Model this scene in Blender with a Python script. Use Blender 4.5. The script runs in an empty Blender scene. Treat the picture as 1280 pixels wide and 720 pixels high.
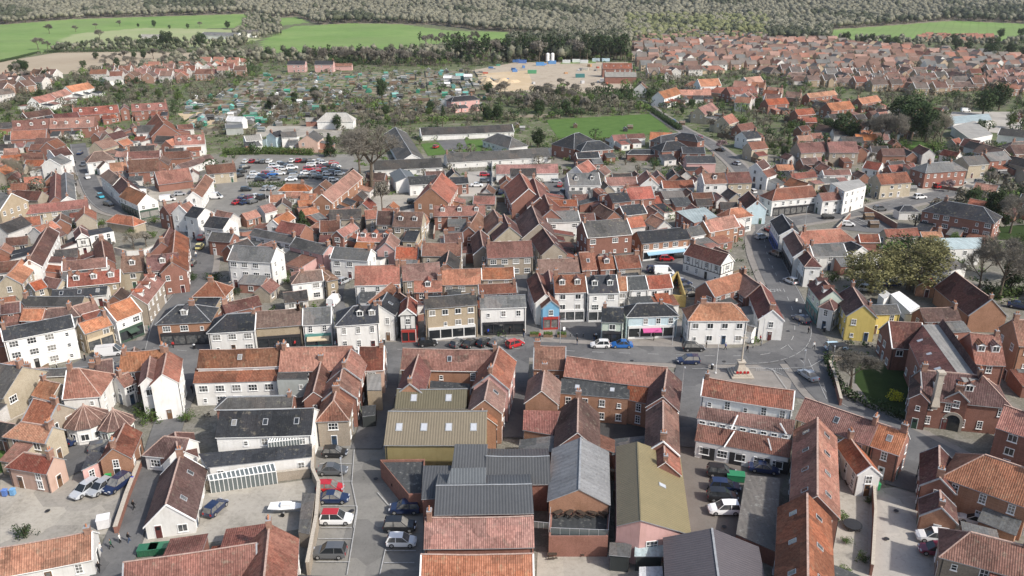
DEBUG_TABLE = False
import bpy, bmesh, math, random
import numpy as np
from mathutils import Vector, Matrix
random.seed(7)
rnd = random.Random(11)
S = bpy.context.scene
COL = S.collection
# ---------------------------------------------------------------- camera and picture -> ground survey
W0, H0, FPX, TH, CH = 1280, 720, 987.0, math.radians(21.5), 71.6
def hill(x, y):
    t = min(max((y - 1120.0) / 850.0, 0.0), 1.0)
    return 42.0 * t * t * (3 - 2 * t) * (1.0 + 0.12 * math.sin(x / 310.0 + 1.0))
def U(x, y, z=0.0):
    u, v = x - 640.0, y - 360.0
    dy = FPX * math.cos(TH) - v * math.sin(TH); dz = -FPX * math.sin(TH) - v * math.cos(TH)
    t = (z - CH) / dz
    return Vector((u * t, dy * t, z))
def PX(x, y, z=0.0):
    z -= CH
    d = y * math.cos(TH) - z * math.sin(TH); up = y * math.sin(TH) + z * math.cos(TH)
    return 640 + FPX * x / d, 360 - FPX * up / d
def UG(x, y):                       # on the terrain
    z = 0.0
    for _ in range(25):
        p = U(x, min(y, 2000), z)
        if p.y > 2500 or p.y < 0: p = Vector((p.x, 2500, 0)); break
        z = z * .5 + hill(p.x, p.y) * .5
    p.z = hill(p.x, p.y); return p
def inpoly(x, y, P):
    c = False; j = len(P) - 1
    for i in range(len(P)):
        if (P[i][1] > y) != (P[j][1] > y) and x < (P[j][0] - P[i][0]) * (y - P[i][1]) / (P[j][1] - P[i][1]) + P[i][0]: c = not c
        j = i
    return c
# ---------------------------------------------------------------- materials
MATS = {}
def node_mat(name, rough=.85, spec=.3):
    m = bpy.data.materials.new(name); m.use_nodes = True
    nt = m.node_tree; b = nt.nodes['Principled BSDF']
    b.inputs['Roughness'].default_value = rough
    b.inputs['Specular IOR Level'].default_value = spec
    MATS[name] = m
    return m, nt, b
def N(nt, t, **k):
    n = nt.nodes.new(t)
    for a, v in k.items(): setattr(n, a, v)
    return n
def mixc(nt, f, a, b, mode='MIX'):
    n = N(nt, 'ShaderNodeMix', data_type='RGBA', blend_type=mode)
    for i, v in ((0, f), (6, a), (7, b)):
        if hasattr(v, 'is_output') or isinstance(v, bpy.types.NodeSocket): nt.links.new(v, n.inputs[i])
        elif i == 0: n.inputs[0].default_value = v
        else: n.inputs[i].default_value = (*v, 1)
    return n.outputs[2]
def math_(nt, op, a, b=None, c=None):
    n = N(nt, 'ShaderNodeMath', operation=op)
    for i, v in enumerate((a, b, c)):
        if v is None: continue
        if isinstance(v, bpy.types.NodeSocket): nt.links.new(v, n.inputs[i])
        else: n.inputs[i].default_value = v
    return n.outputs[0]
def noise(nt, vec, scale, det=3, rough=.6, dist=0.0):
    n = N(nt, 'ShaderNodeTexNoise'); n.inputs['Scale'].default_value = scale
    n.inputs['Detail'].default_value = det; n.inputs['Roughness'].default_value = rough
    n.inputs['Distortion'].default_value = dist
    if vec is not None: nt.links.new(vec, n.inputs['Vector'])
    return n.outputs[0]
def ramp(nt, f, stops):
    n = N(nt, 'ShaderNodeValToRGB'); e = n.color_ramp.elements
    while len(e) < len(stops): e.new(.5)
    for el, (p, c) in zip(e, stops):
        el.position = p; el.color = (*c, 1) if isinstance(c, tuple) else (c, c, c, 1)
    nt.links.new(f, n.inputs[0]); return n.outputs[0]
def worldpos(nt):
    return N(nt, 'ShaderNodeNewGeometry').outputs['Position']
def bump(nt, b, h, s=.5, d=.05):
    n = N(nt, 'ShaderNodeBump'); n.inputs['Strength'].default_value = s; n.inputs['Distance'].default_value = d
    nt.links.new(h, n.inputs['Height']); nt.links.new(n.outputs[0], b.inputs['Normal'])
def flat(name, c, rough=.7, spec=.4, metal=0.0, nz=.12, sc=1.5):
    m, nt, b = node_mat(name, rough, spec); b.inputs['Metallic'].default_value = metal
    f = noise(nt, worldpos(nt), sc, 4)
    nt.links.new(mixc(nt, f, tuple(v * (1 - nz * 2) for v in c), tuple(min(v * (1 + nz * 2), 1) for v in c)), b.inputs['Base Color'])
    return m
def roofmat(name, kind):
    m, nt, b = node_mat(name, .85, .2)
    oi = N(nt, 'ShaderNodeObjectInfo'); uv = N(nt, 'ShaderNodeUVMap').outputs[0]
    sx = N(nt, 'ShaderNodeSeparateXYZ'); nt.links.new(uv, sx.inputs[0]); u, v = sx.outputs[0], sx.outputs[1]
    pu, pv = {'pantile': (.27, .33), 'slate': (.32, .24), 'metal': (.42, 30.), 'sheet': (.9, 3.)}[kind]
    cu = math_(nt, 'FLOOR', math_(nt, 'DIVIDE', u, pu)); cv = math_(nt, 'FLOOR', math_(nt, 'DIVIDE', v, pv))
    cb = N(nt, 'ShaderNodeCombineXYZ'); nt.links.new(cu, cb.inputs[0]); nt.links.new(cv, cb.inputs[1]); nt.links.new(oi.outputs['Random'], cb.inputs[2])
    wn = N(nt, 'ShaderNodeTexWhiteNoise'); nt.links.new(cb.outputs[0], wn.inputs[0])
    base = oi.outputs['Color']; wp = worldpos(nt)
    big = noise(nt, wp, .22, 3, .6, .6); mid = noise(nt, wp, 1.3, 5, .7); fine = noise(nt, wp, 7, 4, .75)
    tv = {'pantile': .55, 'slate': .35, 'metal': .06, 'sheet': .2}[kind]
    c = mixc(nt, math_(nt, 'MULTIPLY', wn.outputs[0], tv), base, mixc(nt, 1.0, base, (.42, .36, .35), 'MULTIPLY'))
    c = mixc(nt, ramp(nt, big, [(.38, 0.), (.68, .7 if kind != 'metal' else .25)]), c, mixc(nt, 1.0, c, (.62, .5, .47) if kind == 'pantile' else (.7, .72, .72), 'MULTIPLY'))
    if kind in ('pantile', 'slate', 'sheet'):
        lich = ramp(nt, mid, [(.56, 0.), (.74, .6)])
        c = mixc(nt, lich, c, (.25, .235, .16) if kind != 'sheet' else (.33, .33, .3))
        c = mixc(nt, ramp(nt, fine, [(.5, 0.), (.75, .5)]), c, mixc(nt, 1.0, c, (1.5, 1.4, 1.3), 'MULTIPLY'))
        c = mixc(nt, ramp(nt, noise(nt, wp, 2.7, 4, .7), [(.52, 0.), (.72, .7)]), c, mixc(nt, 1.0, c, (.45, .42, .42), 'MULTIPLY'))
    else:
        c = mixc(nt, ramp(nt, mid, [(.35, .0), (.75, .4)]), c, mixc(nt, 1.0, c, (.7, .7, .7), 'MULTIPLY'))
    su = math_(nt, 'SINE', math_(nt, 'MULTIPLY', u, 2 * math.pi / pu))
    fv = math_(nt, 'FRACT', math_(nt, 'DIVIDE', v, pv))
    # the troughs between the ribs are a darker tone
    c = mixc(nt, math_(nt, 'MULTIPLY', math_(nt, 'LESS_THAN', su, -.55), {'pantile': .45, 'slate': .1, 'metal': .28, 'sheet': .1}[kind]), c, mixc(nt, 1.0, c, (.45, .42, .4), 'MULTIPLY'))
    if kind in ('pantile', 'slate'):      # areas relaid with other tiles
        vo = N(nt, 'ShaderNodeTexVoronoi', distance='CHEBYCHEV'); vo.inputs['Scale'].default_value = .3; nt.links.new(uv, vo.inputs['Vector']); sc_ = N(nt, 'ShaderNodeSeparateColor'); nt.links.new(vo.outputs['Color'], sc_.inputs[0])
        pm = math_(nt, 'FRACT', math_(nt, 'ADD', sc_.outputs[0], math_(nt, 'MULTIPLY', oi.outputs['Random'], 5.3)))
        c = mixc(nt, math_(nt, 'MULTIPLY', math_(nt, 'GREATER_THAN', pm, .8), .5), c, mixc(nt, 1.0, c, (1.35, 1.15, 1.05), 'MULTIPLY'))
        c = mixc(nt, math_(nt, 'MULTIPLY', math_(nt, 'LESS_THAN', pm, .17), .6), c, mixc(nt, 1.0, c, (.55, .58, .6), 'MULTIPLY'))
        mp_ = N(nt, 'ShaderNodeMapping'); mp_.inputs['Scale'].default_value = (1.6, .12, 1); nt.links.new(uv, mp_.inputs['Vector'])
        c = mixc(nt, ramp(nt, noise(nt, mp_.outputs[0], 1.0, 4, .7), [(.5, 0.), (.68, .55)]), c, mixc(nt, 1.0, c, (.55, .5, .47), 'MULTIPLY'))
    hsv = N(nt, 'ShaderNodeHueSaturation'); nt.links.new(c, hsv.inputs['Color'])
    r2 = math_(nt, 'FRACT', math_(nt, 'MULTIPLY', oi.outputs['Random'], 37.7))
    nt.links.new(math_(nt, 'MULTIPLY_ADD', oi.outputs['Random'], .5, .76), hsv.inputs['Value']); nt.links.new(math_(nt, 'MULTIPLY_ADD', math_(nt, 'FRACT', math_(nt, 'MULTIPLY', oi.outputs['Random'], 91.3)), .022, .489), hsv.inputs['Hue'])
    nt.links.new(math_(nt, 'MULTIPLY_ADD', r2, .4, .68), hsv.inputs['Saturation'])
    nt.links.new(hsv.outputs[0], b.inputs['Base Color'])
    h = math_(nt, 'ADD', math_(nt, 'MULTIPLY', su, {'pantile': .5, 'slate': .08, 'metal': .5, 'sheet': .4}[kind]), math_(nt, 'MULTIPLY', fv, .4 if kind != 'metal' else 0.))
    bump(nt, b, math_(nt, 'ADD', h, mid), .7, .05)
    if kind == 'metal': b.inputs['Roughness'].default_value = .45
    return m
roofmat('pantile', 'pantile'); roofmat('slate', 'slate'); roofmat('metal_roof', 'metal'); roofmat('sheet_roof', 'sheet')
def wallmat(name, mottle, dirt, scale):
    m, nt, b = node_mat(name, .9, .2)
    oi = N(nt, 'ShaderNodeObjectInfo'); wp = worldpos(nt); base = oi.outputs['Color']
    a = noise(nt, wp, scale, 5, .75); bg = noise(nt, wp, .5, 3)
    c = mixc(nt, math_(nt, 'MULTIPLY', a, mottle), base, mixc(nt, 1.0, base, (.3, .28, .27), 'MULTIPLY'))
    c = mixc(nt, ramp(nt, bg, [(.45, 0.), (.7, dirt)]), c, mixc(nt, 1.0, c, (.6, .57, .5), 'MULTIPLY'))
    mz = N(nt, 'ShaderNodeMapping'); mz.inputs['Scale'].default_value = (1.8, 1.8, .22); nt.links.new(wp, mz.inputs['Vector'])
    c = mixc(nt, ramp(nt, noise(nt, mz.outputs[0], 1.0, 5, .75), [(.5, 0.), (.72, .4)]), c, mixc(nt, 1.0, c, (.62, .6, .55), 'MULTIPLY'))
    if name != 'wall_render':
        br = N(nt, 'ShaderNodeTexBrick'); mp = N(nt, 'ShaderNodeMapping'); mp.inputs['Rotation'].default_value = (math.pi / 2, 0, 0)
        sp = N(nt, 'ShaderNodeSeparateXYZ'); nt.links.new(wp, sp.inputs[0]); cb = N(nt, 'ShaderNodeCombineXYZ')
        nt.links.new(math_(nt, 'ADD', sp.outputs[0], sp.outputs[1]), cb.inputs[0]); nt.links.new(sp.outputs[2], cb.inputs[1]); nt.links.new(cb.outputs[0], br.inputs['Vector'])
        br.inputs['Scale'].default_value = 4.4; br.inputs['Mortar Size'].default_value = .02
        br.inputs['Color1'].default_value = (.75, .7, .7, 1); br.inputs['Color2'].default_value = (1.25, 1.2, 1.15, 1); br.inputs['Mortar'].default_value = (1.2, 1.3, 1.4, 1)
        c = mixc(nt, .6, c, mixc(nt, 1.0, c, br.outputs[0], 'MULTIPLY'))
    nt.links.new(c, b.inputs['Base Color']); return m
wallmat('wall_render', .18, .25, 1.2); wallmat('wall_brick', .7, .4, 5.0); wallmat('wall_flint', .9, .35, 7.0)
def objcol(name, rough, spec, coat=0.0, mot=.1):
    m, nt, b = node_mat(name, rough, spec); oi = N(nt, 'ShaderNodeObjectInfo')
    c = mixc(nt, math_(nt, 'MULTIPLY', noise(nt, worldpos(nt), 3, 3), mot), oi.outputs['Color'], (.12, .11, .1))
    nt.links.new(c, b.inputs['Base Color'])
    b.inputs['Coat Weight'].default_value = coat; b.inputs['Coat Roughness'].default_value = .05
    return m
objcol('paint', .35, .5, 0, .2); objcol('car_paint', .3, .5, .8, .05); objcol('cloth', .95, .1, 0, .3)
m, nt, b = node_mat('glass_dark', .1, .7); oi = N(nt, 'ShaderNodeObjectInfo')
nt.links.new(ramp(nt, math_(nt, 'ADD', math_(nt, 'MULTIPLY', oi.outputs['Random'], .7), math_(nt, 'MULTIPLY', noise(nt, worldpos(nt), 1.6, 2), .4)), [(.3, (.02, .023, .026)), (.6, (.06, .066, .07)), (.85, (.25, .24, .22))]), b.inputs['Base Color'])
flat('frame_white', (.8, .8, .78), .5, .4, 0, .03)
flat('brick_chimney', (.27, .165, .125), .95, .1, 0, .4, 1.2); flat('pot', (.42, .2, .12), .9, .1, 0, .2)
flat('ridge_tile', (.42, .3, .25), .95, .1, 0, .35, 3); flat('tyre', (.02, .02, .02), .9, .2)
flat('alloy', (.5, .5, .5), .35, .5, .7); flat('black_metal', (.03, .03, .032), .5, .4); flat('lead', (.3, .31, .32), .7, .3, 0, .25, 2)
flat('headlamp', (.45, .47, .5), .1, .6); flat('taillamp', (.4, .02, .02), .2, .5)
flat('stone', (.46, .41, .34), .95, .1, 0, .2, 4); flat('concrete', (.34, .33, .31), .95, .1, 0, .2, 1.2)
flat('wood', (.2, .14, .09), .9, .2, 0, .3, 4); flat('wood_dark', (.06, .045, .035), .9, .2, 0, .2, 4); flat('white_line', (.4, .4, .39), .9, .1, 0, .3, 3)
flat('skin', (.55, .35, .26), .7, .3); flat('hair', (.05, .03, .02), .8, .2); flat('galv', (.5, .51, .52), .5, .4, .4)
m, nt, b = node_mat('green_glass', .1, .8); b.inputs['Base Color'].default_value = (.12, .14, .14, 1)
flat('twig', (.15, .125, .098), .95, .05, 0, .4, .3); flat('bark', (.13, .105, .08), .95, .05, 0, .3, 2)
def leafmat(name, a, bcol, sc=.9):
    m, nt, b = node_mat(name, .8, .15)
    oi = N(nt, 'ShaderNodeObjectInfo'); f = noise(nt, worldpos(nt), sc, 5, .7)
    c = mixc(nt, ramp(nt, f, [(.3, 0.), (.7, 1.)]), a, bcol)
    h = N(nt, 'ShaderNodeHueSaturation'); nt.links.new(c, h.inputs['Color']); nt.links.new(math_(nt, 'MULTIPLY_ADD', oi.outputs['Random'], .6, .7), h.inputs['Value'])
    nt.links.new(h.outputs[0], b.inputs['Base Color']); return m
leafmat('leaf_dark', (.018, .035, .014), (.06, .09, .035)); leafmat('leaf_mid', (.045, .08, .022), (.11, .155, .045))
leafmat('leaf_olive', (.12, .12, .05), (.24, .22, .10)); leafmat('twig_grey', (.13, .12, .1), (.22, .2, .165)); leafmat('twig_pink', (.17, .12, .12), (.28, .2, .21))
leafmat('leaf_yellow', (.4, .36, .02), (.6, .55, .05)); leafmat('twig_light', (.26, .23, .18), (.38, .34, .26)); leafmat('leaf_red', (.1, .02, .02), (.2, .05, .05))
leafmat('wood_far', (.12, .118, .085), (.175, .168, .125), .02); leafmat('wood_far_green', (.055, .07, .045), (.13, .14, .085), .04); leafmat('wood_light', (.17, .185, .085), (.25, .26, .13), .03)
# ---------------------------------------------------------------- mesh builder
class MB:
    def __init__(s): s.v = []; s.f = []; s.m = []; s.uv = []
    def face(s, pts, mi=0, uv=None):
        i = len(s.v); s.v += [tuple(p) for p in pts]; s.f.append(tuple(range(i, i + len(pts)))); s.m.append(mi)
        s.uv += uv if uv else [(p[0], p[1]) for p in pts]
    def box(s, x0, x1, y0, y1, z0, z1, mi=0, M=None):
        P = [(x0, y0, z0), (x1, y0, z0), (x1, y1, z0), (x0, y1, z0), (x0, y0, z1), (x1, y0, z1), (x1, y1, z1), (x0, y1, z1)]
        if M is not None: P = [tuple(M @ Vector(p)) for p in P]
        for q in ((0, 3, 2, 1), (4, 5, 6, 7), (0, 1, 5, 4), (1, 2, 6, 5), (2, 3, 7, 6), (3, 0, 4, 7)):
            s.face([P[k] for k in q], mi, [(0, 0), (1, 0), (1, 1), (0, 1)])
    def prism(s, poly, z0, z1, mi=0, mtop=None, bottom=True):      # poly: list of (x,y)
        a = sum(poly[i][0] * poly[(i + 1) % len(poly)][1] - poly[(i + 1) % len(poly)][0] * poly[i][1] for i in range(len(poly)))
        if a < 0: poly = poly[::-1]
        n = len(poly)
        for i in range(n):
            p, q = poly[i], poly[(i + 1) % n]
            s.face([(*p[:2], z0), (*q[:2], z0), (*q[:2], z1), (*p[:2], z1)], mi, [(0, 0), (1, 0), (1, 1), (0, 1)])
        s.face([(*p[:2], z1) for p in poly], mi if mtop is None else mtop)
        if bottom: s.face([(*p[:2], z0) for p in poly[::-1]], mi)
    def tube(s, a, b, r0, r1, n=5, mi=0, cap=False):
        a, b = Vector(a), Vector(b); d = (b - a)
        if d.length < 1e-6: return
        d.normalize(); e = d.orthogonal().normalized(); g = d.cross(e)
        A = [a + (e * math.cos(2 * math.pi * k / n) + g * math.sin(2 * math.pi * k / n)) * r0 for k in range(n)]
        B = [b + (e * math.cos(2 * math.pi * k / n) + g * math.sin(2 * math.pi * k / n)) * r1 for k in range(n)]
        for k in range(n): s.face([A[k], A[(k + 1) % n], B[(k + 1) % n], B[k]], mi)
        if cap: s.face(B, mi); s.face(A[::-1], mi)
    def mesh(s, name, mats, merge=False, smooth=False):
        me = bpy.data.meshes.new(name); me.from_pydata(s.v, [], s.f)
        for m in mats: me.materials.append(MATS[m])
        me.polygons.foreach_set('material_index', s.m)
        l = me.uv_layers.new(name='UVMap'); l.data.foreach_set('uv', [c for p in s.uv for c in p])
        if merge:
            bm = bmesh.new(); bm.from_mesh(me); bmesh.ops.remove_doubles(bm, verts=bm.verts, dist=.002); bm.to_mesh(me); bm.free()
        if smooth: me.polygons.foreach_set('use_smooth', [True] * len(me.polygons))
        me.update(); return me
def link(name, data, parent=None, loc=None, rz=0, col=None, sc=None):
    o = bpy.data.objects.new(name, data); COL.objects.link(o)
    if parent is not None: o.parent = parent
    if loc is not None: o.location = loc
    if rz: o.rotation_euler = (0, 0, rz)
    if sc is not None: o.scale = sc if hasattr(sc, '__len__') else (sc,) * 3
    if col is not None: o.color = (*col, 1)
    return o
def tag(o, label, cat, group=None, kind=None):
    if label: o['label'] = label
    if cat: o['category'] = cat
    if group: o['group'] = group
    if kind: o['kind'] = kind
    return o
USED = {}
def copy_tree(o, parent=None):
    c = o.copy(); COL.objects.link(c); c.parent = parent
    for ch in o.children: copy_tree(ch, c)
    return c
class Proto:                       # first use takes the built thing itself, later ones copy it
    def __init__(s, make): s.make = make; s.src = None
    def get(s):
        if s.src is None: s.src = s.make(); return s.src
        return copy_tree(s.src)
# ---------------------------------------------------------------- colours
ROOF = {'O': ('pantile', (.43, .178, .098), 'orange pantiled'), 'R': ('pantile', (.30, .122, .084), 'red tiled'), 'D': ('pantile', (.16, .082, .07), 'dark red tiled'),
        'B': ('pantile', (.24, .155, .115), 'brown tiled'), 'M': ('pantile', (.25, .125, .09), 'weathered red tiled'), 'S': ('slate', (.045, .05, .06), 'dark slate'), 'G': ('slate', (.16, .165, .165), 'grey slate'),
        'K': ('slate', (.1, .098, .095), 'charcoal tiled'), 'T': ('metal_roof', (.2, .165, .095), 'tan metal'), 'V': ('metal_roof', (.17, .142, .08), 'olive metal'),
        'A': ('metal_roof', (.095, .1, .105), 'dark grey metal'), 'L': ('metal_roof', (.13, .142, .152), 'blue-grey metal'), 'F': ('sheet_roof', (.2, .205, .21), 'grey fibre sheet'),
        'E': ('sheet_roof', (.06, .065, .068), 'black felt'), 'C': ('sheet_roof', (.36, .35, .32), 'pale grey'), 'W': ('sheet_roof', (.75, .76, .76), 'white'),
        'Q': ('sheet_roof', (.36, .45, .46), 'pale green-blue'), 'P': ('pantile', (.35, .155, .112), 'pinkish red tiled'), 'J': ('sheet_roof', (.15, .135, .12), 'brown-grey'), 'Y': ('metal_roof', (.09, .08, .085), 'dark metal')}
WALL = {'w': ('wall_render', (.8, .79, .76), 'white'), 'c': ('wall_flint', (.55, .46, .33), 'cream stone'), 'b': ('wall_brick', (.34, .175, .135), 'red brick'),
        'o': ('wall_brick', (.46, .26, .17), 'orange brick'), 'f': ('wall_flint', (.48, .42, .34), 'flint'), 'y': ('wall_render', (.66, .52, .17), 'yellow'),
        'l': ('wall_render', (.2, .42, .6), 'sky blue'), 'i': ('wall_render', (.55, .68, .72), 'pale blue'), 'g': ('wall_render', (.62, .7, .6), 'mint green'),
        'p': ('wall_render', (.62, .38, .35), 'pink'), 'n': ('wall_render', (.6, .42, .34), 'salmon'), 'e': ('wall_render', (.42, .44, .42), 'grey'), 't': ('wall_render', (.78, .77, .73), 'timbered'),
        'v': ('wall_render', (.3, .25, .12), 'olive'), 'k': ('wall_render', (.045, .05, .05), 'black'), 'm': ('wall_flint', (.62, .55, .42), 'pale stone')}
# ---------------------------------------------------------------- windows, doors, chimneys shared by the houses
def win_mesh(w, h, bars):
    b = MB(); t = .09
    b.box(-w / 2, w / 2, -.02, .07, 0, t); b.box(-w / 2, w / 2, -.02, .07, h - t, h)
    b.box(-w / 2, -w / 2 + t, -.02, .07, t, h - t); b.box(w / 2 - t, w / 2, -.02, .07, t, h - t)
    for i in range(1, bars[0]): x = -w / 2 + w * i / bars[0]; b.box(x - .028, x + .028, .0, .06, t, h - t)
    for i in range(1, bars[1]): z = h * i / bars[1]; b.box(-w / 2 + t, w / 2 - t, .0, .055, z - .028, z + .028)
    b.face([(-w / 2 + t, .02, t), (-w / 2 + t, .02, h - t), (w / 2 - t, .02, h - t), (w / 2 - t, .02, t)][::-1], 1)
    b.box(-w / 2 - .08, w / 2 + .08, -.02, .13, -.08, 0)
    return b.mesh('window', ['frame_white', 'glass_dark'])
WINS = [win_mesh(1.0, 1.35, (2, 2)), win_mesh(1.3, 1.25, (2, 1)), win_mesh(.9, 1.5, (2, 3)), win_mesh(1.6, 1.3, (3, 2)), win_mesh(.7, .9, (1, 2))]
b = MB(); b.box(-.5, .5, -.02, .05, 0, 2.1, 0); b.box(-.41, .41, .0, .08, .02, 2.0, 1); b.box(-.25, .25, .04, .1, 1.35, 1.85, 2)
DOORM = b.mesh('door', ['frame_white', 'paint', 'glass_dark'])
def chim_mesh(w, d, h, pots):
    b = MB(); b.box(-w / 2, w / 2, -d / 2, d / 2, -1.2, h, 0); b.box(-w / 2 - .06, w / 2 + .06, -d / 2 - .06, d / 2 + .06, h - .28, h - .1, 0); b.box(-w / 2 - .03, w / 2 + .03, -d / 2 - .03, d / 2 + .03, h, h + .06, 2)
    for i in range(pots):
        x = (i - (pots - 1) / 2) * (w * .8 / max(pots, 1)); b.tube((x, 0, h + .05), (x, 0, h + .5), .13, .1, 7, 1, True)
    return b.mesh('chimney', ['brick_chimney', 'pot', 'lead'])
CHIMS = [chim_mesh(1.15, .6, 1.1, 3), chim_mesh(.7, .6, .9, 1), chim_mesh(.9, .6, 1.3, 2)]
b = MB(); b.box(-.4, .4, -.55, .55, 0, .09, 0); b.box(-.31, .31, -.46, .46, .05, .11, 1)
_p = MB(); _p.tube((0, 0, 0), (0, 0, 1), .06, .06, 5); PIPE = _p.mesh('downpipe', ['black_metal'])
SKYM = b.mesh('skylight', ['lead', 'headlamp']); SKYD = b.mesh('skylight', ['galv', 'glass_dark'])
flat('dish', (.4, .4, .4)); 
FALL = []; FOOT = []              # footprints, for keeping gardens and shrubs off the houses
def put_windows(root, p, q, he, st, near, shop, r, door):
    """windows of one wall: p,q local 2D points, outward normal to the right of p->q"""
    d = Vector((q[0] - p[0], q[1] - p[1])); L = d.length
    if L < 1.6: return
    d /= L; n = Vector((d.y, -d.x)); ang = math.atan2(-n.x, n.y)
    cnt = max(1, int(L / (2.7 if near else 3.4))); cnt = min(cnt, 9)
    big = WINS[r.choice((0, 0, 1, 2, 3))]; hs = he / st
    for s in range(st):
        if s == 0 and shop: continue
        dk = r.randrange(cnt) if (door and s == 0) else -1
        for k in range(cnt):
            if r.random() < (.12 if near else .3) and k != dk: continue
            x = L * (k + .5) / cnt; z = s * hs + max(.25 * hs, hs * .5 - .6)
            if s == st - 1 and z + 1.45 > he - .1: z = max(he - 1.6, .6)
            c = Vector((p[0], p[1])) + d * x + n * .012
            if k == dk:
                link('door', DOORM, root, (c.x, c.y, .02), ang, r.choice(((.1, .02, .02), (.02, .05, .1), (.6, .6, .6), (.03, .09, .05), (.15, .08, .04), (.02, .02, .02))))
            else:
                link('window', big if r.random() < .8 else WINS[4], root, (c.x, c.y, z), ang)
def shopfront(root, p, q, col, r, awn=None):
    d = Vector((q[0] - p[0], q[1] - p[1])); L = d.length; d /= L; n = Vector((d.y, -d.x)); ang = math.atan2(-n.x, n.y)
    c = Vector(p) + d * L / 2; L2 = L * .46
    b = MB(); b.box(-L2, L2, 0, .16, 0, .45, 0); b.box(-L2, L2, 0, .22, 2.45, 3.0, 0)
    k = max(2, int(L / 2.2))
    for i in range(k + 1):
        x = -L2 + 2 * L2 * i / k; b.box(max(x - .09, -L2), min(x + .09, L2), 0, .18, .45, 2.45, 0)
    b.box(-L2 + .1, L2 - .1, 0, .06, .45, 2.45, 1)
    link('shopfront', b.mesh('shopfront', ['paint', 'glass_dark']), root, (c.x, c.y, .02), ang, col)
    if awn:
        b = MB(); a = L2 * (.85 if awn[1] > .1 else .4)
        b.face([(-a, .1, 2.5), (a, .1, 2.5), (a, 1.3, 2.05), (-a, 1.3, 2.05)][::-1], 0); b.face([(-a, 1.3, 2.05), (a, 1.3, 2.05), (a, 1.3, 1.85), (-a, 1.3, 1.85)], 0); b.face([(-a, .1, 2.45), (a, .1, 2.45), (a, 1.28, 2.0), (-a, 1.28, 2.0)], 0)
        link('awning', b.mesh('awning', ['cloth']), root, (c.x, c.y, 0), ang, awn)
def house_mesh(L, Wd, he, hr, e1, e2, r, verge):
    """walls and roof; ridge on local x, e1/e2 True = hipped end. L is the ridge length."""
    t = (hr - he) / Wd; ov = .3; vg = .12; th = .13
    xa = -L / 2 - (Wd if e1 else 0); xb = L / 2 + (Wd if e2 else 0)
    sag = L > 4.5 and not e1 and not e2 and r is not None; am = r.uniform(.03, .16) if sag else 0; nS = max(1, min(8, int(L / 2.2)))
    SG = [(-am * math.sin(math.pi * i / nS) + (r.uniform(-.035, .035) if 0 < i < nS else 0)) if sag else 0 for i in range(nS + 1)] + [0]
    w = MB()
    P = [(xa, -Wd), (xb, -Wd), (xb, Wd), (xa, Wd)]
    for i in (0, 2):
        p, q = P[i], P[i + 1]; w.face([(*p, 0), (*q, 0), (*q, he), (*p, he)])
    for x, hip, p, q in ((xb, e2, P[1], P[2]), (xa, e1, P[3], P[0])):
        if hip: w.face([(*p, 0), (*q, 0), (*q, he), (*p, he)])
        else: w.face([(*p, 0), (*q, 0), (*q, he), (x, 0, hr), (*p, he)])
    R = MB(); W2 = Wd + ov; ze = he - ov * t + th; zr = hr + th
    ra, rb = (-L / 2 if e1 else xa - vg), (L / 2 if e2 else xb + vg)
    ea, eb = (xa - ov if e1 else ra), (xb + ov if e2 else rb)
    sl = math.hypot(W2, zr - ze)
    for s in (-1, 1):
        n = max(1, min(8, int(L / 2.2))) if sag else 1
        for i in range(n):
            t0, t1 = i / n, (i + 1) / n; e0, e1_ = ea + (eb - ea) * t0, ea + (eb - ea) * t1; r0, r1 = ra + (rb - ra) * t0, ra + (rb - ra) * t1
            f = [(e0, s * W2, ze + SG[i] * .5), (e1_, s * W2, ze + SG[i + 1] * .5), (r1, 0, zr + SG[i + 1]), (r0, 0, zr + SG[i])]; uv = [(e0, sl), (e1_, sl), (r1, 0), (r0, 0)]
            g = [(x, y, z - th) for x, y, z in f]; h = [g[0], g[1], f[1], f[0]]
            if s > 0: f = f[::-1]; uv = uv[::-1]
            else: g = g[::-1]
            R.face(f, 0, uv); R.face(g, 1); R.face(h[::-s or 1], 1)
            if s > 0: R.face([(r0, -.13, zr + SG[i] + .05), (r1, -.13, zr + SG[i + 1] + .05), (r1, .13, zr + SG[i + 1] + .05), (r0, .13, zr + SG[i] + .05)], 2)
    for ex, rx, hip, s in ((eb, rb, e2, 1), (ea, ra, e1, -1)):
        if hip:
            f = [(ex, -s * W2, ze), (ex, s * W2, ze), (rx, 0, zr)]; R.face(f, 0, [(-W2, sl), (W2, sl), (0, 0)])
            R.face([(ex, -s * W2, ze - th), (ex, s * W2, ze - th), (ex, s * W2, ze), (ex, -s * W2, ze)], 1)
            for q in (-1, 1): hipline(R, (rx, 0, zr), (ex, q * W2, ze))
        else:
            for q in (-1, 1):
                R.face([(ex, q * W2, ze - th), (ex, 0, zr - th), (ex, 0, zr), (ex, q * W2, ze)], 1)
                if verge:
                    M = 0; dz = .05
                    a, bb = (ex - s * .16, q * W2, ze + dz), (ex - s * .16, 0, zr + dz); a2, b2 = (ex + s * .03, q * W2, ze + dz), (ex + s * .03, 0, zr + dz)
                    R.face([a, a2, b2, bb], 1); R.face([a2, (a2[0], a2[1], ze - .2), (b2[0], 0, zr - .2), b2], 1); R.face([a, (a[0], a[1], ze - .1), (bb[0], 0, zr - .1), bb], 1)
    if not sag: R.box(ra, rb, -.13, .13, zr - .1, zr + .07, 2)
    return w, R
def hipline(R, a, b):
    a, b = Vector(a), Vector(b); R.tube(a + Vector((0, 0, .0)), b, .1, .1, 4, 2)
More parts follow.
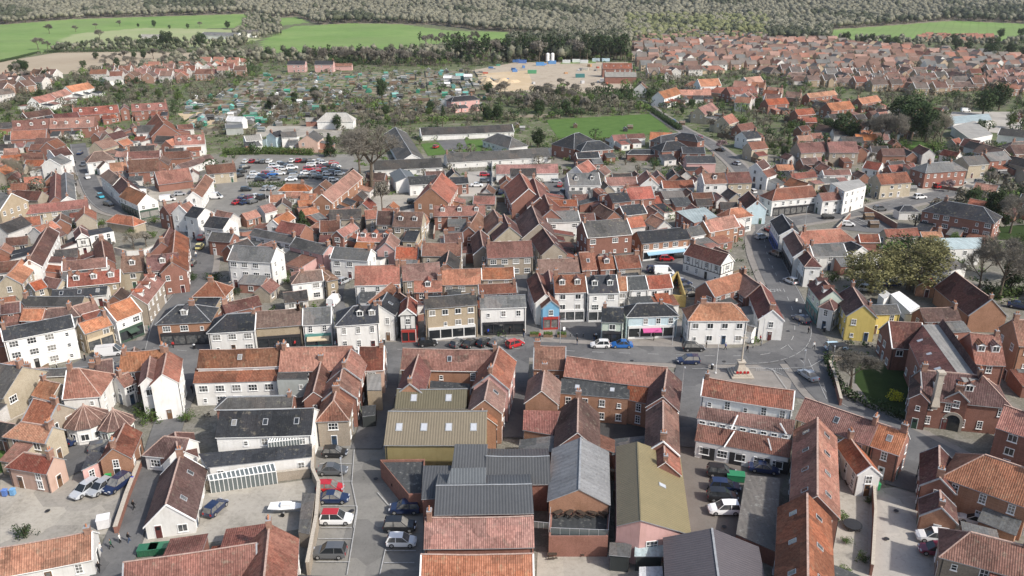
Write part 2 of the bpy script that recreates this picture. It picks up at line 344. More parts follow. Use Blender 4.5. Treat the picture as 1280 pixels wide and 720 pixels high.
def dormer_mesh(w, roofm):
    b = MB(); h = 1.25; D = 2.0
    b.box(-w / 2, w / 2, -D, 0, -.6, h, 0)
    b.box(-w / 2 + .1, w / 2 - .1, .0, .04, .12, h - .12, 0); b.face([(-w / 2 + .16, .045, .18), (w / 2 - .16, .045, .18), (w / 2 - .16, .045, h - .18), (-w / 2 + .16, .045, h - .18)][::-1], 1)
    b.box(-.03, .03, .03, .07, .18, h - .18, 0)
    for s in (-1, 1):
        b.face([(s * (w / 2 + .15), .15, h - .08), (0, .15, h + .5), (0, -D - .5, h + .5), (s * (w / 2 + .15), -D, h - .08)], 2)
        b.face([(s * (w / 2 + .15), .15, h - .16), (0, .15, h + .4), (0, -D - .5, h + .4), (s * (w / 2 + .15), -D, h - .16)], 2)
    b.face([(-w / 2, .0, h), (w / 2, 0, h), (0, 0, h + .5)], 0); b.box(-w / 2 - .14, w / 2 + .14, .0, .15, h - .14, h - .06, 0)
    return b.mesh('dormer', ['frame_white', 'glass_dark', roofm])
DORM = {}
AN_ = 0
def article(w): return w
def house(kind, x1, y1, x2, y2, ex, ey, he, rc, wc, opts, label, pitch=41, near=True, group=None):
    r = random.Random(int(x1 * 31 + y1 * 17 + ex * 7))
    T = math.tan(math.radians(pitch)); E = U(ex, ey, he - .1); lo, hi = he + .25, he + 9.
    def ev(hr):
        A, B = U(x1, y1, hr), U(x2, y2, hr); d = (B - A).to_2d(); n = Vector((-d.y, d.x)).normalized()
        sd = (E - A).to_2d().dot(n); return A, B, sd - .28 * (1 if sd > 0 else -1)
    sg = 1 if ev(he)[2] > 0 else -1
    def g(hr): return he + sg * ev(hr)[2] * T - hr
    for _ in range(40):
        mid = (lo + hi) / 2
        if g(mid) > 0: lo = mid
        else: hi = mid
    hr = (lo + hi) / 2; A, B, sd = ev(hr); Wd = max(abs(sd), 1.3)
    d = (B - A).to_2d(); L = max(d.length, .6); C = (A + B) / 2; ang = math.atan2(d.y, d.x); side = 1 if sd > 0 else -1
    if 'sub' in opts:
        par = LAST[0]; wing = link('wing', None, par); Mw = (Matrix.Translation(par.location) @ Matrix.Rotation(par.rotation_euler.z, 4, 'Z')).inverted() @ Matrix.Translation((C.x, C.y, 0)) @ Matrix.Rotation(ang, 4, 'Z'); wing.matrix_local = Mw
        place_house(kind, C, ang, L, Wd, he, hr, 'h' in opts or 'h1' in opts, 'h' in opts or 'h2' in opts, side, rc, wc, opts, label, near, group, r, wing); return par
    DBG.append((round(L, 1), round(Wd, 1), he, round(hr, 1), label))
    e1, e2 = ('h' in opts or 'h1' in opts), ('h' in opts or 'h2' in opts)
    return place_house(kind, C, ang, L, Wd, he, hr, e1, e2, side, rc, wc, opts, label, near, group, r)
DBG = []
HOUSES = []
def place_house(kind, C, ang, L, Wd, he, hr, e1, e2, side, rc, wc, opts, label, near, group, r, root=None):
    rm, rcol, rword = ROOF[rc]; wm, wcol, wword = WALL[wc]
    sub = root is not None
    if not sub:
        root = link(kind, None, None, (C.x, C.y, 0), ang)
    FOOT.append((C.x, C.y, ang, L / 2 + (Wd if e1 or e2 else 0), Wd))
    if not sub: HOUSES.append((root, C.copy(), ang, L / 2 + (Wd if e1 and e2 else 0), Wd, he, rc, wc, kind, opts, near))
    w, R = house_mesh(L, Wd, he, hr, e1, e2, r, ('ve' in opts) or r.random() < .35)
    jf = r.uniform(.88, 1.06); jw = tuple(min(.85, c * jf) for c in wcol); jr = r.uniform(.82, 1.14)
    link('wall', w.mesh('wall', [wm]), root, col=jw)
    flat_edge = 'frame_white' if (wc in 'wit' or r.random() < .3) else 'lead'
    if rm in ('metal_roof',): flat_edge = 'lead'
    ro = link('roof', R.mesh('roof', [rm, flat_edge, 'ridge_tile' if rm == 'pantile' else 'lead']), root, col=tuple(min(.9, c * jr) for c in rcol))
    xa = -L / 2 - (Wd if e1 else 0); xb = L / 2 + (Wd if e2 else 0)
    nch = next((int(o[1:]) for o in opts if o[0] == 'c' and o[1:].isdigit()), 1 if (near and he > 3.5 and rm in ('pantile', 'slate') and r.random() < .55) else 0)
    for i in range(min(nch, 2) if r.random() < .8 else 1):
        x = (-L / 2 + .5, L / 2 - .5, 0)[(i + r.randrange(2)) % 2 if nch < 3 else i]
        link('chimney', r.choice(CHIMS), ro, (x, 0, hr), math.pi / 2 if r.random() < .6 else 0)
    T = (hr - he) / Wd; sl = math.atan(T)
    for o in opts:
        if o[0] == 'd' and o[1:].isdigit():
            n = int(o[1:]); key = rm
            if key not in DORM: DORM[key] = dormer_mesh(1.3, key)
            for i in range(n):
                x = -L / 2 + L * (i + .5) / n; yy = .62 * Wd
                dd = link('dormer', DORM[key], root, (x, side * yy, hr - T * yy + .12), 0 if side > 0 else math.pi, rcol)
        if o[0] == 's' and o[1:].isdigit():
            n = int(o[1:])
            for sgn in ((side, -side) if 'ss' in opts else (side,)):
                for i in range(n):
                    x = -L / 2 + L * (i + .5) / n; yy = .5 * Wd; q = link('skylight', SKYD if rm in ('pantile', 'slate') else SKYM, root, (x, sgn * yy, hr - T * yy + .1)); q.rotation_euler = (-sgn * sl, 0, 0)
                    if rm == 'metal_roof': q.scale = (1.3, 1.3, 1)
    if 'arch' in opts:
        ca, sa = math.cos(ang), math.sin(ang); e = 1 if -(ca * C.x + sa * C.y) > 0 else -1; ax = xb if e > 0 else xa
        b = MB(); n = 10; P = [(-1.1, 0)] + [(-1.1 * math.cos(math.pi * i / n), 1.9 + 1.1 * math.sin(math.pi * i / n)) for i in range(n + 1)] + [(1.1, 0)]; Q = [(-1.55, 0)] + [(-1.55 * math.cos(math.pi * i / n), 1.9 + 1.6 * math.sin(math.pi * i / n)) for i in range(n + 1)] + [(1.55, 0)]
        b.face([(x, .03, z) for x, z in P][::-1], 1)  # dark face stands in for the shade inside the arch opening
        for (p, q, p2, q2) in zip(P, Q, P[1:], Q[1:]): b.face([(p[0], .12, p[1]), (q[0], .12, q[1]), (q2[0], .12, q2[1]), (p2[0], .12, p2[1])], 0); b.face([(q[0], .12, q[1]), (q[0], 0, q[1]), (q2[0], 0, q2[1]), (q2[0], .12, q2[1])], 0)
        link('arch', b.mesh('arch', ['stone', 'glass_dark']), root, (ax + e * .02, 0, 0), -e * math.pi / 2); link('window', WINS[0], root, (ax + e * .02, 0, 4.4), -e * math.pi / 2)
    if near and he > 3.5 and math.hypot(C.x, C.y) < 230:
        for xx in (xa + .25, xb - .25):
            if r.random() < .7: link('downpipe', PIPE, root, (xx, side * (Wd + .06), 0), 0, sc=(1, 1, he))
    if 'nw' not in opts:
        st = 1 if he < 3.6 else 2 if he < 6.9 else 3
        cor = [(xa, -Wd), (xb, -Wd), (xb, Wd), (xa, Wd)]; shop = next((o[5:] for o in opts if o.startswith('shop:')), None)
        ca, sa = math.cos(ang), math.sin(ang)
        for i in range(4):
            p, q = cor[i], cor[(i + 1) % 4]; n = Vector((q[1] - p[1], -(q[0] - p[0]))).normalized()
            nw = Vector((n.x * ca - n.y * sa, n.x * sa + n.y * ca)); mx, my = (p[0] + q[0]) / 2, (p[1] + q[1]) / 2
            wx, wy = C.x + mx * ca - my * sa, C.y + mx * sa + my * ca
            facing = -(nw.x * wx + nw.y * wy) / math.hypot(wx, wy)
            if facing < (-.25 if near else .2): continue
            front = (i == 0 and side < 0) or (i == 2 and side > 0)
            isshop = shop and (front or ('gable' in opts and i in (1, 3) and facing > .5))
            put_windows(root, p, q, he, st, near, isshop, r, front or near)
            if isshop:
                cs = SHOPC[shop.split('/')[0]]; aw = SHOPC[shop.split('/')[1]] if '/' in shop else None
                shopfront(root, p, q, cs, r, aw)
            if 'tb' in opts and i in (1, 3) or ('tb' in opts and front):
                timber(root, p, q, he)
    if not sub: tag(root, label, CATS.get(kind, kind.replace('_', ' ')), group)
    return root
def timber(root, p, q, he):
    d = Vector((q[0] - p[0], q[1] - p[1])); L = d.length; d /= L; n = Vector((d.y, -d.x)); ang = math.atan2(-n.x, n.y); c = Vector(p) + d * L / 2
    b = MB(); k = int(L / .9)
    for i in range(k + 1): x = -L / 2 + L * i / k; b.box(x - .07, x + .07, 0, .035, he * .5, he - .05)
    for z in (he * .5, he * .97): b.box(-L / 2, L / 2, 0, .05, z - .09, z + .09)
    link('timber_frame', b.mesh('timber_frame', ['black_metal']), root, (c.x, c.y, 0), ang)
SHOPC = {'w': (.75, .75, .73), 'k': (.03, .03, .035), 't': (.1, .28, .26), 'r': (.4, .04, .03), 'b': (.03, .1, .4), 'g': (.05, .09, .065), 'pk': (.55, .1, .28), 'c': (.6, .5, .35), 'o': (.5, .15, .05), 'lb': (.3, .5, .65)}
CATS = {}
LAST = [None]
def world_mesh(name, mb, mats, root, col):
    me = mb.mesh(name, mats); o = link(name, me, root, col=col)
    return o
def mono(p, ht, hl, rc, wc, opts, label, kind):
    """single-pitch roof from the picture: p = top edge (2 points), bottom edge (2 points, same order)"""
    A, B = U(*p[0:2], ht), U(*p[2:4], ht); Cc, Dd = U(*p[4:6], hl), U(*p[6:8], hl)
    Dd2 = (B - A).to_2d(); Dd2.normalize()
    c = (A + B + Cc + Dd) / 4; root = LAST[0] if 'sub' in opts else link(kind, None, None, (c.x, c.y, 0))
    inv = Matrix.Translation(-root.location) if 'sub' not in opts else (Matrix.Translation(root.location) @ Matrix.Rotation(root.rotation_euler.z, 4, 'Z')).inverted()
    Q = [inv @ v for v in (A, B, Dd, Cc)]
    r = random.Random(int(p[0] * 7 + p[1]))
    w = MB(); base = [Vector((v.x, v.y, 0)) for v in Q]
    area = sum(Q[i].x * Q[(i + 1) % 4].y - Q[(i + 1) % 4].x * Q[i].y for i in range(4))
    idx = (0, 1, 2, 3) if area > 0 else (3, 2, 1, 0)
    z0 = 0.0
    for k in range(4):
        i, j = idx[k], idx[(k + 1) % 4]; w.face([base[i], base[j], Q[j], Q[i]])
    wm, wcol, _ = WALL[wc]; rm, rcol, _ = ROOF[rc]
    link('wall', w.mesh('wall', [wm]), root, col=wcol)
    R = MB(); cen = sum(Q, Vector()) / 4; O = []
    for v in Q:
        d = (v - cen).to_2d().normalized() * .25; O.append(Vector((v.x + d.x, v.y + d.y, v.z + .03)))
    top = [v + Vector((0, 0, .12)) for v in O]; ux = (O[1] - O[0]).normalized(); vx = (O[3] - O[0]); vx = (vx - ux * vx.dot(ux)).normalized()
    uv = [((v - O[0]).dot(ux), (v - O[0]).dot(vx)) for v in O]
    for tri in ((0, 1, 2), (0, 2, 3)):
        tt = [i for i in (tri if area > 0 else tri[::-1])]; R.face([top[i] for i in tt], 0, [uv[i] for i in tt]); R.face([O[i] for i in tt][::-1], 1)
    for k in range(4):
        i, j = idx[k], idx[(k + 1) % 4]; R.face([O[i], O[j], top[j], top[i]], 1)
    link('roof', R.mesh('roof', [rm, 'lead']), root, col=rcol)
    if 'nw' not in opts:
        for k in range(4):
            i, j = idx[k], idx[(k + 1) % 4]; hh = min(Q[i].z, Q[j].z)
            put_windows(root, (base[i].x, base[i].y), (base[j].x, base[j].y), hh, 1 if hh < 3.6 else 2 if hh < 6.9 else 3, True, False, r, False)
    for o in opts:
        if o[0] == 's' and o[1:].isdigit():
            n = int(o[1:]); nrm = (top[1] - top[0]).cross(top[3] - top[0]).normalized(); nrm = nrm if nrm.z > 0 else -nrm
            for i in range(n):
                t = (i + .5) / n; pp = (top[0] * (1 - t) + top[1] * t + top[3] * (1 - t) + top[2] * t) / 2
                s = link('skylight', SKYM, root, pp); s.rotation_euler = nrm.to_track_quat('Z', 'Y').to_euler()
    FOOT.append((c.x, c.y, 0, (B - A).length / 2, abs(A.y - Cc.y) / 2 + .5))
    if 'sub' not in opts: tag(root, label, CATS.get(kind, kind.replace('_', ' '))); LAST[0] = root
    return root
def flatb(poly, h, rc, wc, opts, label, kind):
    P = [U(poly[i], poly[i + 1], h) for i in range(0, len(poly), 2)]; c = sum(P, Vector()) / len(P)
    root = LAST[0] if 'sub' in opts else link(kind, None, None, (c.x, c.y, 0))
    inv = (Matrix.Translation(root.location) @ Matrix.Rotation(root.rotation_euler.z, 4, 'Z')).inverted()
    Q = [inv @ v for v in P]; a = sum(Q[i].x * Q[(i + 1) % len(Q)].y - Q[(i + 1) % len(Q)].x * Q[i].y for i in range(len(Q)))
    if a < 0: Q = Q[::-1]
    r = random.Random(int(poly[0] * 3 + poly[1])); w = MB(); R = MB(); pr = .35 if 'par' in opts else 0
    wm, wcol, _ = WALL[wc]; rm, rcol, _ = ROOF[rc]; n = len(Q); wc_ = sum(Q, Vector()) / n
    I = [v + (wc_ - v).normalized() * .3 for v in Q]
    for i in range(n):
        p, q = Q[i], Q[(i + 1) % n]; w.face([(p.x, p.y, 0), (q.x, q.y, 0), (q.x, q.y, h + pr), (p.x, p.y, h + pr)])
        if 'nw' not in opts: put_windows(root, (p.x, p.y), (q.x, q.y), h, 1 if h < 3.6 else 2 if h < 6.9 else 3, True, False, r, i == 0)
        pi, qi = I[i], I[(i + 1) % n]; z = h + pr + .05
        w.face([(p.x, p.y, h + pr), (q.x, q.y, h + pr), (qi.x, qi.y, h + pr), (pi.x, pi.y, h + pr)])
        if pr: w.face([(qi.x, qi.y, h), (pi.x, pi.y, h), (pi.x, pi.y, h + pr), (qi.x, qi.y, h + pr)][::-1])
    zz = h + (.02 if pr else .06)
    R.face([(v.x, v.y, zz) for v in (I if pr else Q)], 0)
    if not pr:
        for i in range(n): p, q = Q[i], Q[(i + 1) % n]; R.face([(p.x, p.y, h - .1), (q.x, q.y, h - .1), (q.x, q.y, zz), (p.x, p.y, zz)], 1)
    link('wall', w.mesh('wall', [wm]), root, col=wcol); link('roof', R.mesh('roof', [rm, 'lead']), root, col=rcol)
    rad = max((v - c).length for v in P); FOOT.append((c.x, c.y, 0, max(abs(v.x - c.x) for v in P), max(abs(v.y - c.y) for v in P)))
    if 'sub' not in opts: tag(root, label, CATS.get(kind, kind.replace('_', ' '))); LAST[0] = root
    return root
def cone_house(x, y, rpx, he, rc, wc, label, kind, shop=None):
    rm, rcol, _ = ROOF[rc]; wm, wcol, _ = WALL[wc]; hr = he + 2.6; C = U(x, y, hr); r = rpx; n = 10
    root = link(kind, None, None, (C.x, C.y, 0)); w = MB(); R = MB()
    P = [(r * math.cos(2 * math.pi * (k + .5) / n), r * math.sin(2 * math.pi * (k + .5) / n)) for k in range(n)]
    w.prism(P, 0, he, bottom=False)
    for k in range(n):
        p, q = P[k], P[(k + 1) % n]; e = 1.12; L = math.dist(p, q)
        R.face([(p[0] * e, p[1] * e, he - .1), (q[0] * e, q[1] * e, he - .1), (0, 0, hr)], 0, [(-L / 2, r), (L / 2, r), (0, 0)]); R.tube((p[0] * e, p[1] * e, he - .08), (0, 0, hr), .07, .07, 4, 2)
        R.face([(p[0] * e, p[1] * e, he - .1), (q[0] * e, q[1] * e, he - .1), (0, 0, he - .05)][::-1], 1)
        if P[k][1] < r * .3:
            d = Vector((q[0] - p[0], q[1] - p[1])).normalized(); nn = Vector((d.y, -d.x)); m = ((p[0] + q[0]) / 2 + nn.x * .02, (p[1] + q[1]) / 2 + nn.y * .02, .8)
            link('window', WINS[1], root, m, math.atan2(-nn.x, nn.y))
    R.tube((0, 0, hr - .1), (0, 0, hr + .3), .2, .12, 8, 2, True)
    link('wall', w.mesh('wall', [wm]), root, col=wcol); link('roof', R.mesh('roof', [rm, 'lead', 'ridge_tile']), root, col=rcol)
    FOOT.append((C.x, C.y, 0, r, r)); tag(root, label, CATS.get(kind, kind.replace('_', ' ')))
    return root
def run_table(text):
    for ln in text.strip().splitlines():
        ln = ln.strip()
        if not ln or ln[0] == '#': continue
        f = [s.strip() for s in ln.split('|')]
        if f[0] == 'M':
            nums = [float(v) for v in f[1].split(',')]; ht, hl = map(float, f[2].split(',')); opts = f[5].split(); rest_ = [v for v in f[6:] if v]
            mono(nums, ht, hl, f[3], f[4], opts, rest_[-1] if rest_ else '', rest_[0].replace(' ', '_') if len(rest_) > 1 else 'extension')
        elif f[0] == 'F':
            nums = [float(v) for v in f[1].split(',')]; rest_ = [v for v in f[6:] if v]
            kn = rest_[0].replace(' ', '_') if len(rest_) > 1 else 'extension'
            flatb(nums, float(f[2]), f[3], f[4], f[5].split(), rest_[-1] if rest_ else '', kn)
        else:
            n = [float(v) for v in f[1].split(',')]; he, rc, wc = f[2].split(); opts = f[3].split(); pitch = next((float(o[1:]) for o in opts if o[0] == 'p' and o[1:].isdigit()), 41)
            near = (n[1] + n[3]) / 2 > 200
            if rc in 'TVAFLEY' and pitch == 41: pitch = 20
            if rc in 'SGKJ' and pitch == 41: pitch = 34
            lab = f"{WALL[wc][2]} {f[0].replace('_', ' ')} with {ROOF[rc][2]} roof {f[4]}"
            LAST[0] = house(f[0], *n, float(he), rc, wc, opts, lab, pitch, near)
T_SOUTH = '''
cottage|27,528,66,534,40,552|4.4 O m|h1|above the salmon-fronted cottage
cottage|42,499,72,505,44,531|4.6 O f|c1|uphill of the cottage above the salmon-fronted one
cottage|30,566,67,572,40,590|3.6 R n|h1 c1|facing the silver parked cars
cottage|52,474,75,480,60,500|4 O f||behind the round tiled shop
terraced_house|-22,452,28,459,-5,497|5 K m|c1|at the picture edge over the lawn
cottage|84,462,99,461,92,498|5 R w|h2 c1|joined to the round tiled shop
workshop|141,561,156,530,172,555|3.6 R o|c1|beside the navy car and brick wall
M|112,566,133,555,103,588,122,578|4,3|S|p|sub||
hall|207.5,631,226,568,247,641|2.2 D w|ve s2 p44|with white gable beside the lane
cottage|219,541,222,561,246,560|2.4 D w|h1|joined to the white-gabled hall
outbuilding|0,686,115,665,103,702|2.8 O w|ve|by the two market barrows
house|155,704,320,680,240,752|3.4 R b|nw|below the green skips
house|337,656,329,735,374,672|4.6 R f|c1|with gable end by the car park wall
terraced_house|1,411,89,394,50,418|7.0 S w|c1 ve|long, three storeys, opposite the white van
shop|98,405,133,394,120,413|4.6 O c|shop:c c1|between long white house and bright orange roof
shop|131,384,163,372,158,397|5.4 O w|shop:g/g ve|on the corner above the white van
shop|222,382,243,381,237,404|5.2 S o|h d1 shop:k|hipped, on the crossroads with one dormer
terraced_house|284,393,320,391,294,415|5 S w|h1 c1|with open dark garage front
terraced_house|318,390,376,386,350,408|5.2 B c|shop:k c2 c1|second from the hipped crossroads shop
shop|379,386,414,384,396,406|5.2 G w|shop:t/c|with teal front on the high street
terraced_house|442,383,472,381,448,406|6 S w|h1 d2 c1|grand, with two dormers above square windows
terraced_house|474,382,484,366,499,386|6 S w|s1 c1 sub|x
shop|509,386,511,370,521,390|6.4 R t|tb shop:r gable|narrow, with red shop door
terraced_house|530,372,594,367,560,384|7.6 K c|shop:w c2|three storeys with red telephone box
shop|600,371,656,369,630,385|6.4 G w|shop:k c1|with black shopfront beside the alley
terraced_house|250,438,352,435,300,459|6 M w|s1|long, along the back of the high street
M|246,461,348,457,243,480,346,477|5.2,4.4|O|w|sub||
terraced_house|352,435,440,433,380,464|5.6 O b|c1|with cross gable and grey flat dormer
cottage|402,450,392,490,416,464|5 D b|c1|in the crowded court behind the grey dormer
F|347,466,384,466,385,474,346,474|5.6|K|e||small building|grey flat-fronted box with two windows before orange roof
cottage|439,437,430,460,457,460|6 M b|ve c1|top of the stepped chain of three
cottage|428,462,423,483,451,476|5.6 M b|ve c1|middle of the stepped chain of three
cottage|421,487,417,501,443,499|5 R f|h2 s0|foot of the stepped chain of three
terraced_house|449,434,480,433,463,463|5.2 M n|c1|at the row end above cream roof
F|458,464,476,464,477,488,459,488|4.2|C|c|nw||small building||cream flat-roofed annexe against the orange-roofed row
F|452,508,470,506,469,519,453,521|2.3|E|k|nw|shed|small black-doored shed beside the narrow street
shop|504,436,622,438,560,463|6.2 M o|c1 s1|long front range facing the parked cars
house|524,441,512,480,538,467|6 D o|c1|west wing of the pantiled courtyard
house|624,434,613,468,645,455|6.6 P p|c1|east wing beside the dark alley
house|613,467,606,500,632,497|5.8 M o|s1|lower east wing beside the dark alley
house|605,482,603,518,622,530|4.6 O o|c1|small end bay beside the tan warehouse
F|538,476,588,480,587,487,537,485|5.2|E|o|s0||small building||black flat-roofed link inside the pantiled courtyard
warehouse|497,487,583,487,530,511|5 V v|s2 nw p26|smaller one, behind the wide tan warehouse
warehouse|486,515,608,515,540,557|5 T v|s4 nw p26|wide with a row of four rooflights
F|475,577,531,576,528,620,511,621|2.9|E|b|par nw||flat-roofed store||black flat-roofed store with angled brick wall by navy car
warehouse|608,571,686,571,650,606|4.8 A b|nw|between tan warehouse and grey fibre hall
warehouse|546,608,664,606,600,644|5 A b|nw p14|low, above two long red-tiled roofs
M|530,584,566,584,528,624,560,622|5.2,4.4|A|b|nw|warehouse|dark grey single-pitch metal roofed bay beside black flat roof
M|570,557,608,557,566,586,606,585|6.8,5.6|A|b|nw|warehouse|dark grey metal monopitch bay just under the tan warehouse
M|566,587,606,586,560,607,605,606|6.9,5.9|L|b|nw|warehouse|blue-grey metal monopitch bay above the low grey warehouse
warehouse|532,648,666,646,600,685|4.8 P b|nw|upper of two long red-tiled sheds
warehouse|527,694,666,693,600,738|4.8 P b|nw|lower of two long red-tiled sheds
house|668,433,707,434,687,462|6.4 O o|c1 s0|end bay beside the long orange-roofed range
house|681,461,677,489,700,495|6 M o|c1|projecting gable with one dark square window
M|656,514,699,515,655,538,690,544|5,3.2|R|o||outbuilding|low red-roofed outbuilding below the gable with dark window
shop|709,446,834,460,760,477|6.2 O o|nw|very long range facing the blue parked car
M|703,474,786,481,700,492,785,499|5.6,5|E|o|s2|extension|black-roofed rear range with two skylights above the black yard
M|786,481,821,486,785,500,812,506|5.8,4.6|R|o||extension|red-tiled rear corner range above the black yard
house|723,495,722,541,750,537|4.2 D b|p42 c0|west of the black yard
house|834,461,829,496,852,486|6.2 D b|c1|corner wing where the side street leaves
house|829,501,829,552,849,535|5.6 M b|ve c1|east side of the black yard
house|830,554,832,578,850,574|5 R b|c1|last bay below the black yard range
hall|726,548,724,612,763,626|4.9 F o|nw p28|large, with pale ridge above a roof terrace
M|797,554,801,650,850,574,863,668|7.2,4.0|T|p|s1|warehouse|tan metal warehouse with pale rooflight strip and pink gable
M|797,554,801,650,770,560,771,657|7.2,5.4|T|p|sub nw||
barn|890,662,899,730,829,681|4.4 Y k|nw p20|with wide dark roof below the white estate car
F|688,643,762,643,760,673,686,673|3|E|b|par nw||terrace block||black-floored roof terrace with railings below the grey hall
M|764,680,788,681,763,694,786,696|2.9,2.5|G|k|nw|canopy|small dark grey lean-to canopy against the pink gable
M|796,684,828,683,795,696,827,696|2.7,2.3|Q|k|nw|canopy|pale blue-green lean-to canopy against the pink gable
F|799,709,828,708,829,722,799,722|2.4|W|w|nw|van_body_store|plain white flat-topped storage unit behind the dark barn
terraced_house|880,472,993,489,930,503|8.7 M w|c1|stepping down in three tiled tiers by memorial
M|877,509,992,526,872,524,988,544|7.2,5.6|M|w|sub||
M|874,531,989,551,870,552,985,573|4.9,2.9|M|w|sub||
F|932,594,975,598,971,690,920,668|2.5|J|b|nw|garage|long concrete-roofed garage block beside the parked green car
house|1022,523,1022,620,1049,605|5.4 O b|s4 ss p42|long, with skylights on both slopes
house|1009,618,1010,730,1040,660|5.6 O f|s3 ss p42|long, lower one of the skylit pair
terraced_house|1007,498,1098,529,1100,562|5.2 O c|c2 s1|facing the school lawn over a hedge
terraced_house|1100,530,1134,541,1128,571|5.2 O b|c1 s1|last in the row beside the dark lane
cottage|1061,545,1089,583,1053,568|3.8 O w|ve|with blank white side wall in the yard
house|1174,558,1175,598,1149,608|4.4 D b|c1|upper one of a pair beside concrete drive
house|1175,614,1177,635,1149,644|3.0 D o|ve c1|above the white and maroon parked cars
house|1231,569,1300,592,1230,616|5.6 O o|h1|hipped, by the white car in a courtyard
house|1213,666,1292,686,1240,714|4.4 M f|h1 c1|hipped, at the bottom corner below the courtyard
garage|1262,602,1290,612,1268,634|4.4 R b||partly hidden beside the black front door
'''
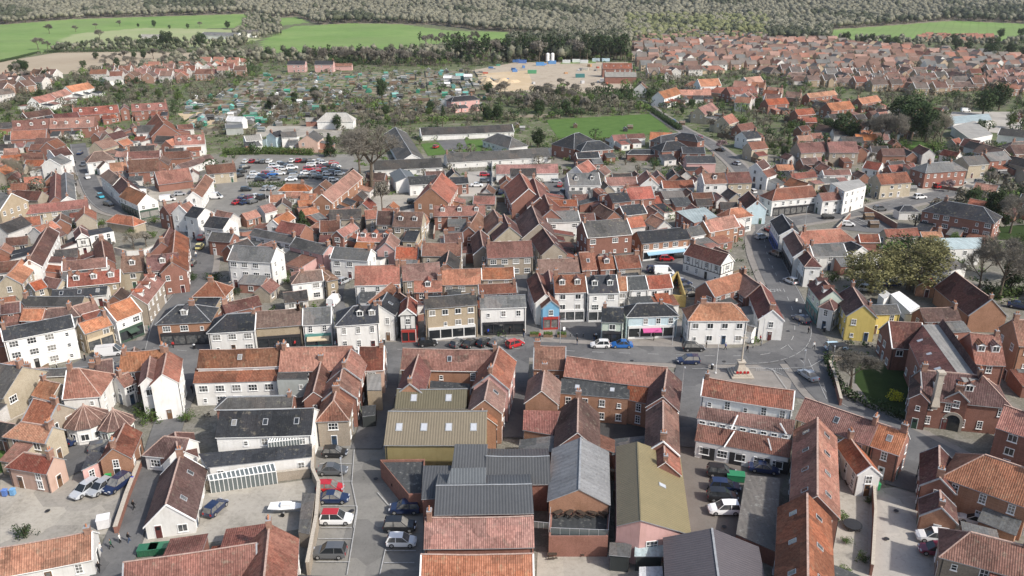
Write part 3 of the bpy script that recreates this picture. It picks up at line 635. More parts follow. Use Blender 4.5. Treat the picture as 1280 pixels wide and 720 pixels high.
T_MID = '''
shop|689,376,685,366,701,385|5.2 R l|gable shop:r ve|narrow gabled, alone in bright blue
shop|692,344,730,343,710,366|7.2 M w|d2 shop:w c1|three storeys beside the bright blue shop
shop|732,345,770,344,750,367|7.0 S w|d2 shop:w c1|with two dormers, second from blue shop
shop|771,346,783,346,777,364|5.2 O w|c0|narrow slice between slate roof and black roof
shop|784,346,806,345,795,363|5.2 E w|c0 p34|with patched black roof in the white row
shop|807,345,837,343,822,361|5.2 R w|c0|at the end of the row by yellow wall
shop|753,384,779,385,765,403|5.2 S g|shop:k c1|standing alone with a dark side
shop|796,380,829,379,815,396|5.2 S i|h shop:w/pk c1|with magenta awning and small front gable
shop|876,379,914,379,895,401|5.6 O w|h c1|large, hipped, behind the two flagpoles
cottage|931,406,943,409,933,414|2.6 J w|nw|tiny single-storey beside the large white corner building
house|882,353,928,340,895,371|4.8 O b|c1|curved back range behind the large white building
house|929,341,950,356,923,366|4.4 R b||short linking range round the ruined court
house|950,353,966,388,944,390|4.8 D w|ve|with white gable on the bend of the road
terraced_house|864,304,911,318,880,326|4.9 D t|tb ve|long inn facing the small car park
shop|796,290,856,284,820,303|5.2 S o|shop:w/lb c2|with blue and white awnings in car park
shop|857,285,875,282,866,296|4.4 G w||small one linking two brick buildings
house|879,276,917,269,900,288|4.8 O o|ve|single bright roof on the road bend
F|845,264,881,259,897,271,868,279|5|Q|b||small building||brick block with pale green flat roof by the bend
house|913,261,926,259,928,272|5 O w|h|hipped white corner above the bend
shop|936,239,947,251,929,257|5 D i|ve|pale gable facing the road bend
terraced_house|728,277,783,273,755,296|8.4 K b|c2 ve|grand, three storeys of white sash windows
house|724,316,742,315,735,338|5.4 R b|s1 c1|with one big skylight in the middle row
house|748,321,765,320,757,337|5 R b|d1 c1|small, with a single dormer in the row
house|768,320,798,318,780,336|5 M f|c1 ve|with blank stone gable by the car park
house|672,325,722,323,700,341|5 M c|c1|wide, behind the white dormered shops
house|671,340,682,368,660,356|5.4 D w|c1|deep, along the alley behind blue shop
house|686,338,690,360,700,352|5 R b||valley roof behind the white dormered shops
house|665,257,674,280,684,270|5 D f|c1|upper end of the long dark terrace
house|677,282,693,305,704,310|5 D f|c1 s2|lower end of the long dark terrace
house|682,265,722,263,700,278|5.6 G w||modern, with black-framed windows
house|755,243,746,235,765,254|5.8 R b|ve c1|tall gable with three white windows
house|761,242,783,240,772,253|5.4 S b||linking two brick houses
house|782,235,814,233,800,249|5.6 P b|c1|broad, above the black-roofed brick house
house|775,258,803,255,790,269|4.8 S o||low black-roofed one beside a shrub
cottage|815,246,823,245,819,256|3.4 R w||tiny one beside the broad red roof
outbuilding|826,239,852,238,848,249|3.4 J b|nw p20|derelict, with sagging brown roof
bungalow|757,222,795,221,775,232|3 R w||long, behind the broad red-roofed house
bungalow|827,226,866,225,846,235|3 R w||long, beside the derelict brown-roofed building
cottage|813,222,808,213,820,224|4 R w|ve|white gable between two long red bungalows
house|709,217,748,216,728,232|5.4 G w|d2|modern, with wide white dormer and balcony
terraced_house|877,217,906,216,890,230|6 M w|d1 c1|western half of the side road pair
terraced_house|907,216,936,215,925,229|6 D m|c1|eastern half of side road pair
house|690,250,721,249,705,258|5 R b|c0 s1|with a solar panel near the grey roof
house|661,236,650,216,670,232|5.4 R b|ve|first of three gables in a stack
house|675,247,667,222,685,244|5.4 R b|ve|second of three gables in a stack
house|689,262,681,243,699,258|5.4 M b|ve|third of three gables in a stack
school|620,206,697,205,660,217|3.4 P w|nw|long low block beside the playing green
bungalow|557,192,684,185,600,201.5|2.5 K w|c0 p30|long almshouse row, lower range
bungalow|525,160,640,155.5,580,167.5|2.5 K w|c0 p30|long almshouse row, upper range
bungalow|494,159,515,193,516,177|2.5 K w|c0 ve p30|slanting almshouse row with white gable
bungalow|467,201,551,197.5,510,211.5|2.5 K w|c0 p30|almshouse row behind the bare tree
bungalow|622,167,640,172,630,184|3 K w|h c0|hipped pavilion on the oval lawn
workshop|500,211,508,222,490,222|4 L w|nw|with pale grey-green roof by car yard
workshop|510,221,545,219,525,231|4 E w|p25|black-roofed, with white front in the yard
house|538,235,552,216,567,244|5.8 P o|c1|tall steep gable beside the dormered brick row
house|563,222,584,221,575,230|4 S b||small wing behind the steep brick gable
terraced_house|543,258,606,257,575,270|4.6 R b|d3 c0|row with arched dormers and blue door
house|402,243,442,212,437,236|6 O o|c1 ve|long, end-on beside the bare trees
cottage|456,263,471,262,463,274|4.4 O f|c1|small, behind the white courtyard car
cottage|472,264,492,264,482,281|5 D f|c1|middle of three above the courtyard
cottage|494,265,529,266,510,284|5 M m|d2 c1|widest of three above the courtyard
cottage|448,291,490,292,466,302|4 O f|d3|bright, with glazed dormers
cottage|488,291,482,304,497,309|4.4 P p|ve|pink gable beside the glazed dormers
cottage|421,289,441,278,441,290|4.4 O b|ve|brightest roof below the clipped conifer
cottage|400,276,425,275,406,290|4 D f|c1|low, beside the clipped conifer
cottage|372,251,391,249,381,258|4 O b||small, against the long end-on house
cottage|377,262,394,258,388,268|4 O b||lower small one against the long house
cottage|341,275,360,264,362,277|4.2 O w|c1|white-sided, left of the clipped conifer
cottage|325,258,340,254,342,264|3.2 R w||low, on the car park boundary
cottage|337,244,356,243,341,253|3.2 O w||orange lean-roofed, at the car park corner
cottage|357,230,380,230,371,239|4 O w|h|hipped, inside the car park corner
terraced_house|318,286,369,296,345,301|5 K w|c1|long black-roofed row, upper half
terraced_house|370,297,412,307,385,314|5 K p|c1|long black-roofed row, pink lower half
terraced_house|292,307,346,310,310,327|7.2 G w|c1 ve|tall, with big blank white gable
terraced_house|418,309,464,312,437,325|5.4 G w|c1 ve|alone, at the top of the side street
house|375,340,402,337,385,353|4.8 B w|h1 ve|hipped, at the angle of side street
house|402,338,413,347,421,357|4.8 B c|h2 sub|x
terraced_house|444,333,499,331,470,356|5.4 O w|c1|long, bright, facing the side street
terraced_house|502,331,549,328,525,350|5 M f|c1|with thick chimney in front of roof
house|460,378,489,354,484,375|4.6 M b||diagonal, behind the two-dormered white house
cottage|497,364,511,374,494,379|4.4 D b||small, tucked beside the timbered gable
cottage|495,309,523,309,508,324|3.8 O m||low, beside the pink gable
terraced_house|528,304,577,304,552,320|5 M f|c2 ve|behind the car alley wall
cottage|598,265,586,284,602,287|4.6 B b|ve|brown gable in the middle of town
cottage|600,287,604,308,614,304|4.4 D f|ve|narrow, lining the shaded alley
terraced_house|608,303,664,301,636,322|5.2 R f|c2|opposite the long dark terrace
cottage|617,262,626,277,634,275|4.4 B f|ve|brown twin gable, upper
cottage|630,268,637,284,648,280|4.4 D m|ve|brown twin gable, lower
terraced_house|553,337,600,336,576,356|5 O f|c1|wide, between two town chimneys
terraced_house|602,335,642,334,622,349|5 O f|c1|wide, over the grey-roofed shop
cottage|598,356,645,354,620,367|4.8 R b|c1|directly behind the black shopfront
cottage|518,351,552,350,535,365|4.6 R b|d1|with white dormer over cream building
cottage|555,292,578,291,566,303|4 D b||half hidden over the car alley
'''
T_WEST = '''
terraced_house|22,258,109,249,60,265|4 R m|c2|long low row by the road bend
house|-25,240,14,242,-5,264|7.6 G c|c1|tall, at the picture edge
terraced_house|36,325,60,283,70,300|5.4 D w|c3 ve|long, diagonal, with black window rows
house|8,345,27,324,40,340|4.8 O m|ve|bright, below the long diagonal terrace
barn|146,268,166,271,155,281|2.8 O m|h nw|half slate, half tile, by bare shrubs
F|109,288,137,284,142,289,112,295|3.6|S|w||small building||modern white box with dark flat solar roof
cottage|102,292,99,283,115,304|4.8 D t|ve tb|white timbered gable behind the terrace yards
cottage|127,299,131,322,143,318|4 D b|c1|end-on, beside the timbered gable
terraced_house|78,327,133,322,100,337|4 R w|c1|long, with white strip wall under it
terraced_house|85,343,150,337,115,356|4.6 R c|d3 c2|with dormers and glassy lean-tos
outbuilding|66,363,134,358,100,371|3 S w|s3|low slate, under the dormered row
cottage|57,346,78,350,64,360|4.2 R m||small, at the end of dormered row
house|152,321,180,319,165,340|4.8 B m|d1 c2|with one big dormer in mid town
house|183,320,222,316,205,337|5.6 D b|d1 c1|on the corner of the narrow street
house|219,288,215,328,236,312|5.6 R b|c2|lining the narrow street with yellow van
house|212,285,202,303,199,295|5 D b|c1|behind the house lining narrow street
house|188,340,164,368,197,364|5.2 O f|d3 c1|steep diagonal with three skylit dormers
cottage|261,352,269,352,272,371|3.8 P c|h|pyramid roof beside the crossroads
terraced_house|278,380,322,370,300,388|4.6 D b|c1|mossy, behind the slate white house
terraced_house|265,290,292,292,275,302|4.4 K b|c1|low dark one on the narrow street
terraced_house|241,258,256,261,244,273|6.6 S w||black-topped, tall, above narrow street
terraced_house|263,270,287,273,272,286|6 S w|c1|black-topped, second above narrow street
cottage|224,257,237,252,231,272|5.6 R w|c1|on the corner facing the road bend
cottage|204,257,221,253,210,270|5 M b|c1|behind the corner facing road bend
shop|160,233,183,243,157,250|5 O w|shop:g gable c1|white gable on the road bend
house|136,212,150,222,130,224|5.4 B w|h1 c1|brown hipped, above two cars on bend
house|148,218,162,231,143,236|5 D w|c1|middle house above the two bend cars
barn|193,215,236,210,215,229|3 O b|nw|open-fronted market store in the yard
terraced_house|241,240,257,218,262,233|4.4 M w|ve|diagonal, at the car park entrance
house|257,207,293,204,270,217|4 M m||by the car park hedge
bungalow|222,206,262,193,240,208|3 D w||long, above the market store
house|0,380,25,377,10,392|4.6 D b|c1|small, behind the long white house
terraced_house|30,371,105,371,70,383|4.2 K c|c1|grey-roofed, behind the orange diagonal roofs
cottage|30,386,56,386,42,401|4 O b||orange patch behind the long white house
cottage|60,386,90,384,75,397|4 D b|h|hipped red behind the long white house
cottage|92,383,118,376,104,392|4 M w||just behind the orange shop roof
cottage|36,354,52,349,50,362|4.2 O m||bright, between two rows below terrace
house|152,441,207,437,170,464|5 O b|c2|wide, above the white-fronted pub
house|209,439,203,468,229,447|7 O w|c1|tall white end facing the narrow lane
house|188,446,184,472,199,472|6.8 O w|c0|white front with two orange ridges
house|205,546,236,549,205,572|3 D w|h1|dark hipped, above white-gabled hall
cottage|119,452,140,449,125,470|4.4 D w|c2|behind the round tiled shop
cottage|146,472,160,466,160,483|4 R w|c1|beside the clipped green shrub
cottage|36,462,60,460,48,474|4 D b||behind the short orange cottage
terraced_house|276,514,392,511,320,546|5 S w|s3|white front over a slate lean-to
M|250,568,388,556,262,585,388,572|3.4,2.7|S|w|sub||
terraced_house|285,497,366,495,320,511|5.4 K b|h1|olive-grey rear roof above slate house
house|14,164,58,162,35,174|5 R b|c1|in the long brick row, west part
terraced_house|15,151,62,148,40,162|5 R b|d3|long brick row of dormers, near half
terraced_house|63,148,118,146,90,160|5 R b|d4|long brick row of dormers, far half
terraced_house|90,135,147,131,118,143|5 R b|d3|rear brick row, west of its gable
house|155,133,155,130,162,138|5.6 R b|ve|tall brick gable with dark archway
terraced_house|164,130,208,128,186,138|5 R b|d3|rear brick row, east of its gable
terraced_house|196,142,205,155,210,147|4.8 R b|c2|returning end of the brick rows
house|65,143,97,140,80,149|4.4 D b||between the two brick rows
terraced_house|172,157,207,156,190,166|5 K w|c1|with black window pairs
house|207,176,222,171,217,182|5 O b||bright pair, near
house|218,170,255,168,236,181|4.8 O w|d3|bright, long, above the market store
house|118,190,128,189,124,202|5 B w|h|hipped, on the climbing road
house|136,204,158,202,148,214|4.4 O b|c1|close under the grey-roofed cluster
house|161,200,198,198,180,215|4.8 M b|c1|large with white gable dormer
house|160,190,200,188,180,198|4.2 R b||just above the large red roof
terraced_house|70,216,69,246,62,235|4.6 R b|c3|red side of the climbing terrace
terraced_house|82,215,84,246,94,238|4.8 G w|c2|slate side of the climbing terrace
cottage|27,192,53,190,40,200|3.2 D f||below the leafless garden tree
house|58,178,72,173,75,184|5 R b|ve|upper of gables by climbing road
house|62,188,84,184,75,196|5 D w|ve|second of gables by climbing road
house|62,199,76,193,81,205|5 G w|ve|grey gable by climbing road
house|118,178,138,172,132,186|4.8 B m||pale, across from the gables
house|134,168,152,163,150,173|4.6 D m||behind the pale house by road
cottage|30,222,52,220,42,230|3 O b||in the walled garden
cottage|14,230,33,229,24,238|2.8 R b||low, in the walled garden
house|40,122,62,117,58,127|4.4 O w||first of the bright stepped row
house|62,117,82,111,78,121|4.6 O w||second of the bright stepped row
house|82,108,110,103,98,114|5 O w||last of the bright stepped row
house|168,157,166,154,172,159|4.6 B b||small, beside the grey terrace
cottage|100,150,118,149,110,157|3 B b||low, under the brick rows
cottage|124,195,132,203,138,204|3 B w||tiny, beside hipped house
house|28,141,62,136,48,146|4 D b|c1|above the long brick row
'''
T_EAST = '''
house|1180,251,1229,259,1200,272|7 S b|h c2|large, with tall white sashes, by trees
garage|1130,257,1138,257,1134,265|2.8 S w|h nw|small hipped, below the main road
bungalow|1105,287,1146,285,1125,296|2.8 R m||low, beside the walled car park
cottage|1150,290,1176,289,1162,297|2.4 O m|nw|very low, beside the walled car park
F|1155,298,1228,297,1226,311,1188,312|4.6|Q|w|||library||wide modern building with flat pale blue roof and glass front
F|1165,327,1190,322,1208,334,1176,342|3.2|J|w|nw||pavilion||small white pavilion with grey flat roof beyond the trees
terraced_house|978,268,990,286,969,287|5.8 S w|shop:b c1|black-topped head of the curving row
terraced_house|992,289,1006,312,988,316|5.6 D w|shop:k c2|middle of the curving road row
terraced_house|1008,313,1015,322,1003,330|5.6 D w|h2 shop:w|foot of the curving road row
house|1003,289,1050,286,1030,304|4.6 O b|h c1|broad, behind the curving road row
house|1012,306,1054,305,1035,321|4 G w||grey rear range with white walls
house|1064,302,1078,309,1066,317|3.6 S w|h1|slate end of the grey rear range
cottage|1073,293,1098,293,1085,303|3 R b|nw|low, behind the slate end
shop|1026,345,1042,364,1012,360|6 D g|d2 shop:t c1|green-fronted with dormers on the bend
shop|1046,368,1037,376,1050,382|5 D w|shop:w h|rounded white corner near the yellow house
house|1065,357,1080,382,1055,390|5.6 D y|ve c1|bright, gable to the road
house|1084,382,1121,381,1105,393|4.8 K y|ve|side wing of the bright one
F|1098,368,1107,363,1114,368,1105,374|2.4|W|w|nw|marquee|small white marquee roof behind the yellow house
F|1113,368,1124,364,1150,383,1138,391|2.6|W|w|nw|marquee|large white flat marquee roof behind the yellow house
hall|1194,340,1240,374,1187,375|4 D o|nw ve p44|huge dark slope, half-round gable window
cottage|1160,343,1162,349,1173,355|2.6 O o|ve|tiny gabled, under the olive tree
house|1150,386,1195,384,1172,402|4 D b|c1|behind the school gable
school|1111,402,1152,404,1132,436|5 D b|c0 ve|with stone arch, lead valley roof and lawn
F|1153,406,1173,406,1222,474,1205,478|8.4|C|b|sub nw
M|1154,408,1203,476,1137,431,1153,466|8.3,6.6|D|b|sub s3
M|1179,400,1228,468,1173,407,1222,475|9.6,8.3|D|b|sub nw
school|1151,463,1228,470,1185,503|5.4 D b|h2 c2 d2 sub|x
school|1199,490,1196,472,1213,505|6 D b|sub ve arch nw c0|x
school|1152,464,1151,492,1163,512|5.6 D b|sub|x
house|1213,417,1249,419,1235,456|7.4 M b|d2 c1|with slate top and two white dormers
house|1266,400,1292,401,1278,433|8.2 O o|c1|tall end house with black door
house|1256,507,1300,520,1262,540|7 O b|c1|in the corner below the front range
terraced_house|970,236,1015,232,990,249|5.4 M w|h1 shop:k c1|on the corner of the main road
terraced_house|1024,242,1047,240,1036,251|4.8 M w|c1|continuing the main road corner
terraced_house|1028,213,1062,212,1045,219|4.6 R w||low, above the flat white block
F|1038,229,1074,224,1083,232,1056,240|7.6|C|w|||flats||three-storey white flat-roofed block near the red-leaved shrub
house|988,217,1018,214,1003,223|4.4 R m||tucked behind the main road corner
cottage|970,206,990,205,980,213|4 O b||small, up the side road
house|996,179,1030,177,1012,191|5.4 R f|c1|near one of a matching stone pair
house|1034,177,1070,177,1052,191|5.4 P f|c2|far one of a matching stone pair
hall|1083,201,1103,204,1092,212|3 R w||low hall with long red slope
bungalow|1110,207,1142,204,1125,214|3 R b||behind the flint-fronted house
house|1095,218,1133,215,1115,230|5.2 P m|c1|broad, above the main road hedge
house|1142,212,1134,205,1151,220|5.2 P m|ve|pale gable joined to the broad house
house|1160,204,1190,202,1178,215|6 G b|h c2|bay-fronted villa with slate hips
house|1203,196,1228,194,1215,207|5.2 K m|c1|pale villa with black porch
house|1230,191,1256,189,1243,201|5.2 G b|c1|villa beyond the black porch
bungalow|1205,173,1226,176,1213,184|3 D b||dark, beside the pale green depot
bungalow|1180,187,1200,191,1190,197|3.2 R w||low, by the bright lawn
F|1190,158,1218,151,1241,168,1212,174|4|C|w|nw||depot||pale low depot with a white van parked above
F|1187,146,1236,142,1240,150,1192,155|3|Q|w|nw||depot||pale green roofed store beside the white van
warehouse|1251,160,1290,164,1268,171|4 K w|nw|charcoal store at the picture edge
house|956,124,982,122,970,131|5 O b|c1|orange, first by the estate road
house|1008,117,1043,113,1026,121|5 O b|c1|orange, longest of the orange four
house|1033,129,1062,126,1048,138|5 O b|c1|orange, below the longest of four
house|1072,123,1096,119,1086,129|5 O b|c1|orange, beside the big evergreen
house|993,137,1015,135,1003,144|4.6 O b|c1|orange, smaller, with red porch
cottage|1003,147,1020,147,1011,153|2.6 R b||garage-sized, below the red porch house
house|823,115,845,109,850,118|5 O w|c1|bright tiled, above the bare trees
house|846,112,888,112,866,119|4.4 O b||long bright, by the solar roof
house|872,99,898,98,886,108|5 O w|ve|brightest pair of white gables
house|908,109,942,107,925,118|5 R b|s3|with long solar panels
house|930,97,950,95,944,104|4.8 O w|ve|white gabled above the solar roof
house|873,135,890,128,897,137|4.8 R m|c1|pale gable on the estate road
house|903,146,915,142,922,152|4.8 R m|c1|tan sided, third on estate road
house|921,156,940,153,938,162|4.8 R b|c1|red fourth on the estate road
house|927,165,945,163,945,173|4.8 S w|c1|dark roofed fifth on the estate road
house|935,178,955,176,955,186|4.8 R m|c1|sixth down the estate road
house|945,204,955,199,962,208|5 D w|ve|white gable near the road fork
house|953,214,965,210,968,219|5 M w||under the gable near road fork
house|718,167,724,166,742,182|5 S b|h|hipped first block above the green hedge
house|734,177,750,176,748,188|5 S b|h|hipped second block above the shrub
house|720,191,748,190,735,198|4 S b||dark slate, low front of first block
house|720,208,735,200,748,210|3.6 R w|ve|red gable under the slate blocks
bungalow|765,169,781,168,773,176|3.4 R w||red patch between two long roofs
bungalow|783,168,805,167,795,173|3.4 D w||brown patch between two long roofs
house|813,165,840,166,826,175|4 O w||orange roof facing the green
house|826,170,850,166,842,176|4.6 S b|h|slate, west of the second cluster
house|852,166,868,168,860,176|5 S b|h|slate, east of the second cluster
house|833,177,846,176,850,188|5 S b|h|slate, front of the second cluster
house|852,184,880,184,866,192|4.6 S b||plain slate above solar panels
house|857,195,893,195,874,204|4.6 S p|nw|with dark solar roof, white fronted
bungalow|790,187,830,187,810,193|2.8 S b|h nw|low wide, black-roofed court building
'''
for T_ in (T_SOUTH, T_MID, T_WEST, T_EAST): run_table(T_)
cone_house(104, 506, 3.3, 3.2, 'M', 'w', 'round white and blue shop under a fan-shaped tiled roof', 'shop'); cone_house(141, 511, 2.7, 2.6, 'M', 'g', 'smaller round pavilion with fan-shaped tiled roof and green base', 'pavilion')
if DEBUG_TABLE:
    for r_ in DBG:
        if r_[1] > 7.5 or r_[1] < 1.5 or r_[3] > 13 or r_[0] > 30 or r_[0] < 1.5: print('CHK', r_)
    for o in bpy.data.objects:
        if 'label' in o and len(o['label'].split()) > 16: print('LONG', o['label'])
# ---------------------------------------------------------------- ground, fields, roads
def groundmat(name, stops, sc1, sc2, rough=.95, extra=None):
    m, nt, b = node_mat(name, rough, .1); wp = worldpos(nt)
    f = math_(nt, 'ADD', math_(nt, 'MULTIPLY', noise(nt, wp, sc1, 5, .65), .65), math_(nt, 'MULTIPLY', noise(nt, wp, sc2, 5, .7), .35))
    c = ramp(nt, f, stops)
    if extra: c = extra(nt, wp, c)
    nt.links.new(c, b.inputs['Base Color']); return m
def worn(nt, wp, c):
    v = N(nt, 'ShaderNodeTexVoronoi', distance='CHEBYCHEV'); v.inputs['Scale'].default_value = .11; nt.links.new(wp, v.inputs['Vector']); hs = N(nt, 'ShaderNodeSeparateColor'); nt.links.new(v.outputs['Color'], hs.inputs[0])
    c = mixc(nt, math_(nt, 'MULTIPLY', math_(nt, 'GREATER_THAN', hs.outputs[0], .72), .4), c, mixc(nt, 1.0, c, (.6, .6, .62), 'MULTIPLY'))
    c = mixc(nt, math_(nt, 'MULTIPLY', math_(nt, 'LESS_THAN', hs.outputs[1], .25), .35), c, mixc(nt, 1.0, c, (1.3, 1.28, 1.24), 'MULTIPLY'))
    st = noise(nt, wp, .9, 5, .75, 1.5); c = mixc(nt, ramp(nt, st, [(.55, 0.), (.68, .5)]), c, mixc(nt, 1.0, c, (.55, .55, .56), 'MULTIPLY'))
    return c
groundmat('ground_town', [(.34, (.12, .11, .09)), (.44, (.24, .225, .195)), (.52, (.15, .145, .115)), (.6, (.28, .26, .225)), (.7, (.13, .15, .08))], .22, 2.2)
groundmat('ground_gardens', [(.35, (.07, .1, .035)), (.45, (.15, .14, .1)), (.51, (.075, .115, .035)), (.57, (.21, .19, .15)), (.66, (.09, .14, .04))], .12, .8)
def crop(nt, wp, c):
    w = N(nt, 'ShaderNodeTexWave'); w.inputs['Scale'].default_value = .028; w.inputs['Distortion'].default_value = .6; mp = N(nt, 'ShaderNodeMapping'); mp.inputs['Rotation'].default_value = (0, 0, .5); nt.links.new(wp, mp.inputs['Vector']); nt.links.new(mp.outputs[0], w.inputs['Vector'])
    c = mixc(nt, ramp(nt, w.outputs['Fac'], [(.9, 0.), (.97, .35)]), c, mixc(nt, 1.0, c, (.6, .62, .55), 'MULTIPLY'))
    return mixc(nt, ramp(nt, noise(nt, wp, .004, 4, .7), [(.42, 0.), (.62, .6)]), c, (.17, .22, .09))
groundmat('field_green', [(.35, (.12, .215, .055)), (.65, (.22, .31, .105))], .012, .12, extra=crop)
groundmat('field_pale', [(.3, (.24, .3, .13)), (.7, (.34, .35, .2))], .015, .2)
groundmat('field_brown', [(.3, (.30, .24, .17)), (.7, (.42, .36, .27))], .01, .2)
groundmat('wood_floor', [(.3, (.15, .13, .1)), (.7, (.25, .22, .17))], .02, .3)
groundmat('lawn', [(.3, (.06, .115, .028)), (.7, (.11, .18, .05))], .2, 3)
groundmat('lawn_dark', [(.3, (.022, .042, .013)), (.7, (.045, .07, .022))], .3, 3)  # darker copy of lawn, the school building's shade put into the green
groundmat('asphalt', [(.3, (.105, .105, .106)), (.7, (.18, .178, .175))], .25, 2.5, extra=worn)
groundmat('asphalt_dark', [(.3, (.045, .045, .047)), (.7, (.085, .083, .08))], .3, 3)
groundmat('asphalt_worn', [(.3, (.17, .165, .15)), (.7, (.26, .25, .23))], .25, 2.5, extra=worn)
groundmat('site_dirt', [(.35, (.24, .19, .14)), (.5, (.42, .36, .28)), (.65, (.3, .25, .2))], .06, .5)
groundmat('paving', [(.3, (.2, .185, .165)), (.7, (.30, .275, .25))], .5, 4)
groundmat('gravel_pale', [(.32, (.22, .205, .175)), (.5, (.36, .335, .29)), (.68, (.43, .4, .35))], .12, 1.6, extra=worn)
groundmat('concrete_drive', [(.3, (.33, .31, .275)), (.7, (.44, .41, .37))], .15, 2, extra=worn)
groundmat('yard_brown', [(.3, (.13, .115, .1)), (.7, (.2, .18, .16))], .2, 2.5)
groundmat('sand', [(.3, (.42, .31, .18)), (.7, (.56, .46, .33))], .05, .5)
def allot(nt, wp, c):
    v = N(nt, 'ShaderNodeTexVoronoi', distance='CHEBYCHEV'); v.inputs['Scale'].default_value = .085; nt.links.new(wp, v.inputs['Vector'])
    hs = N(nt, 'ShaderNodeSeparateColor'); nt.links.new(v.outputs['Color'], hs.inputs[0])
    k = ramp(nt, hs.outputs[0], [(.1, (.12, .13, .07)), (.35, (.2, .17, .12)), (.55, (.12, .17, .06)), (.75, (.25, .23, .18)), (.95, (.15, .13, .1))])
    return mixc(nt, .65, c, k)
groundmat('allotment_soil', [(.35, (.12, .12, .07)), (.5, (.2, .18, .13)), (.65, (.12, .15, .06))], .2, 1.2, extra=allot)
P_WOODS = [[(-400, -400), (1700, -400), (1700, 40), (1290, 33), (1250, 28), (1190, 27), (1040, 37), (1000, 44), (950, 46), (860, 44), (780, 52), (700, 44), (660, 41), (600, 38), (540, 31), (440, 30), (400, 31), (372, 21), (330, 22), (318, 17), (180, 21), (90, 24), (0, 31), (-400, 38)]]
P_GREEN = [[(-300, 32), (0, 31), (90, 24), (318, 17), (330, 24), (312, 34), (250, 36), (180, 35), (95, 42), (75, 50), (80, 57), (40, 70), (0, 76), (-300, 90)], [(335, 27), (345, 23), (372, 21), (385, 28), (350, 32)], [(325, 52), (365, 33), (440, 29), (500, 30), (560, 38), (660, 41), (690, 50), (640, 55), (560, 52), (500, 62), (440, 66), (330, 66)], [(1030, 38), (1190, 26), (1290, 30), (1290, 50), (1210, 52), (1170, 46), (1130, 52), (1040, 52)]]
P_PALE = [[(75, 50), (95, 42), (180, 35), (250, 36), (320, 38), (325, 50), (250, 60), (90, 58)], [(780, 52), (860, 44), (1000, 44), (1030, 38), (1040, 52), (1000, 50), (800, 56)]]
P_BROWN = [[(-300, 92), (0, 77), (40, 70), (80, 64), (250, 65), (255, 70), (200, 84), (110, 92), (0, 94), (-300, 100)]]
def clsf(x, y, z):
    px, py = PX(x, y, z)
    for P in P_GREEN:
        if inpoly(px, py, P): return 1
    for P in P_PALE:
        if inpoly(px, py, P): return 2
    for P in P_BROWN:
        if inpoly(px, py, P): return 3
    if inpoly(px, py, P_WOODS[0]): return 4
    if y > 700: return 5
    return 5 if y > 330 else 0
def build_ground():
    ys = [-300, 20] + list(np.arange(60, 560, 20.0)) + list(np.arange(560, 1500, 7.0)) + list(np.arange(1500, 2200, 20.0)) + [2300, 2500, 3000, 4000, 6000, 9000]
    xs = [-6000, -3000, -2000, -1600] + list(np.arange(-1300, 1300, 9.0)) + [1300, 1600, 2000, 3000, 6000]
    v = [(x, y, hill(x, y) - .02) for y in ys for x in xs]; nx = len(xs); f = []; mi = []
    for j in range(len(ys) - 1):
        for i in range(nx - 1):
            f.append((j * nx + i, j * nx + i + 1, (j + 1) * nx + i + 1, (j + 1) * nx + i))
            cx, cy = (xs[i] + xs[i + 1]) / 2, (ys[j] + ys[j + 1]) / 2
            mi.append(clsf(cx, cy, hill(cx, cy)))
    me = bpy.data.meshes.new('ground'); me.from_pydata(v, [], f)
    for m in ('ground_town', 'field_green', 'field_pale', 'field_brown', 'wood_floor', 'ground_gardens'): me.materials.append(MATS[m])
    me.polygons.foreach_set('material_index', mi); me.update()
    o = link('ground', me); o['kind'] = 'structure'
build_ground()
ZC = [0.004]
def sheet(name, pts, mat, z=None, kind='structure'):
    if z is None: z = ZC[0]; ZC[0] += .004
    P = [U(pts[i], pts[i + 1], 0) for i in range(0, len(pts), 2)]; b = MB()
    a = sum(P[i].x * P[(i + 1) % len(P)].y - P[(i + 1) % len(P)].x * P[i].y for i in range(len(P)))
    if a < 0: P = P[::-1]
    b.face([(p.x, p.y, z) for p in P]); o = link(name, b.mesh(name, [mat])); o['kind'] = kind
    # long n-gons triangulate
    bm = bmesh.new(); bm.from_mesh(o.data); bmesh.ops.triangulate(bm, faces=bm.faces); bm.to_mesh(o.data); bm.free(); return o
def smooth(pts, k=5):
    out = []
    for i in range(len(pts) - 1):
        p0, p1, p2, p3 = pts[max(i - 1, 0)], pts[i], pts[i + 1], pts[min(i + 2, len(pts) - 1)]
        for j in range(k):
            t = j / k; out.append(.5 * ((2 * p1) + (p2 - p0) * t + (2 * p0 - 5 * p1 + 4 * p2 - p3) * t * t + (3 * p1 - p0 - 3 * p2 + p3) * t ** 3))
    out.append(pts[-1]); return out
def poly(px): return smooth([U(px[i], px[i + 1], 0).to_2d() for i in range(0, len(px), 2)])
def strip(name, C, off, w, z0, z1, mat, kind='structure'):
    b = MB(); L = []
    for i, p in enumerate(C):
        d = (C[min(i + 1, len(C) - 1)] - C[max(i - 1, 0)]).normalized(); n = Vector((-d.y, d.x)); L.append((p + n * (off + w / 2), p + n * (off - w / 2)))
    for i in range(len(L) - 1):
        (a, c), (e, g) = L[i], L[i + 1]
        b.face([(*c, z1), (*g, z1), (*e, z1), (*a, z1)])
        if z1 - z0 > .03:
            b.face([(*a, z0), (*a, z1), (*e, z1), (*e, z0)]); b.face([(*c, z0), (*g, z0), (*g, z1), (*c, z1)])
    o = link(name, b.mesh(name, [mat])); o['kind'] = kind; return o
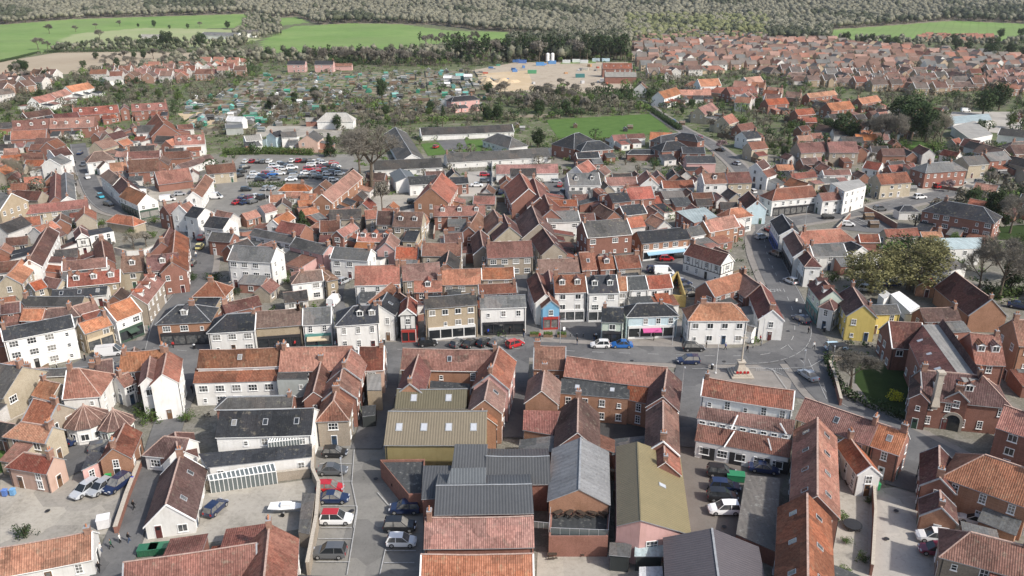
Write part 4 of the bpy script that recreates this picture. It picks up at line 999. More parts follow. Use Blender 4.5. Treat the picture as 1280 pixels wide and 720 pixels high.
def dashes(C, off, w, on, gap, z):
    b = MB(); acc = 0; d_ = on + gap
    for i in range(len(C) - 1):
        a, e = C[i], C[i + 1]; L = (e - a).length; n_ = max(1, int(L / .5)); d = (e - a).normalized(); n = Vector((-d.y, d.x))
        for k in range(n_):
            s = acc + L * k / n_
            if (s % d_) < on:
                p, q = a + (e - a) * k / n_ + n * off, a + (e - a) * (k + 1) / n_ + n * off
                b.face([(*(p - n * w / 2), z), (*(q - n * w / 2), z), (*(q + n * w / 2), z), (*(p + n * w / 2), z)])
        acc += L
    return b
MAIN = poly([95, 468, 130, 448, 165, 436, 205, 437, 260, 442, 330, 443, 430, 441, 490, 438, 560, 437, 650, 437, 740, 441, 830, 444, 900, 446, 960, 443, 990, 425, 992, 395, 983, 370, 968, 340, 958, 315, 957, 295, 975, 281, 1010, 274, 1050, 268, 1090, 262, 1140, 251, 1200, 238])
SIDE = poly([958, 300, 955, 270, 945, 245, 932, 220, 912, 198, 885, 178, 855, 163, 822, 142, 800, 125])
SE = poly([985, 432, 1010, 462, 1040, 498, 1085, 522, 1128, 545, 1180, 572, 1230, 600])
LANE2 = poly([1133, 548, 1137, 575, 1128, 612]); SOUTH = poly([868, 448, 862, 475, 860, 515, 862, 560])
WEST = poly([200, 437, 206, 410, 214, 390, 235, 365, 249, 340, 252, 312, 247, 292, 235, 278, 205, 270, 170, 268, 140, 262, 120, 245, 108, 220, 101, 198, 97, 180])
ALLEY = poly([648, 440, 645, 490, 641, 548]); ALLEY2 = poly([487, 440, 481, 478, 472, 515, 458, 562]); LANE = poly([232, 446, 233, 480, 215, 520, 198, 570, 176, 620, 160, 660, 138, 720, 130, 760])
MIDST = poly([425, 392, 418, 372, 428, 345, 452, 347, 480, 352]); EAST2 = poly([640, 320, 640, 345, 648, 380, 656, 412, 660, 436]); NEWS = poly([668, 440, 662, 400, 655, 360, 648, 300, 640, 262])
STREETS = [(MAIN, 7.5), (SIDE, 6), (SE, 6.5), (LANE2, 5), (SOUTH, 6), (WEST, 6.5), (ALLEY, 4.5), (ALLEY2, 5), (LANE, 5), (MIDST, 4), (NEWS, 3.5)]
sheet('yard', [0, 598, 172, 588, 168, 620, 148, 668, 120, 668, 0, 700], 'gravel_pale'); sheet('yard', [250, 618, 395, 598, 385, 660, 300, 672, 190, 690, 150, 700, 165, 668, 250, 655], 'gravel_pale')
sheet('lane', [150, 600, 200, 560, 215, 560, 180, 640, 182, 670, 160, 720, 110, 722, 118, 690, 150, 668], 'asphalt')
sheet('car_park', [392, 556, 478, 545, 530, 632, 526, 735, 375, 735, 395, 600], 'asphalt_worn'); sheet('car_park', [852, 540, 992, 578, 935, 690, 860, 700, 848, 600], 'yard_brown')
sheet('yard', [672, 690, 800, 690, 830, 735, 670, 735], 'gravel_pale'); sheet('drive', [1088, 612, 1150, 606, 1168, 660, 1205, 730, 1082, 735], 'concrete_drive')
sheet('garden', [1045, 600, 1088, 600, 1083, 735, 1035, 735], 'gravel_pale'); sheet('yard', [750, 512, 812, 512, 812, 566, 740, 566], 'asphalt_dark')
sheet('market_square', [420, 433, 668, 424, 668, 404, 860, 402, 870, 434, 860, 440, 740, 436, 640, 433, 500, 436], 'paving'); sheet('car_park', [500, 424, 668, 420, 700, 434, 640, 441, 505, 441], 'asphalt')
sheet('junction', [845, 440, 960, 432, 985, 405, 1015, 405, 1036, 425, 1046, 470, 1052, 505, 1010, 500, 880, 475, 850, 470], 'asphalt'); sheet('yard', [705, 385, 750, 385, 755, 424, 690, 428], 'asphalt')
sheet('pavement', [885, 458, 945, 456, 990, 475, 985, 500, 880, 474], 'paving'); sheet('car_park', [255, 268, 268, 232, 300, 194, 440, 193, 452, 215, 400, 240, 330, 262, 300, 276], 'asphalt_worn')
sheet('car_park', [800, 312, 858, 312, 905, 345, 905, 372, 860, 375, 835, 345, 800, 340], 'asphalt'); sheet('car_park', [1040, 286, 1060, 272, 1100, 272, 1116, 286, 1100, 292], 'asphalt')
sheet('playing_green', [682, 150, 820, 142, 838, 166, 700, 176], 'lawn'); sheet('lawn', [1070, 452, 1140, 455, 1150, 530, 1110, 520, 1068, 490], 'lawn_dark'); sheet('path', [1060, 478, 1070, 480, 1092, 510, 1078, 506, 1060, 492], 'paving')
sheet('lawn', [1105, 178, 1150, 176, 1190, 196, 1150, 200], 'lawn'); sheet('lawn', [570, 176, 625, 174, 625, 188, 580, 190], 'lawn'); sheet('car_park', [545, 176, 580, 174, 585, 186, 556, 188], 'asphalt'); sheet('lawn', [526, 180, 548, 178, 560, 193, 535, 195], 'lawn')
sheet('allotments', [225, 128, 330, 92, 600, 86, 640, 108, 600, 140, 520, 150, 420, 148, 330, 172, 235, 168], 'allotment_soil'); sheet('building_site', [590, 88, 645, 78, 785, 78, 792, 112, 720, 118, 610, 114], 'site_dirt')
sheet('building_site', [600, 92, 660, 88, 668, 112, 615, 116], 'sand'); sheet('yard', [222, 142, 290, 138, 292, 152, 240, 160], 'sand'); sheet('yard', [320, 158, 430, 158, 425, 172, 320, 172], 'gravel_pale')
sheet('lawn', [0, 530, 8, 530, 6, 590, 0, 592], 'lawn'); sheet('yard', [470, 245, 545, 242, 540, 264, 455, 264], 'gravel_pale'); sheet('car_park', [585, 215, 618, 214, 618, 246, 575, 246], 'concrete_drive')
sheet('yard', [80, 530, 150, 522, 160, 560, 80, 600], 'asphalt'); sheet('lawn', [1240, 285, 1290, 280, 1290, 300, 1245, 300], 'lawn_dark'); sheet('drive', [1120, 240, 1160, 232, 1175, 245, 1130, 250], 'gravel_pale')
sheet('path', [318, 100, 330, 100, 326, 140, 316, 140], 'gravel_pale'); sheet('lawn', [705, 75, 745, 74, 745, 79, 700, 80], 'field_green'); sheet('drive', [1165, 222, 1240, 222, 1240, 240, 1180, 236], 'gravel_pale')
sheet('yard', [1190, 140, 1275, 140, 1280, 170, 1180, 160], 'concrete_drive'); sheet('car_park', [670, 225, 710, 222, 712, 245, 690, 248], 'asphalt'); sheet('yard', [180, 235, 240, 228, 235, 258, 195, 258], 'gravel_pale')
for i, (C, w) in enumerate(STREETS):
    strip('road', C, 0, w, 0, .2 * 0 + ZC[0], 'asphalt'); ZC[0] += .004
for C, w in ((SIDE, 6), (SE, 6.5), (WEST, 6.5), (SOUTH, 6)):
    for s in (-1, 1): strip('pavement', C[4:-2], s * (w / 2 + .8), 1.6, 0, .12 if 1 else 0, 'paving')
for s in (-1, 1):
    strip('pavement', MAIN[10:62], s * (3.75 + .9), 1.8, 0, .12, 'paving'); strip('pavement', MAIN[82:], s * (3.75 + .9), 1.8, 0, .12, 'paving')
Z = ZC[0] + .006
for C, off, w, on, gap in ((MAIN, 0, .13, 2.2, 3.5), (SIDE, 0, .12, 2, 4), (SE, 0, .12, 2, 4), (MAIN[95:], 2.9, .12, 50, .1), (MAIN[60:95], -3.4, .1, 50, .1), (WEST, 2.8, .1, 30, 1)):
    o = link('road_marking', dashes(C, off, w, on, gap, Z).mesh('road_marking', ['white_line'])); o['kind'] = 'structure'; Z += .003
def pline(px, w=.12, z=None):
    global Z
    C = [U(px[i], px[i + 1], 0).to_2d() for i in range(0, len(px), 2)]; Z += .0005
    o = link('road_marking', dashes(C, 0, w, 1000, .1, Z).mesh('road_marking', ['white_line'])); o['kind'] = 'structure'
for p in ([443, 563, 440, 605, 447, 640, 434, 720], [400, 581, 440, 581], [395, 603, 440, 603], [403, 634, 447, 634, 442, 661], [402, 661, 440, 661], [398, 675, 440, 675], [395, 704, 438, 704], [472, 617, 492, 640], [482, 688, 475, 720], [482, 690, 520, 690], [480, 705, 518, 705], [865, 462, 960, 461, 978, 470], [1035, 425, 1037, 445, 1012, 460, 975, 462], [1010, 450, 1033, 500], [965, 462, 985, 490], [1062, 274, 1085, 286], [1070, 273, 1094, 285], [1078, 272, 1102, 284], [1050, 282, 1094, 274]):
    pline(p)
b = MB()
for k in range(16):
    for j in range(2):
        p = U(945 + k * 2.6, 462.5 + j * 1.8 + (k % 2) * 0, 0); b.face([(p.x, p.y, Z + .01), (p.x + .28, p.y, Z + .01), (p.x + .28, p.y + .2, Z + .01), (p.x, p.y + .2, Z + .01)])
o = link('road_marking', b.mesh('road_marking', ['white_line'])); o['kind'] = 'structure'
# ---------------------------------------------------------------- vehicles
def car_proto(kind, low=False):
    """length on x, front at +x"""
    L, Wd, Hh = {'hatch': (4.0, 1.75, 1.5), 'suv': (4.5, 1.86, 1.68), 'saloon': (4.6, 1.8, 1.45), 'van': (5.2, 1.95, 2.1), 'estate': (4.6, 1.8, 1.5)}[kind]
    hb = .95 if kind in ('suv', 'van') else .86; x0, x1 = -L / 2, L / 2
    prof = {'hatch': (-.97, -.80, .12, .52), 'suv': (-.96, -.84, .14, .5), 'saloon': (-.72, -.40, .1, .48), 'van': (-.99, -.97, .42, .8), 'estate': (-.97, -.82, .12, .5)}[kind]
    xb, xrt, xft, xf = [L / 2 * p for p in prof]
    B = MB(); w = Wd / 2
    S_ = [(x0, .32, .7, w * .86), (x0 + .06, .25, hb * .96, w * .95), (x0 + .5, .22, hb, w), (0, .2, hb, w), (x1 - .95, .22, hb - .02, w), (x1 - .35, .24, hb - .13, w * .95), (x1, .3, hb - .35, w * .8)]
    def ring(x, zl, zh, ww): return [(x, -ww, zl), (x, -ww, (zl + zh) / 2), (x, -ww * .93, zh), (x, ww * .93, zh), (x, ww, (zl + zh) / 2), (x, ww, zl)]
    R = [ring(*s) for s in S_]
    for a, c in zip(R, R[1:]):
        for k in range(6): j = (k + 1) % 6; B.face([a[k], a[j], c[j], c[k]][::-1])
    B.face(R[0]); B.face(R[-1][::-1])
    t = w * .76
    roof = [(xrt, -t, Hh), (xft, -t, Hh), (xft, t, Hh), (xrt, t, Hh)]
    mid = (xrt + xft) / 2
    B.face([(xrt - .02, -t, Hh), (mid, -t - .01, Hh + .05), (mid, t + .01, Hh + .05), (xrt - .02, t, Hh)]); B.face([(mid, -t - .01, Hh + .05), (xft, -t, Hh), (xft, t, Hh), (mid, t + .01, Hh + .05)])
    if kind == 'van':      # panelled sides
        c = L * .16
        for s in (-1, 1): B.face([(x0 + .03, s * w * .93, hb), (c, s * w * .93, hb), (c, s * t, Hh), (xrt, s * t, Hh)][::s])
        B.face([(xb, -w * .93, hb), (xb, w * .93, hb), (xrt, t, Hh), (xrt, -t, Hh)][::-1])
    for s in (-1, 1):      # pillars
        for xa_, xb_, ww in ((xb, xrt, .1), (mid, mid, .05), (xf, xft, .06)):
            B.face([(xa_ - ww, s * (w * .93 + .004), hb), (xa_ + ww, s * (w * .93 + .004), hb), (xb_ + ww, s * (t + .004), Hh), (xb_ - ww, s * (t + .004), Hh)][::s])
    G = MB(); e = .012; q = w * .93 - e
    g = [(xb, -q, hb - .02), (xf, -q, hb - .02), (xft, -t + e, Hh - e), (xrt, -t + e, Hh - e)]
    G.face(g); G.face([(x, -y, z) for x, y, z in g][::-1])
    G.face([(xf, -q, hb - .02), (xf, q, hb - .02), (xft, t - e, Hh - e), (xft, -t + e, Hh - e)]); G.face([(xb, q, hb - .02), (xb, -q, hb - .02), (xrt, -t + e, Hh - e), (xrt, t - e, Hh - e)])
    root = link('parked_van' if kind == 'van' else 'parked_car', None)
    link('body', B.mesh('car_body', ['car_paint'], True, False), root); link('windows', G.mesh('car_glass', ['glass_dark']), root)
    wm = MB(); wm.tube((0, -.11, 0), (0, .11, 0), .33, .33, 14, 0, False)
    for s in (-1, 1):
        P = [(.33 * math.cos(a * math.pi / 7), s * .11, .33 * math.sin(a * math.pi / 7)) for a in range(14)]; wm.face(P[::s], 0)
        wm.face([(p[0] * .62, p[1] * 1.06, p[2] * .62) for p in P][::s], 1)
    WM = wm.mesh('wheel', ['tyre', 'alloy'])
    if low:
        m = MB()
        for x in (-L * .31, L * .31):
            for s in (-1, 1): m.box(x - .3, x + .3, s * (w - .08) - .1, s * (w - .08) + .1, 0, .6)
        link('wheels', m.mesh('wheels', ['tyre']), root)['kind'] = 'stuff'
    else:
        for x in (-L * .31, L * .31):
            for s in (-1, 1): link('wheel', WM, root, (x, s * (w - .1), .33))
        hm = MB(); hm.box(-.16, .06, -.2, .2, -.08, .08); HM = hm.mesh('headlight', ['headlamp'])
        tm = MB(); tm.box(-.05, .08, -.13, .13, -.14, .14); TM = tm.mesh('tail_light', ['taillamp'])
        for s in (-1, 1): link('headlight', HM, root, (x1 - .1, s * w * .62, hb - .3)); link('tail_light', TM, root, (x0 + .03, s * w * .72, hb - .2))
        pm = MB(); pm.box(0, .02, -.26, .26, -.06, .06); link('number_plate', pm.mesh('number_plate', ['frame_white']), root, (x1 - .0, 0, .45))
    return root
CP = {}
CC = {'k': (.015, .016, .018), 'n': (.012, .025, .075), 's': (.42, .44, .46), 'g': (.1, .105, .11), 'w': (.78, .78, .77), 'r': (.42, .015, .02), 'b': (.02, .14, .45), 't': (.05, .35, .45), 'm': (.16, .015, .04), 'e': (.02, .25, .1), 'y': (.78, .7, .3), 'l': (.5, .66, .75)}
CW = {'k': 'black', 'n': 'navy', 's': 'silver', 'g': 'dark grey', 'w': 'white', 'r': 'red', 'b': 'bright blue', 't': 'turquoise', 'm': 'maroon', 'e': 'green', 'y': 'yellow', 'l': 'pale blue'}
def car(x, y, ang, c, kind, label=None, group=None, low=False, roofcol=None):
    key = (kind, low)
    if key not in CP: CP[key] = Proto(lambda: car_proto(kind, low))
    o = CP[key].get(); p = U(x, y, .5); o.location = (p.x, p.y, .012 + Z); o.rotation_euler = (0, 0, math.radians(ang))
    j = rnd.uniform(.85, 1.15)
    for ch in o.children:
        if ch.name.startswith('body'): ch.color = (*[min(.9, v * j) for v in CC[c]], 1)
    kn = {'hatch': 'hatchback', 'suv': 'sport utility car', 'saloon': 'saloon car', 'van': 'van', 'estate': 'estate car'}[kind]
    tag(o, f"{CW[c]} {kn} {label}", 'van' if kind == 'van' else 'car', group); return o
NEARC = '''419,567,0,k,hatch,top of the car park bays by the wall
416,589,0,g,saloon,second from top of the bays by the wall
413,611,0,r,hatch,with its nose past the stone wall
417,624,0,n,saloon,right against the red hatchback
421,650,0,w,suv,with red roof beside the stone wall
412,692,180,g,suv,alone at the bottom of the wall bays
506,637,180,n,suv,below the angled brick wall
500,659,0,k,suv,between the navy and the white car
502,678,0,w,hatch,by the red-tiled shed
107,613,248,s,estate,first of two beside pink house
126,611,248,s,hatch,between silver estate and long navy car
147,607,250,n,suv,against the pink house and brick wall
270,636,72,n,hatch,alone in the pale yard behind the hall
902,592,-10,k,suv,highest in the brown yard
906,609,-8,n,estate,just under the green car
903,622,-5,k,suv,between navy estate and white car
905,638,180,w,suv,at the bottom of the brown yard
955,587,-15,n,saloon,at the corner of the concrete garages
1167,673,168,w,suv,above the maroon car on the drive
1168,689,168,m,hatch,at the bottom of the drive
1219,652,150,w,estate,in front of the hipped orange brick house
138,442,15,w,van,on the road beside long white house
750,432,180,w,hatch,in front of the mint green shop
777,432,180,b,saloon,behind the white car on the street
867,436,0,k,suv,outside the large white corner building
860,452,180,n,suv,driving past the flagpoles
535,430,12,k,hatch,alone at the end of market bays
573,430,55,g,hatch,first of the angled market bays
589,430,55,k,saloon,second of the angled market bays
606,429,55,k,hatch,third of the angled market bays
622,428,50,g,saloon,fourth of the angled market bays
644,431,35,r,hatch,half hidden at the alley corner
1001,400,115,n,estate,driving out of the junction
1045,435,5,l,estate,waiting by the school corner
833,324,0,r,hatch,under the blue and white awning
850,320,10,k,suv,beside the red car by awnings
818,338,0,n,hatch,by the blank stone gable
830,341,0,w,van,parked behind the timbered inn
845,350,0,s,hatch,below the white van behind inn
855,355,20,n,hatch,upper of three behind inn
858,361,20,g,hatch,middle of three behind inn
863,368,20,k,saloon,lower of three behind inn
1060,281,-10,w,hatch,alone in the walled car park
250,309,95,y,hatch,in the narrow street
126,246,-50,t,hatch,on the bend above the black one
136,256,-30,k,hatch,on the bend below the turquoise one
952,297,20,s,hatch,at the bend of main road
1115,356,10,n,saloon,under the olive trees
1083,362,-20,s,hatch,by the white marquee
1273,383,-30,n,saloon,beside the half-round gable hall
516,253,0,k,hatch,alone in the gravel yard
510,301,10,w,hatch,in the small stone courtyard
606,219,0,r,hatch,in the yard above the dark grey one
606,227,0,g,hatch,in the yard under the red one
619,240,80,k,suv,first of two behind the school
627,241,80,n,suv,second of two behind the school
695,227,0,s,hatch,near the black-framed house
545,184,70,r,hatch,by the oval lawn
1207,139,0,w,van,above the pale depot
990,263,10,w,hatch,outside the main road corner shop
965,262,60,w,hatch,at the mouth of the side road
1176,234,10,r,suv,before the bay-fronted villa
1262,165,0,w,hatch,by the charcoal store
705,240,60,g,hatch,beside the grey-roofed modern house'''
for ln in NEARC.splitlines():
    f = ln.split(','); o = car(float(f[0]), float(f[1]), float(f[2]), f[3], f[4], f[5], low=float(f[1]) < 330)
    if 'red roof' in f[5]: REDC = o
if True:
    if True:
        o = REDC; b = MB(); b.box(-1.9, .3, -.7, .7, 1.72, 1.755); REDROOF = b
PK = 'w690,200 r740,200 k790,200 g830,202 w875,200 w1060,195 r1110,195 k1160,195 k1205,195 w970,220 w915,240 s890,270 k1010,242 w985,260 w962,297 r858,300 n830,325 g920,338 k800,347 w1210,230 r1190,262 r1268,272 w1170,292 k1150,325 g1250,322 k680,250 k658,282 k635,315 k690,425 n672,485 m722,490 w775,480 k822,490 r625,527 n682,527 g742,522 w930,262 b905,300 s1240,295 k1290,330 w1310,210 k1330,235 w1340,300 n1390,290 g1330,270 w1240,205 s1280,200 r1390,215 w1410,240 k1400,262 n1340,345 w1390,350 s1440,300 r1290,250 w1060,250 k1060,290 s1080,320 w1050,345 k985,225 r905,265 w760,300 s745,325'
for t in PK.split():
    x, y = map(float, t[1:].split(',')); px, py = 200 + x / 6.4, 170 + y / 6.4
    ang = 80 if y < 210 else (55 if 620 < x < 700 and y < 330 else 60 if y > 470 else 12)
    car(px, py + 1, ang, t[0], rnd.choice(('hatch', 'hatch', 'suv', 'saloon')), 'among the crowded rows of the long car park', CW[t[0]] + ' cars in the long car park', True)
for x, y, c in ((250 + 0, 0, 's'), (252, 235 + 0, 's')): pass
car(333, 236, 75, 's', 'hatch', 'first behind the car park hedge', low=True); car(341, 236, 75, 's', 'hatch', 'second behind the car park hedge', low=True)
car(269, 247, 3, 'w', 'van', 'long one beside the diagonal white cottage', low=True)
car(250, 146, 5, 'k', 'saloon', 'on the sandy yard', low=True); car(258, 150, 10, 'k', 'hatch', 'on the sandy yard, lower', low=True)

MORE = '575,305,0,k,hatch;430,352,60,s,hatch;418,378,80,w,van;240,330,95,k,hatch;252,298,95,r,hatch;110,222,-60,w,hatch;104,206,-65,g,saloon;100,192,-80,n,hatch;920,205,120,s,hatch;900,188,130,k,saloon;940,240,110,w,hatch;873,172,140,r,hatch;1100,262,10,g,suv;1035,272,8,k,hatch;1150,247,12,w,suv;1070,530,150,w,hatch;1010,470,110,s,saloon;970,318,110,g,suv;988,352,115,w,hatch;962,288,110,r,hatch;840,152,150,b,hatch;700,232,80,r,hatch;596,232,0,w,saloon;730,255,0,k,hatch;1200,228,0,s,suv;1225,228,0,g,hatch;210,250,20,w,van;225,243,20,s,hatch;455,256,30,g,hatch;530,256,0,w,hatch;128,560,20,g,hatch;100,548,60,n,saloon'
for q in MORE.split(';'):
    f = q.split(','); y_ = float(f[1]); car(float(f[0]), y_, float(f[2]), f[3], f[4], 'standing alone on a back street' if y_ < 280 else 'standing by the kerb of a town street', CW[f[3]] + ' ' + f[4] + (' standing on back streets' if y_ < 280 else ' by town kerbs'), y_ < 330)
# ---------------------------------------------------------------- trees
def grow(b, a, d, L, r, lev, R, tw, spread):
    e = a + d * L; b.tube(a, e, r, r * .66, 6 if lev > 2 else 4 if lev > 0 else 3)
    if lev <= 2: tw.append((a.lerp(e, .6), d)); tw.append((e, d))
    if lev == 0: return
    for k in range(4 if lev in (4, 1) else 3):
        az = R.uniform(0, .8) + k * (6.28 / 3.4); t = R.uniform(.35, .85) * spread if k else .15
        q = Matrix.Rotation(az, 3, d) @ d.orthogonal().normalized(); nd = (d * math.cos(t) + q * math.sin(t) + Vector((0, 0, .08))).normalized()
        grow(b, e if k < 2 else a + d * L * R.uniform(.5, .95), nd, L * R.uniform(.68, .86), r * .56, lev - 1, R, tw, spread)
def bare_mesh(seed, crownmat, h=10.0, spread=1.05, leafy=0, dens=7):
    R = random.Random(seed); t = MB(); tw = []
    t.tube((0, 0, -.2), (0, 0, h * .14), .27, .22, 8); grow(t, Vector((0, 0, h * .14)), Vector((.03, .02, 1)).normalized(), h * .225, .2, 4, R, tw, spread)
    c = MB()
    for e, d in tw:
        for k in range(dens):
            v = (d + Vector((R.gauss(0, .7), R.gauss(0, .7), R.gauss(.1, .55)))).normalized(); st = e - d * R.uniform(0, h * .04)
            if leafy and R.random() < leafy + 0:
                p = st + v * R.uniform(.1, .8) * h * .09; s = h * .011 * R.uniform(.7, 1.7); q = v.orthogonal().normalized(); g = v.cross(q)
                c.face([p - q * s - g * s, p + q * s - g * s, p + q * s + g * s, p - q * s + g * s])
            else:
                ln = h * R.uniform(.05, .11); q = v.orthogonal().normalized() * h * .0022; c.face([st - q, st + q, st + v * ln])
                g = v.cross(q); st2 = st + v * ln * .35
                for w_ in (-.8, .8): v2 = (v + q.normalized() * w_ + g.normalized() * R.uniform(-.8, .8)).normalized(); c.face([st2 - g, st2 + g, st2 + v2 * ln * .7])
    return t.mesh('trunk', ['bark']), c.mesh('crown', [crownmat])
def blob_mesh(seed, mat, shape, n=1500, leaf=.2):
    R = random.Random(seed); t = MB(); c = MB()
    cl = []
    if shape == 'cone':
        t.tube((0, 0, -.2), (0, 0, 9.5), .22, .04, 7)
        for i in range(90):
            z = R.uniform(.8, 10); rad = (10.2 - z) * .24 + .1; a = R.uniform(0, 6.3); cl.append((Vector((rad * math.cos(a) * .75, rad * math.sin(a) * .75, z)), .35 + rad * .28))
    elif shape == 'round':
        t.tube((0, 0, -.2), (0, 0, 5), .3, .12, 7)
        for k in range(6): a = k; t.tube((0, 0, 2.5), (2.2 * math.cos(a), 2.2 * math.sin(a), 6 + (k % 3)), .12, .04, 5)
        for i in range(60):
            v = Vector((R.gauss(0, 1), R.gauss(0, 1), R.gauss(0, 1))).normalized() * R.uniform(.45, 1.0); cl.append((Vector((v.x * 3.0, v.y * 3.0, 5.2 + v.z * 4.2)), R.uniform(.6, 1.25)))
    elif shape == 'dome':
        t.tube((0, 0, -.2), (0, 0, 2.2), .32, .24, 8)
        for k in range(11):
            a = k * 2.4; el = R.uniform(.5, 1.3); e = Vector((math.cos(a) * math.cos(el) * 3.6, math.sin(a) * math.cos(el) * 3.6, 2.4 + math.sin(el) * 5.6)); t.tube((0, 0, R.uniform(1.4, 2.6)), e, .13, .03, 5)
            for q in range(4): m_ = Vector((0, 0, 2.2)).lerp(e, R.uniform(.4, 1)); t.tube(m_, m_ + Vector((R.gauss(0, .9), R.gauss(0, .9), R.gauss(.6, .6))), .05, .015, 4)
        for i in range(120):
            v = Vector((R.gauss(0, 1), R.gauss(0, 1), R.gauss(.15, .8))).normalized() * R.uniform(.35, 1.0); cl.append((Vector((v.x * 4.1, v.y * 4.1, 4.9 + v.z * 4.3)), R.uniform(.5, 1.15)))
    elif shape == 'pine':
        t.tube((0, 0, -.2), (.1, 0, 9.6), .2, .06, 7)
        for i in range(34):
            z = R.uniform(4.0, 10); a = R.uniform(0, 6.3); rad = R.uniform(.2, 1.6) * (1.3 - abs(z - 7.2) / 4); cl.append((Vector((rad * math.cos(a), rad * math.sin(a), z)), R.uniform(.3, .75)))
            if i % 3 == 0: t.tube((0, 0, z - .6), cl[-1][0], .05, .02, 4)
    else:   # shrub
        for k in range(5): t.tube((0, 0, 0), (R.uniform(-.8, .8), R.uniform(-.8, .8), 1.4), .06, .02, 4)
        for i in range(26):
            v = Vector((R.gauss(0, 1), R.gauss(0, 1), abs(R.gauss(0, 1)))).normalized() * R.uniform(.3, 1); cl.append((Vector((v.x * 1.3, v.y * 1.3, .35 + v.z * 1.5)), R.uniform(.3, .6)))
    per = n // len(cl)
    for p, r in cl:
        for k in range(per):
            v = Vector((R.gauss(0, 1), R.gauss(0, 1), R.gauss(0, 1))).normalized(); q = p + v * r * R.uniform(.6, 1.05); nn = (v + Vector((R.uniform(-.7, .7), R.uniform(-.7, .7), R.uniform(-.5, .9)))).normalized()
            a = nn.orthogonal().normalized(); g = nn.cross(a); s = leaf * R.uniform(.6, 1.4) * (r ** .5)
            c.face([q - a * s, q - g * s * .7, q + a * s, q + g * s * .7])
    return t.mesh('trunk', ['bark']), c.mesh('crown', [mat])
TM_ = {}
def tdef(k, f): TM_[k] = f
TD = {'bare': lambda: [bare_mesh(s, 'twig_grey') for s in (1, 2, 3)], 'barelight': lambda: [bare_mesh(s, 'twig_light', dens=4) for s in (5, 6)], 'barepink': lambda: [bare_mesh(8, 'twig_pink', leafy=.5)],
      'olive': lambda: [blob_mesh(s, 'leaf_olive', 'dome', 8400, .15) for s in (11, 12)], 'haze': lambda: [bare_mesh(s, 'twig_grey', leafy=.5, dens=6) for s in (14, 15)],
      'ever': lambda: [blob_mesh(s, 'leaf_dark', 'round', 3600, .2) for s in (21, 22)], 'green': lambda: [blob_mesh(23, 'leaf_mid', 'round', 3000, .2)], 'conifer': lambda: [blob_mesh(24, 'leaf_dark', 'cone', 3000, .22)],
      'conifergreen': lambda: [blob_mesh(25, 'leaf_mid', 'cone', 2400, .22)], 'pine': lambda: [blob_mesh(s, 'leaf_dark', 'pine', 900, .3) for s in (26, 27)],
      'shrub': lambda: [blob_mesh(s, 'leaf_mid', 'shrub', 700, .13) for s in (31, 32)], 'darkshrub': lambda: [blob_mesh(33, 'leaf_dark', 'shrub', 700, .13)], 'yellow': lambda: [blob_mesh(34, 'leaf_yellow', 'shrub', 700, .13)], 'redshrub': lambda: [blob_mesh(35, 'leaf_red', 'shrub', 700, .13)]}
TN = {'bare': ('bare_tree', 'bare grey tree'), 'barelight': ('bare_tree', 'pale bare tree'), 'barepink': ('blossom_tree', 'pinkish budding tree'), 'olive': ('budding_tree', 'olive budding tree'), 'haze': ('bare_tree', 'hazy brown twiggy tree'),
      'ever': ('evergreen_tree', 'dark evergreen tree'), 'green': ('evergreen_tree', 'mid green leafy tree'), 'conifer': ('conifer', 'dark pointed conifer'), 'conifergreen': ('conifer', 'green pointed conifer'), 'pine': ('pine_tree', 'tall dark pine with bare trunk'),
      'shrub': ('shrub', 'green shrub'), 'darkshrub': ('shrub', 'dark green shrub'), 'yellow': ('shrub', 'bright yellow shrub'), 'redshrub': ('shrub', 'dark red shrub')}
SHR = ('shrub', 'darkshrub', 'yellow', 'redshrub')
def tree(P, h, k, where, group=None, wide=1.0):
    if k not in TM_: TM_[k] = TD[k]()
    t, c = rnd.choice(TM_[k]); s = h / (2.2 if k in SHR else 10.0)
    root = link(TN[k][0], None, None, P, rnd.uniform(0, 6.28), sc=(s * wide, s * wide, s)); link('trunk' if k not in SHR else 'stem', t, root); link('crown' if k not in SHR else 'foliage', c, root)
    tag(root, f"{TN[k][1]} {where}", 'shrub' if k in SHR else 'tree', group); return root
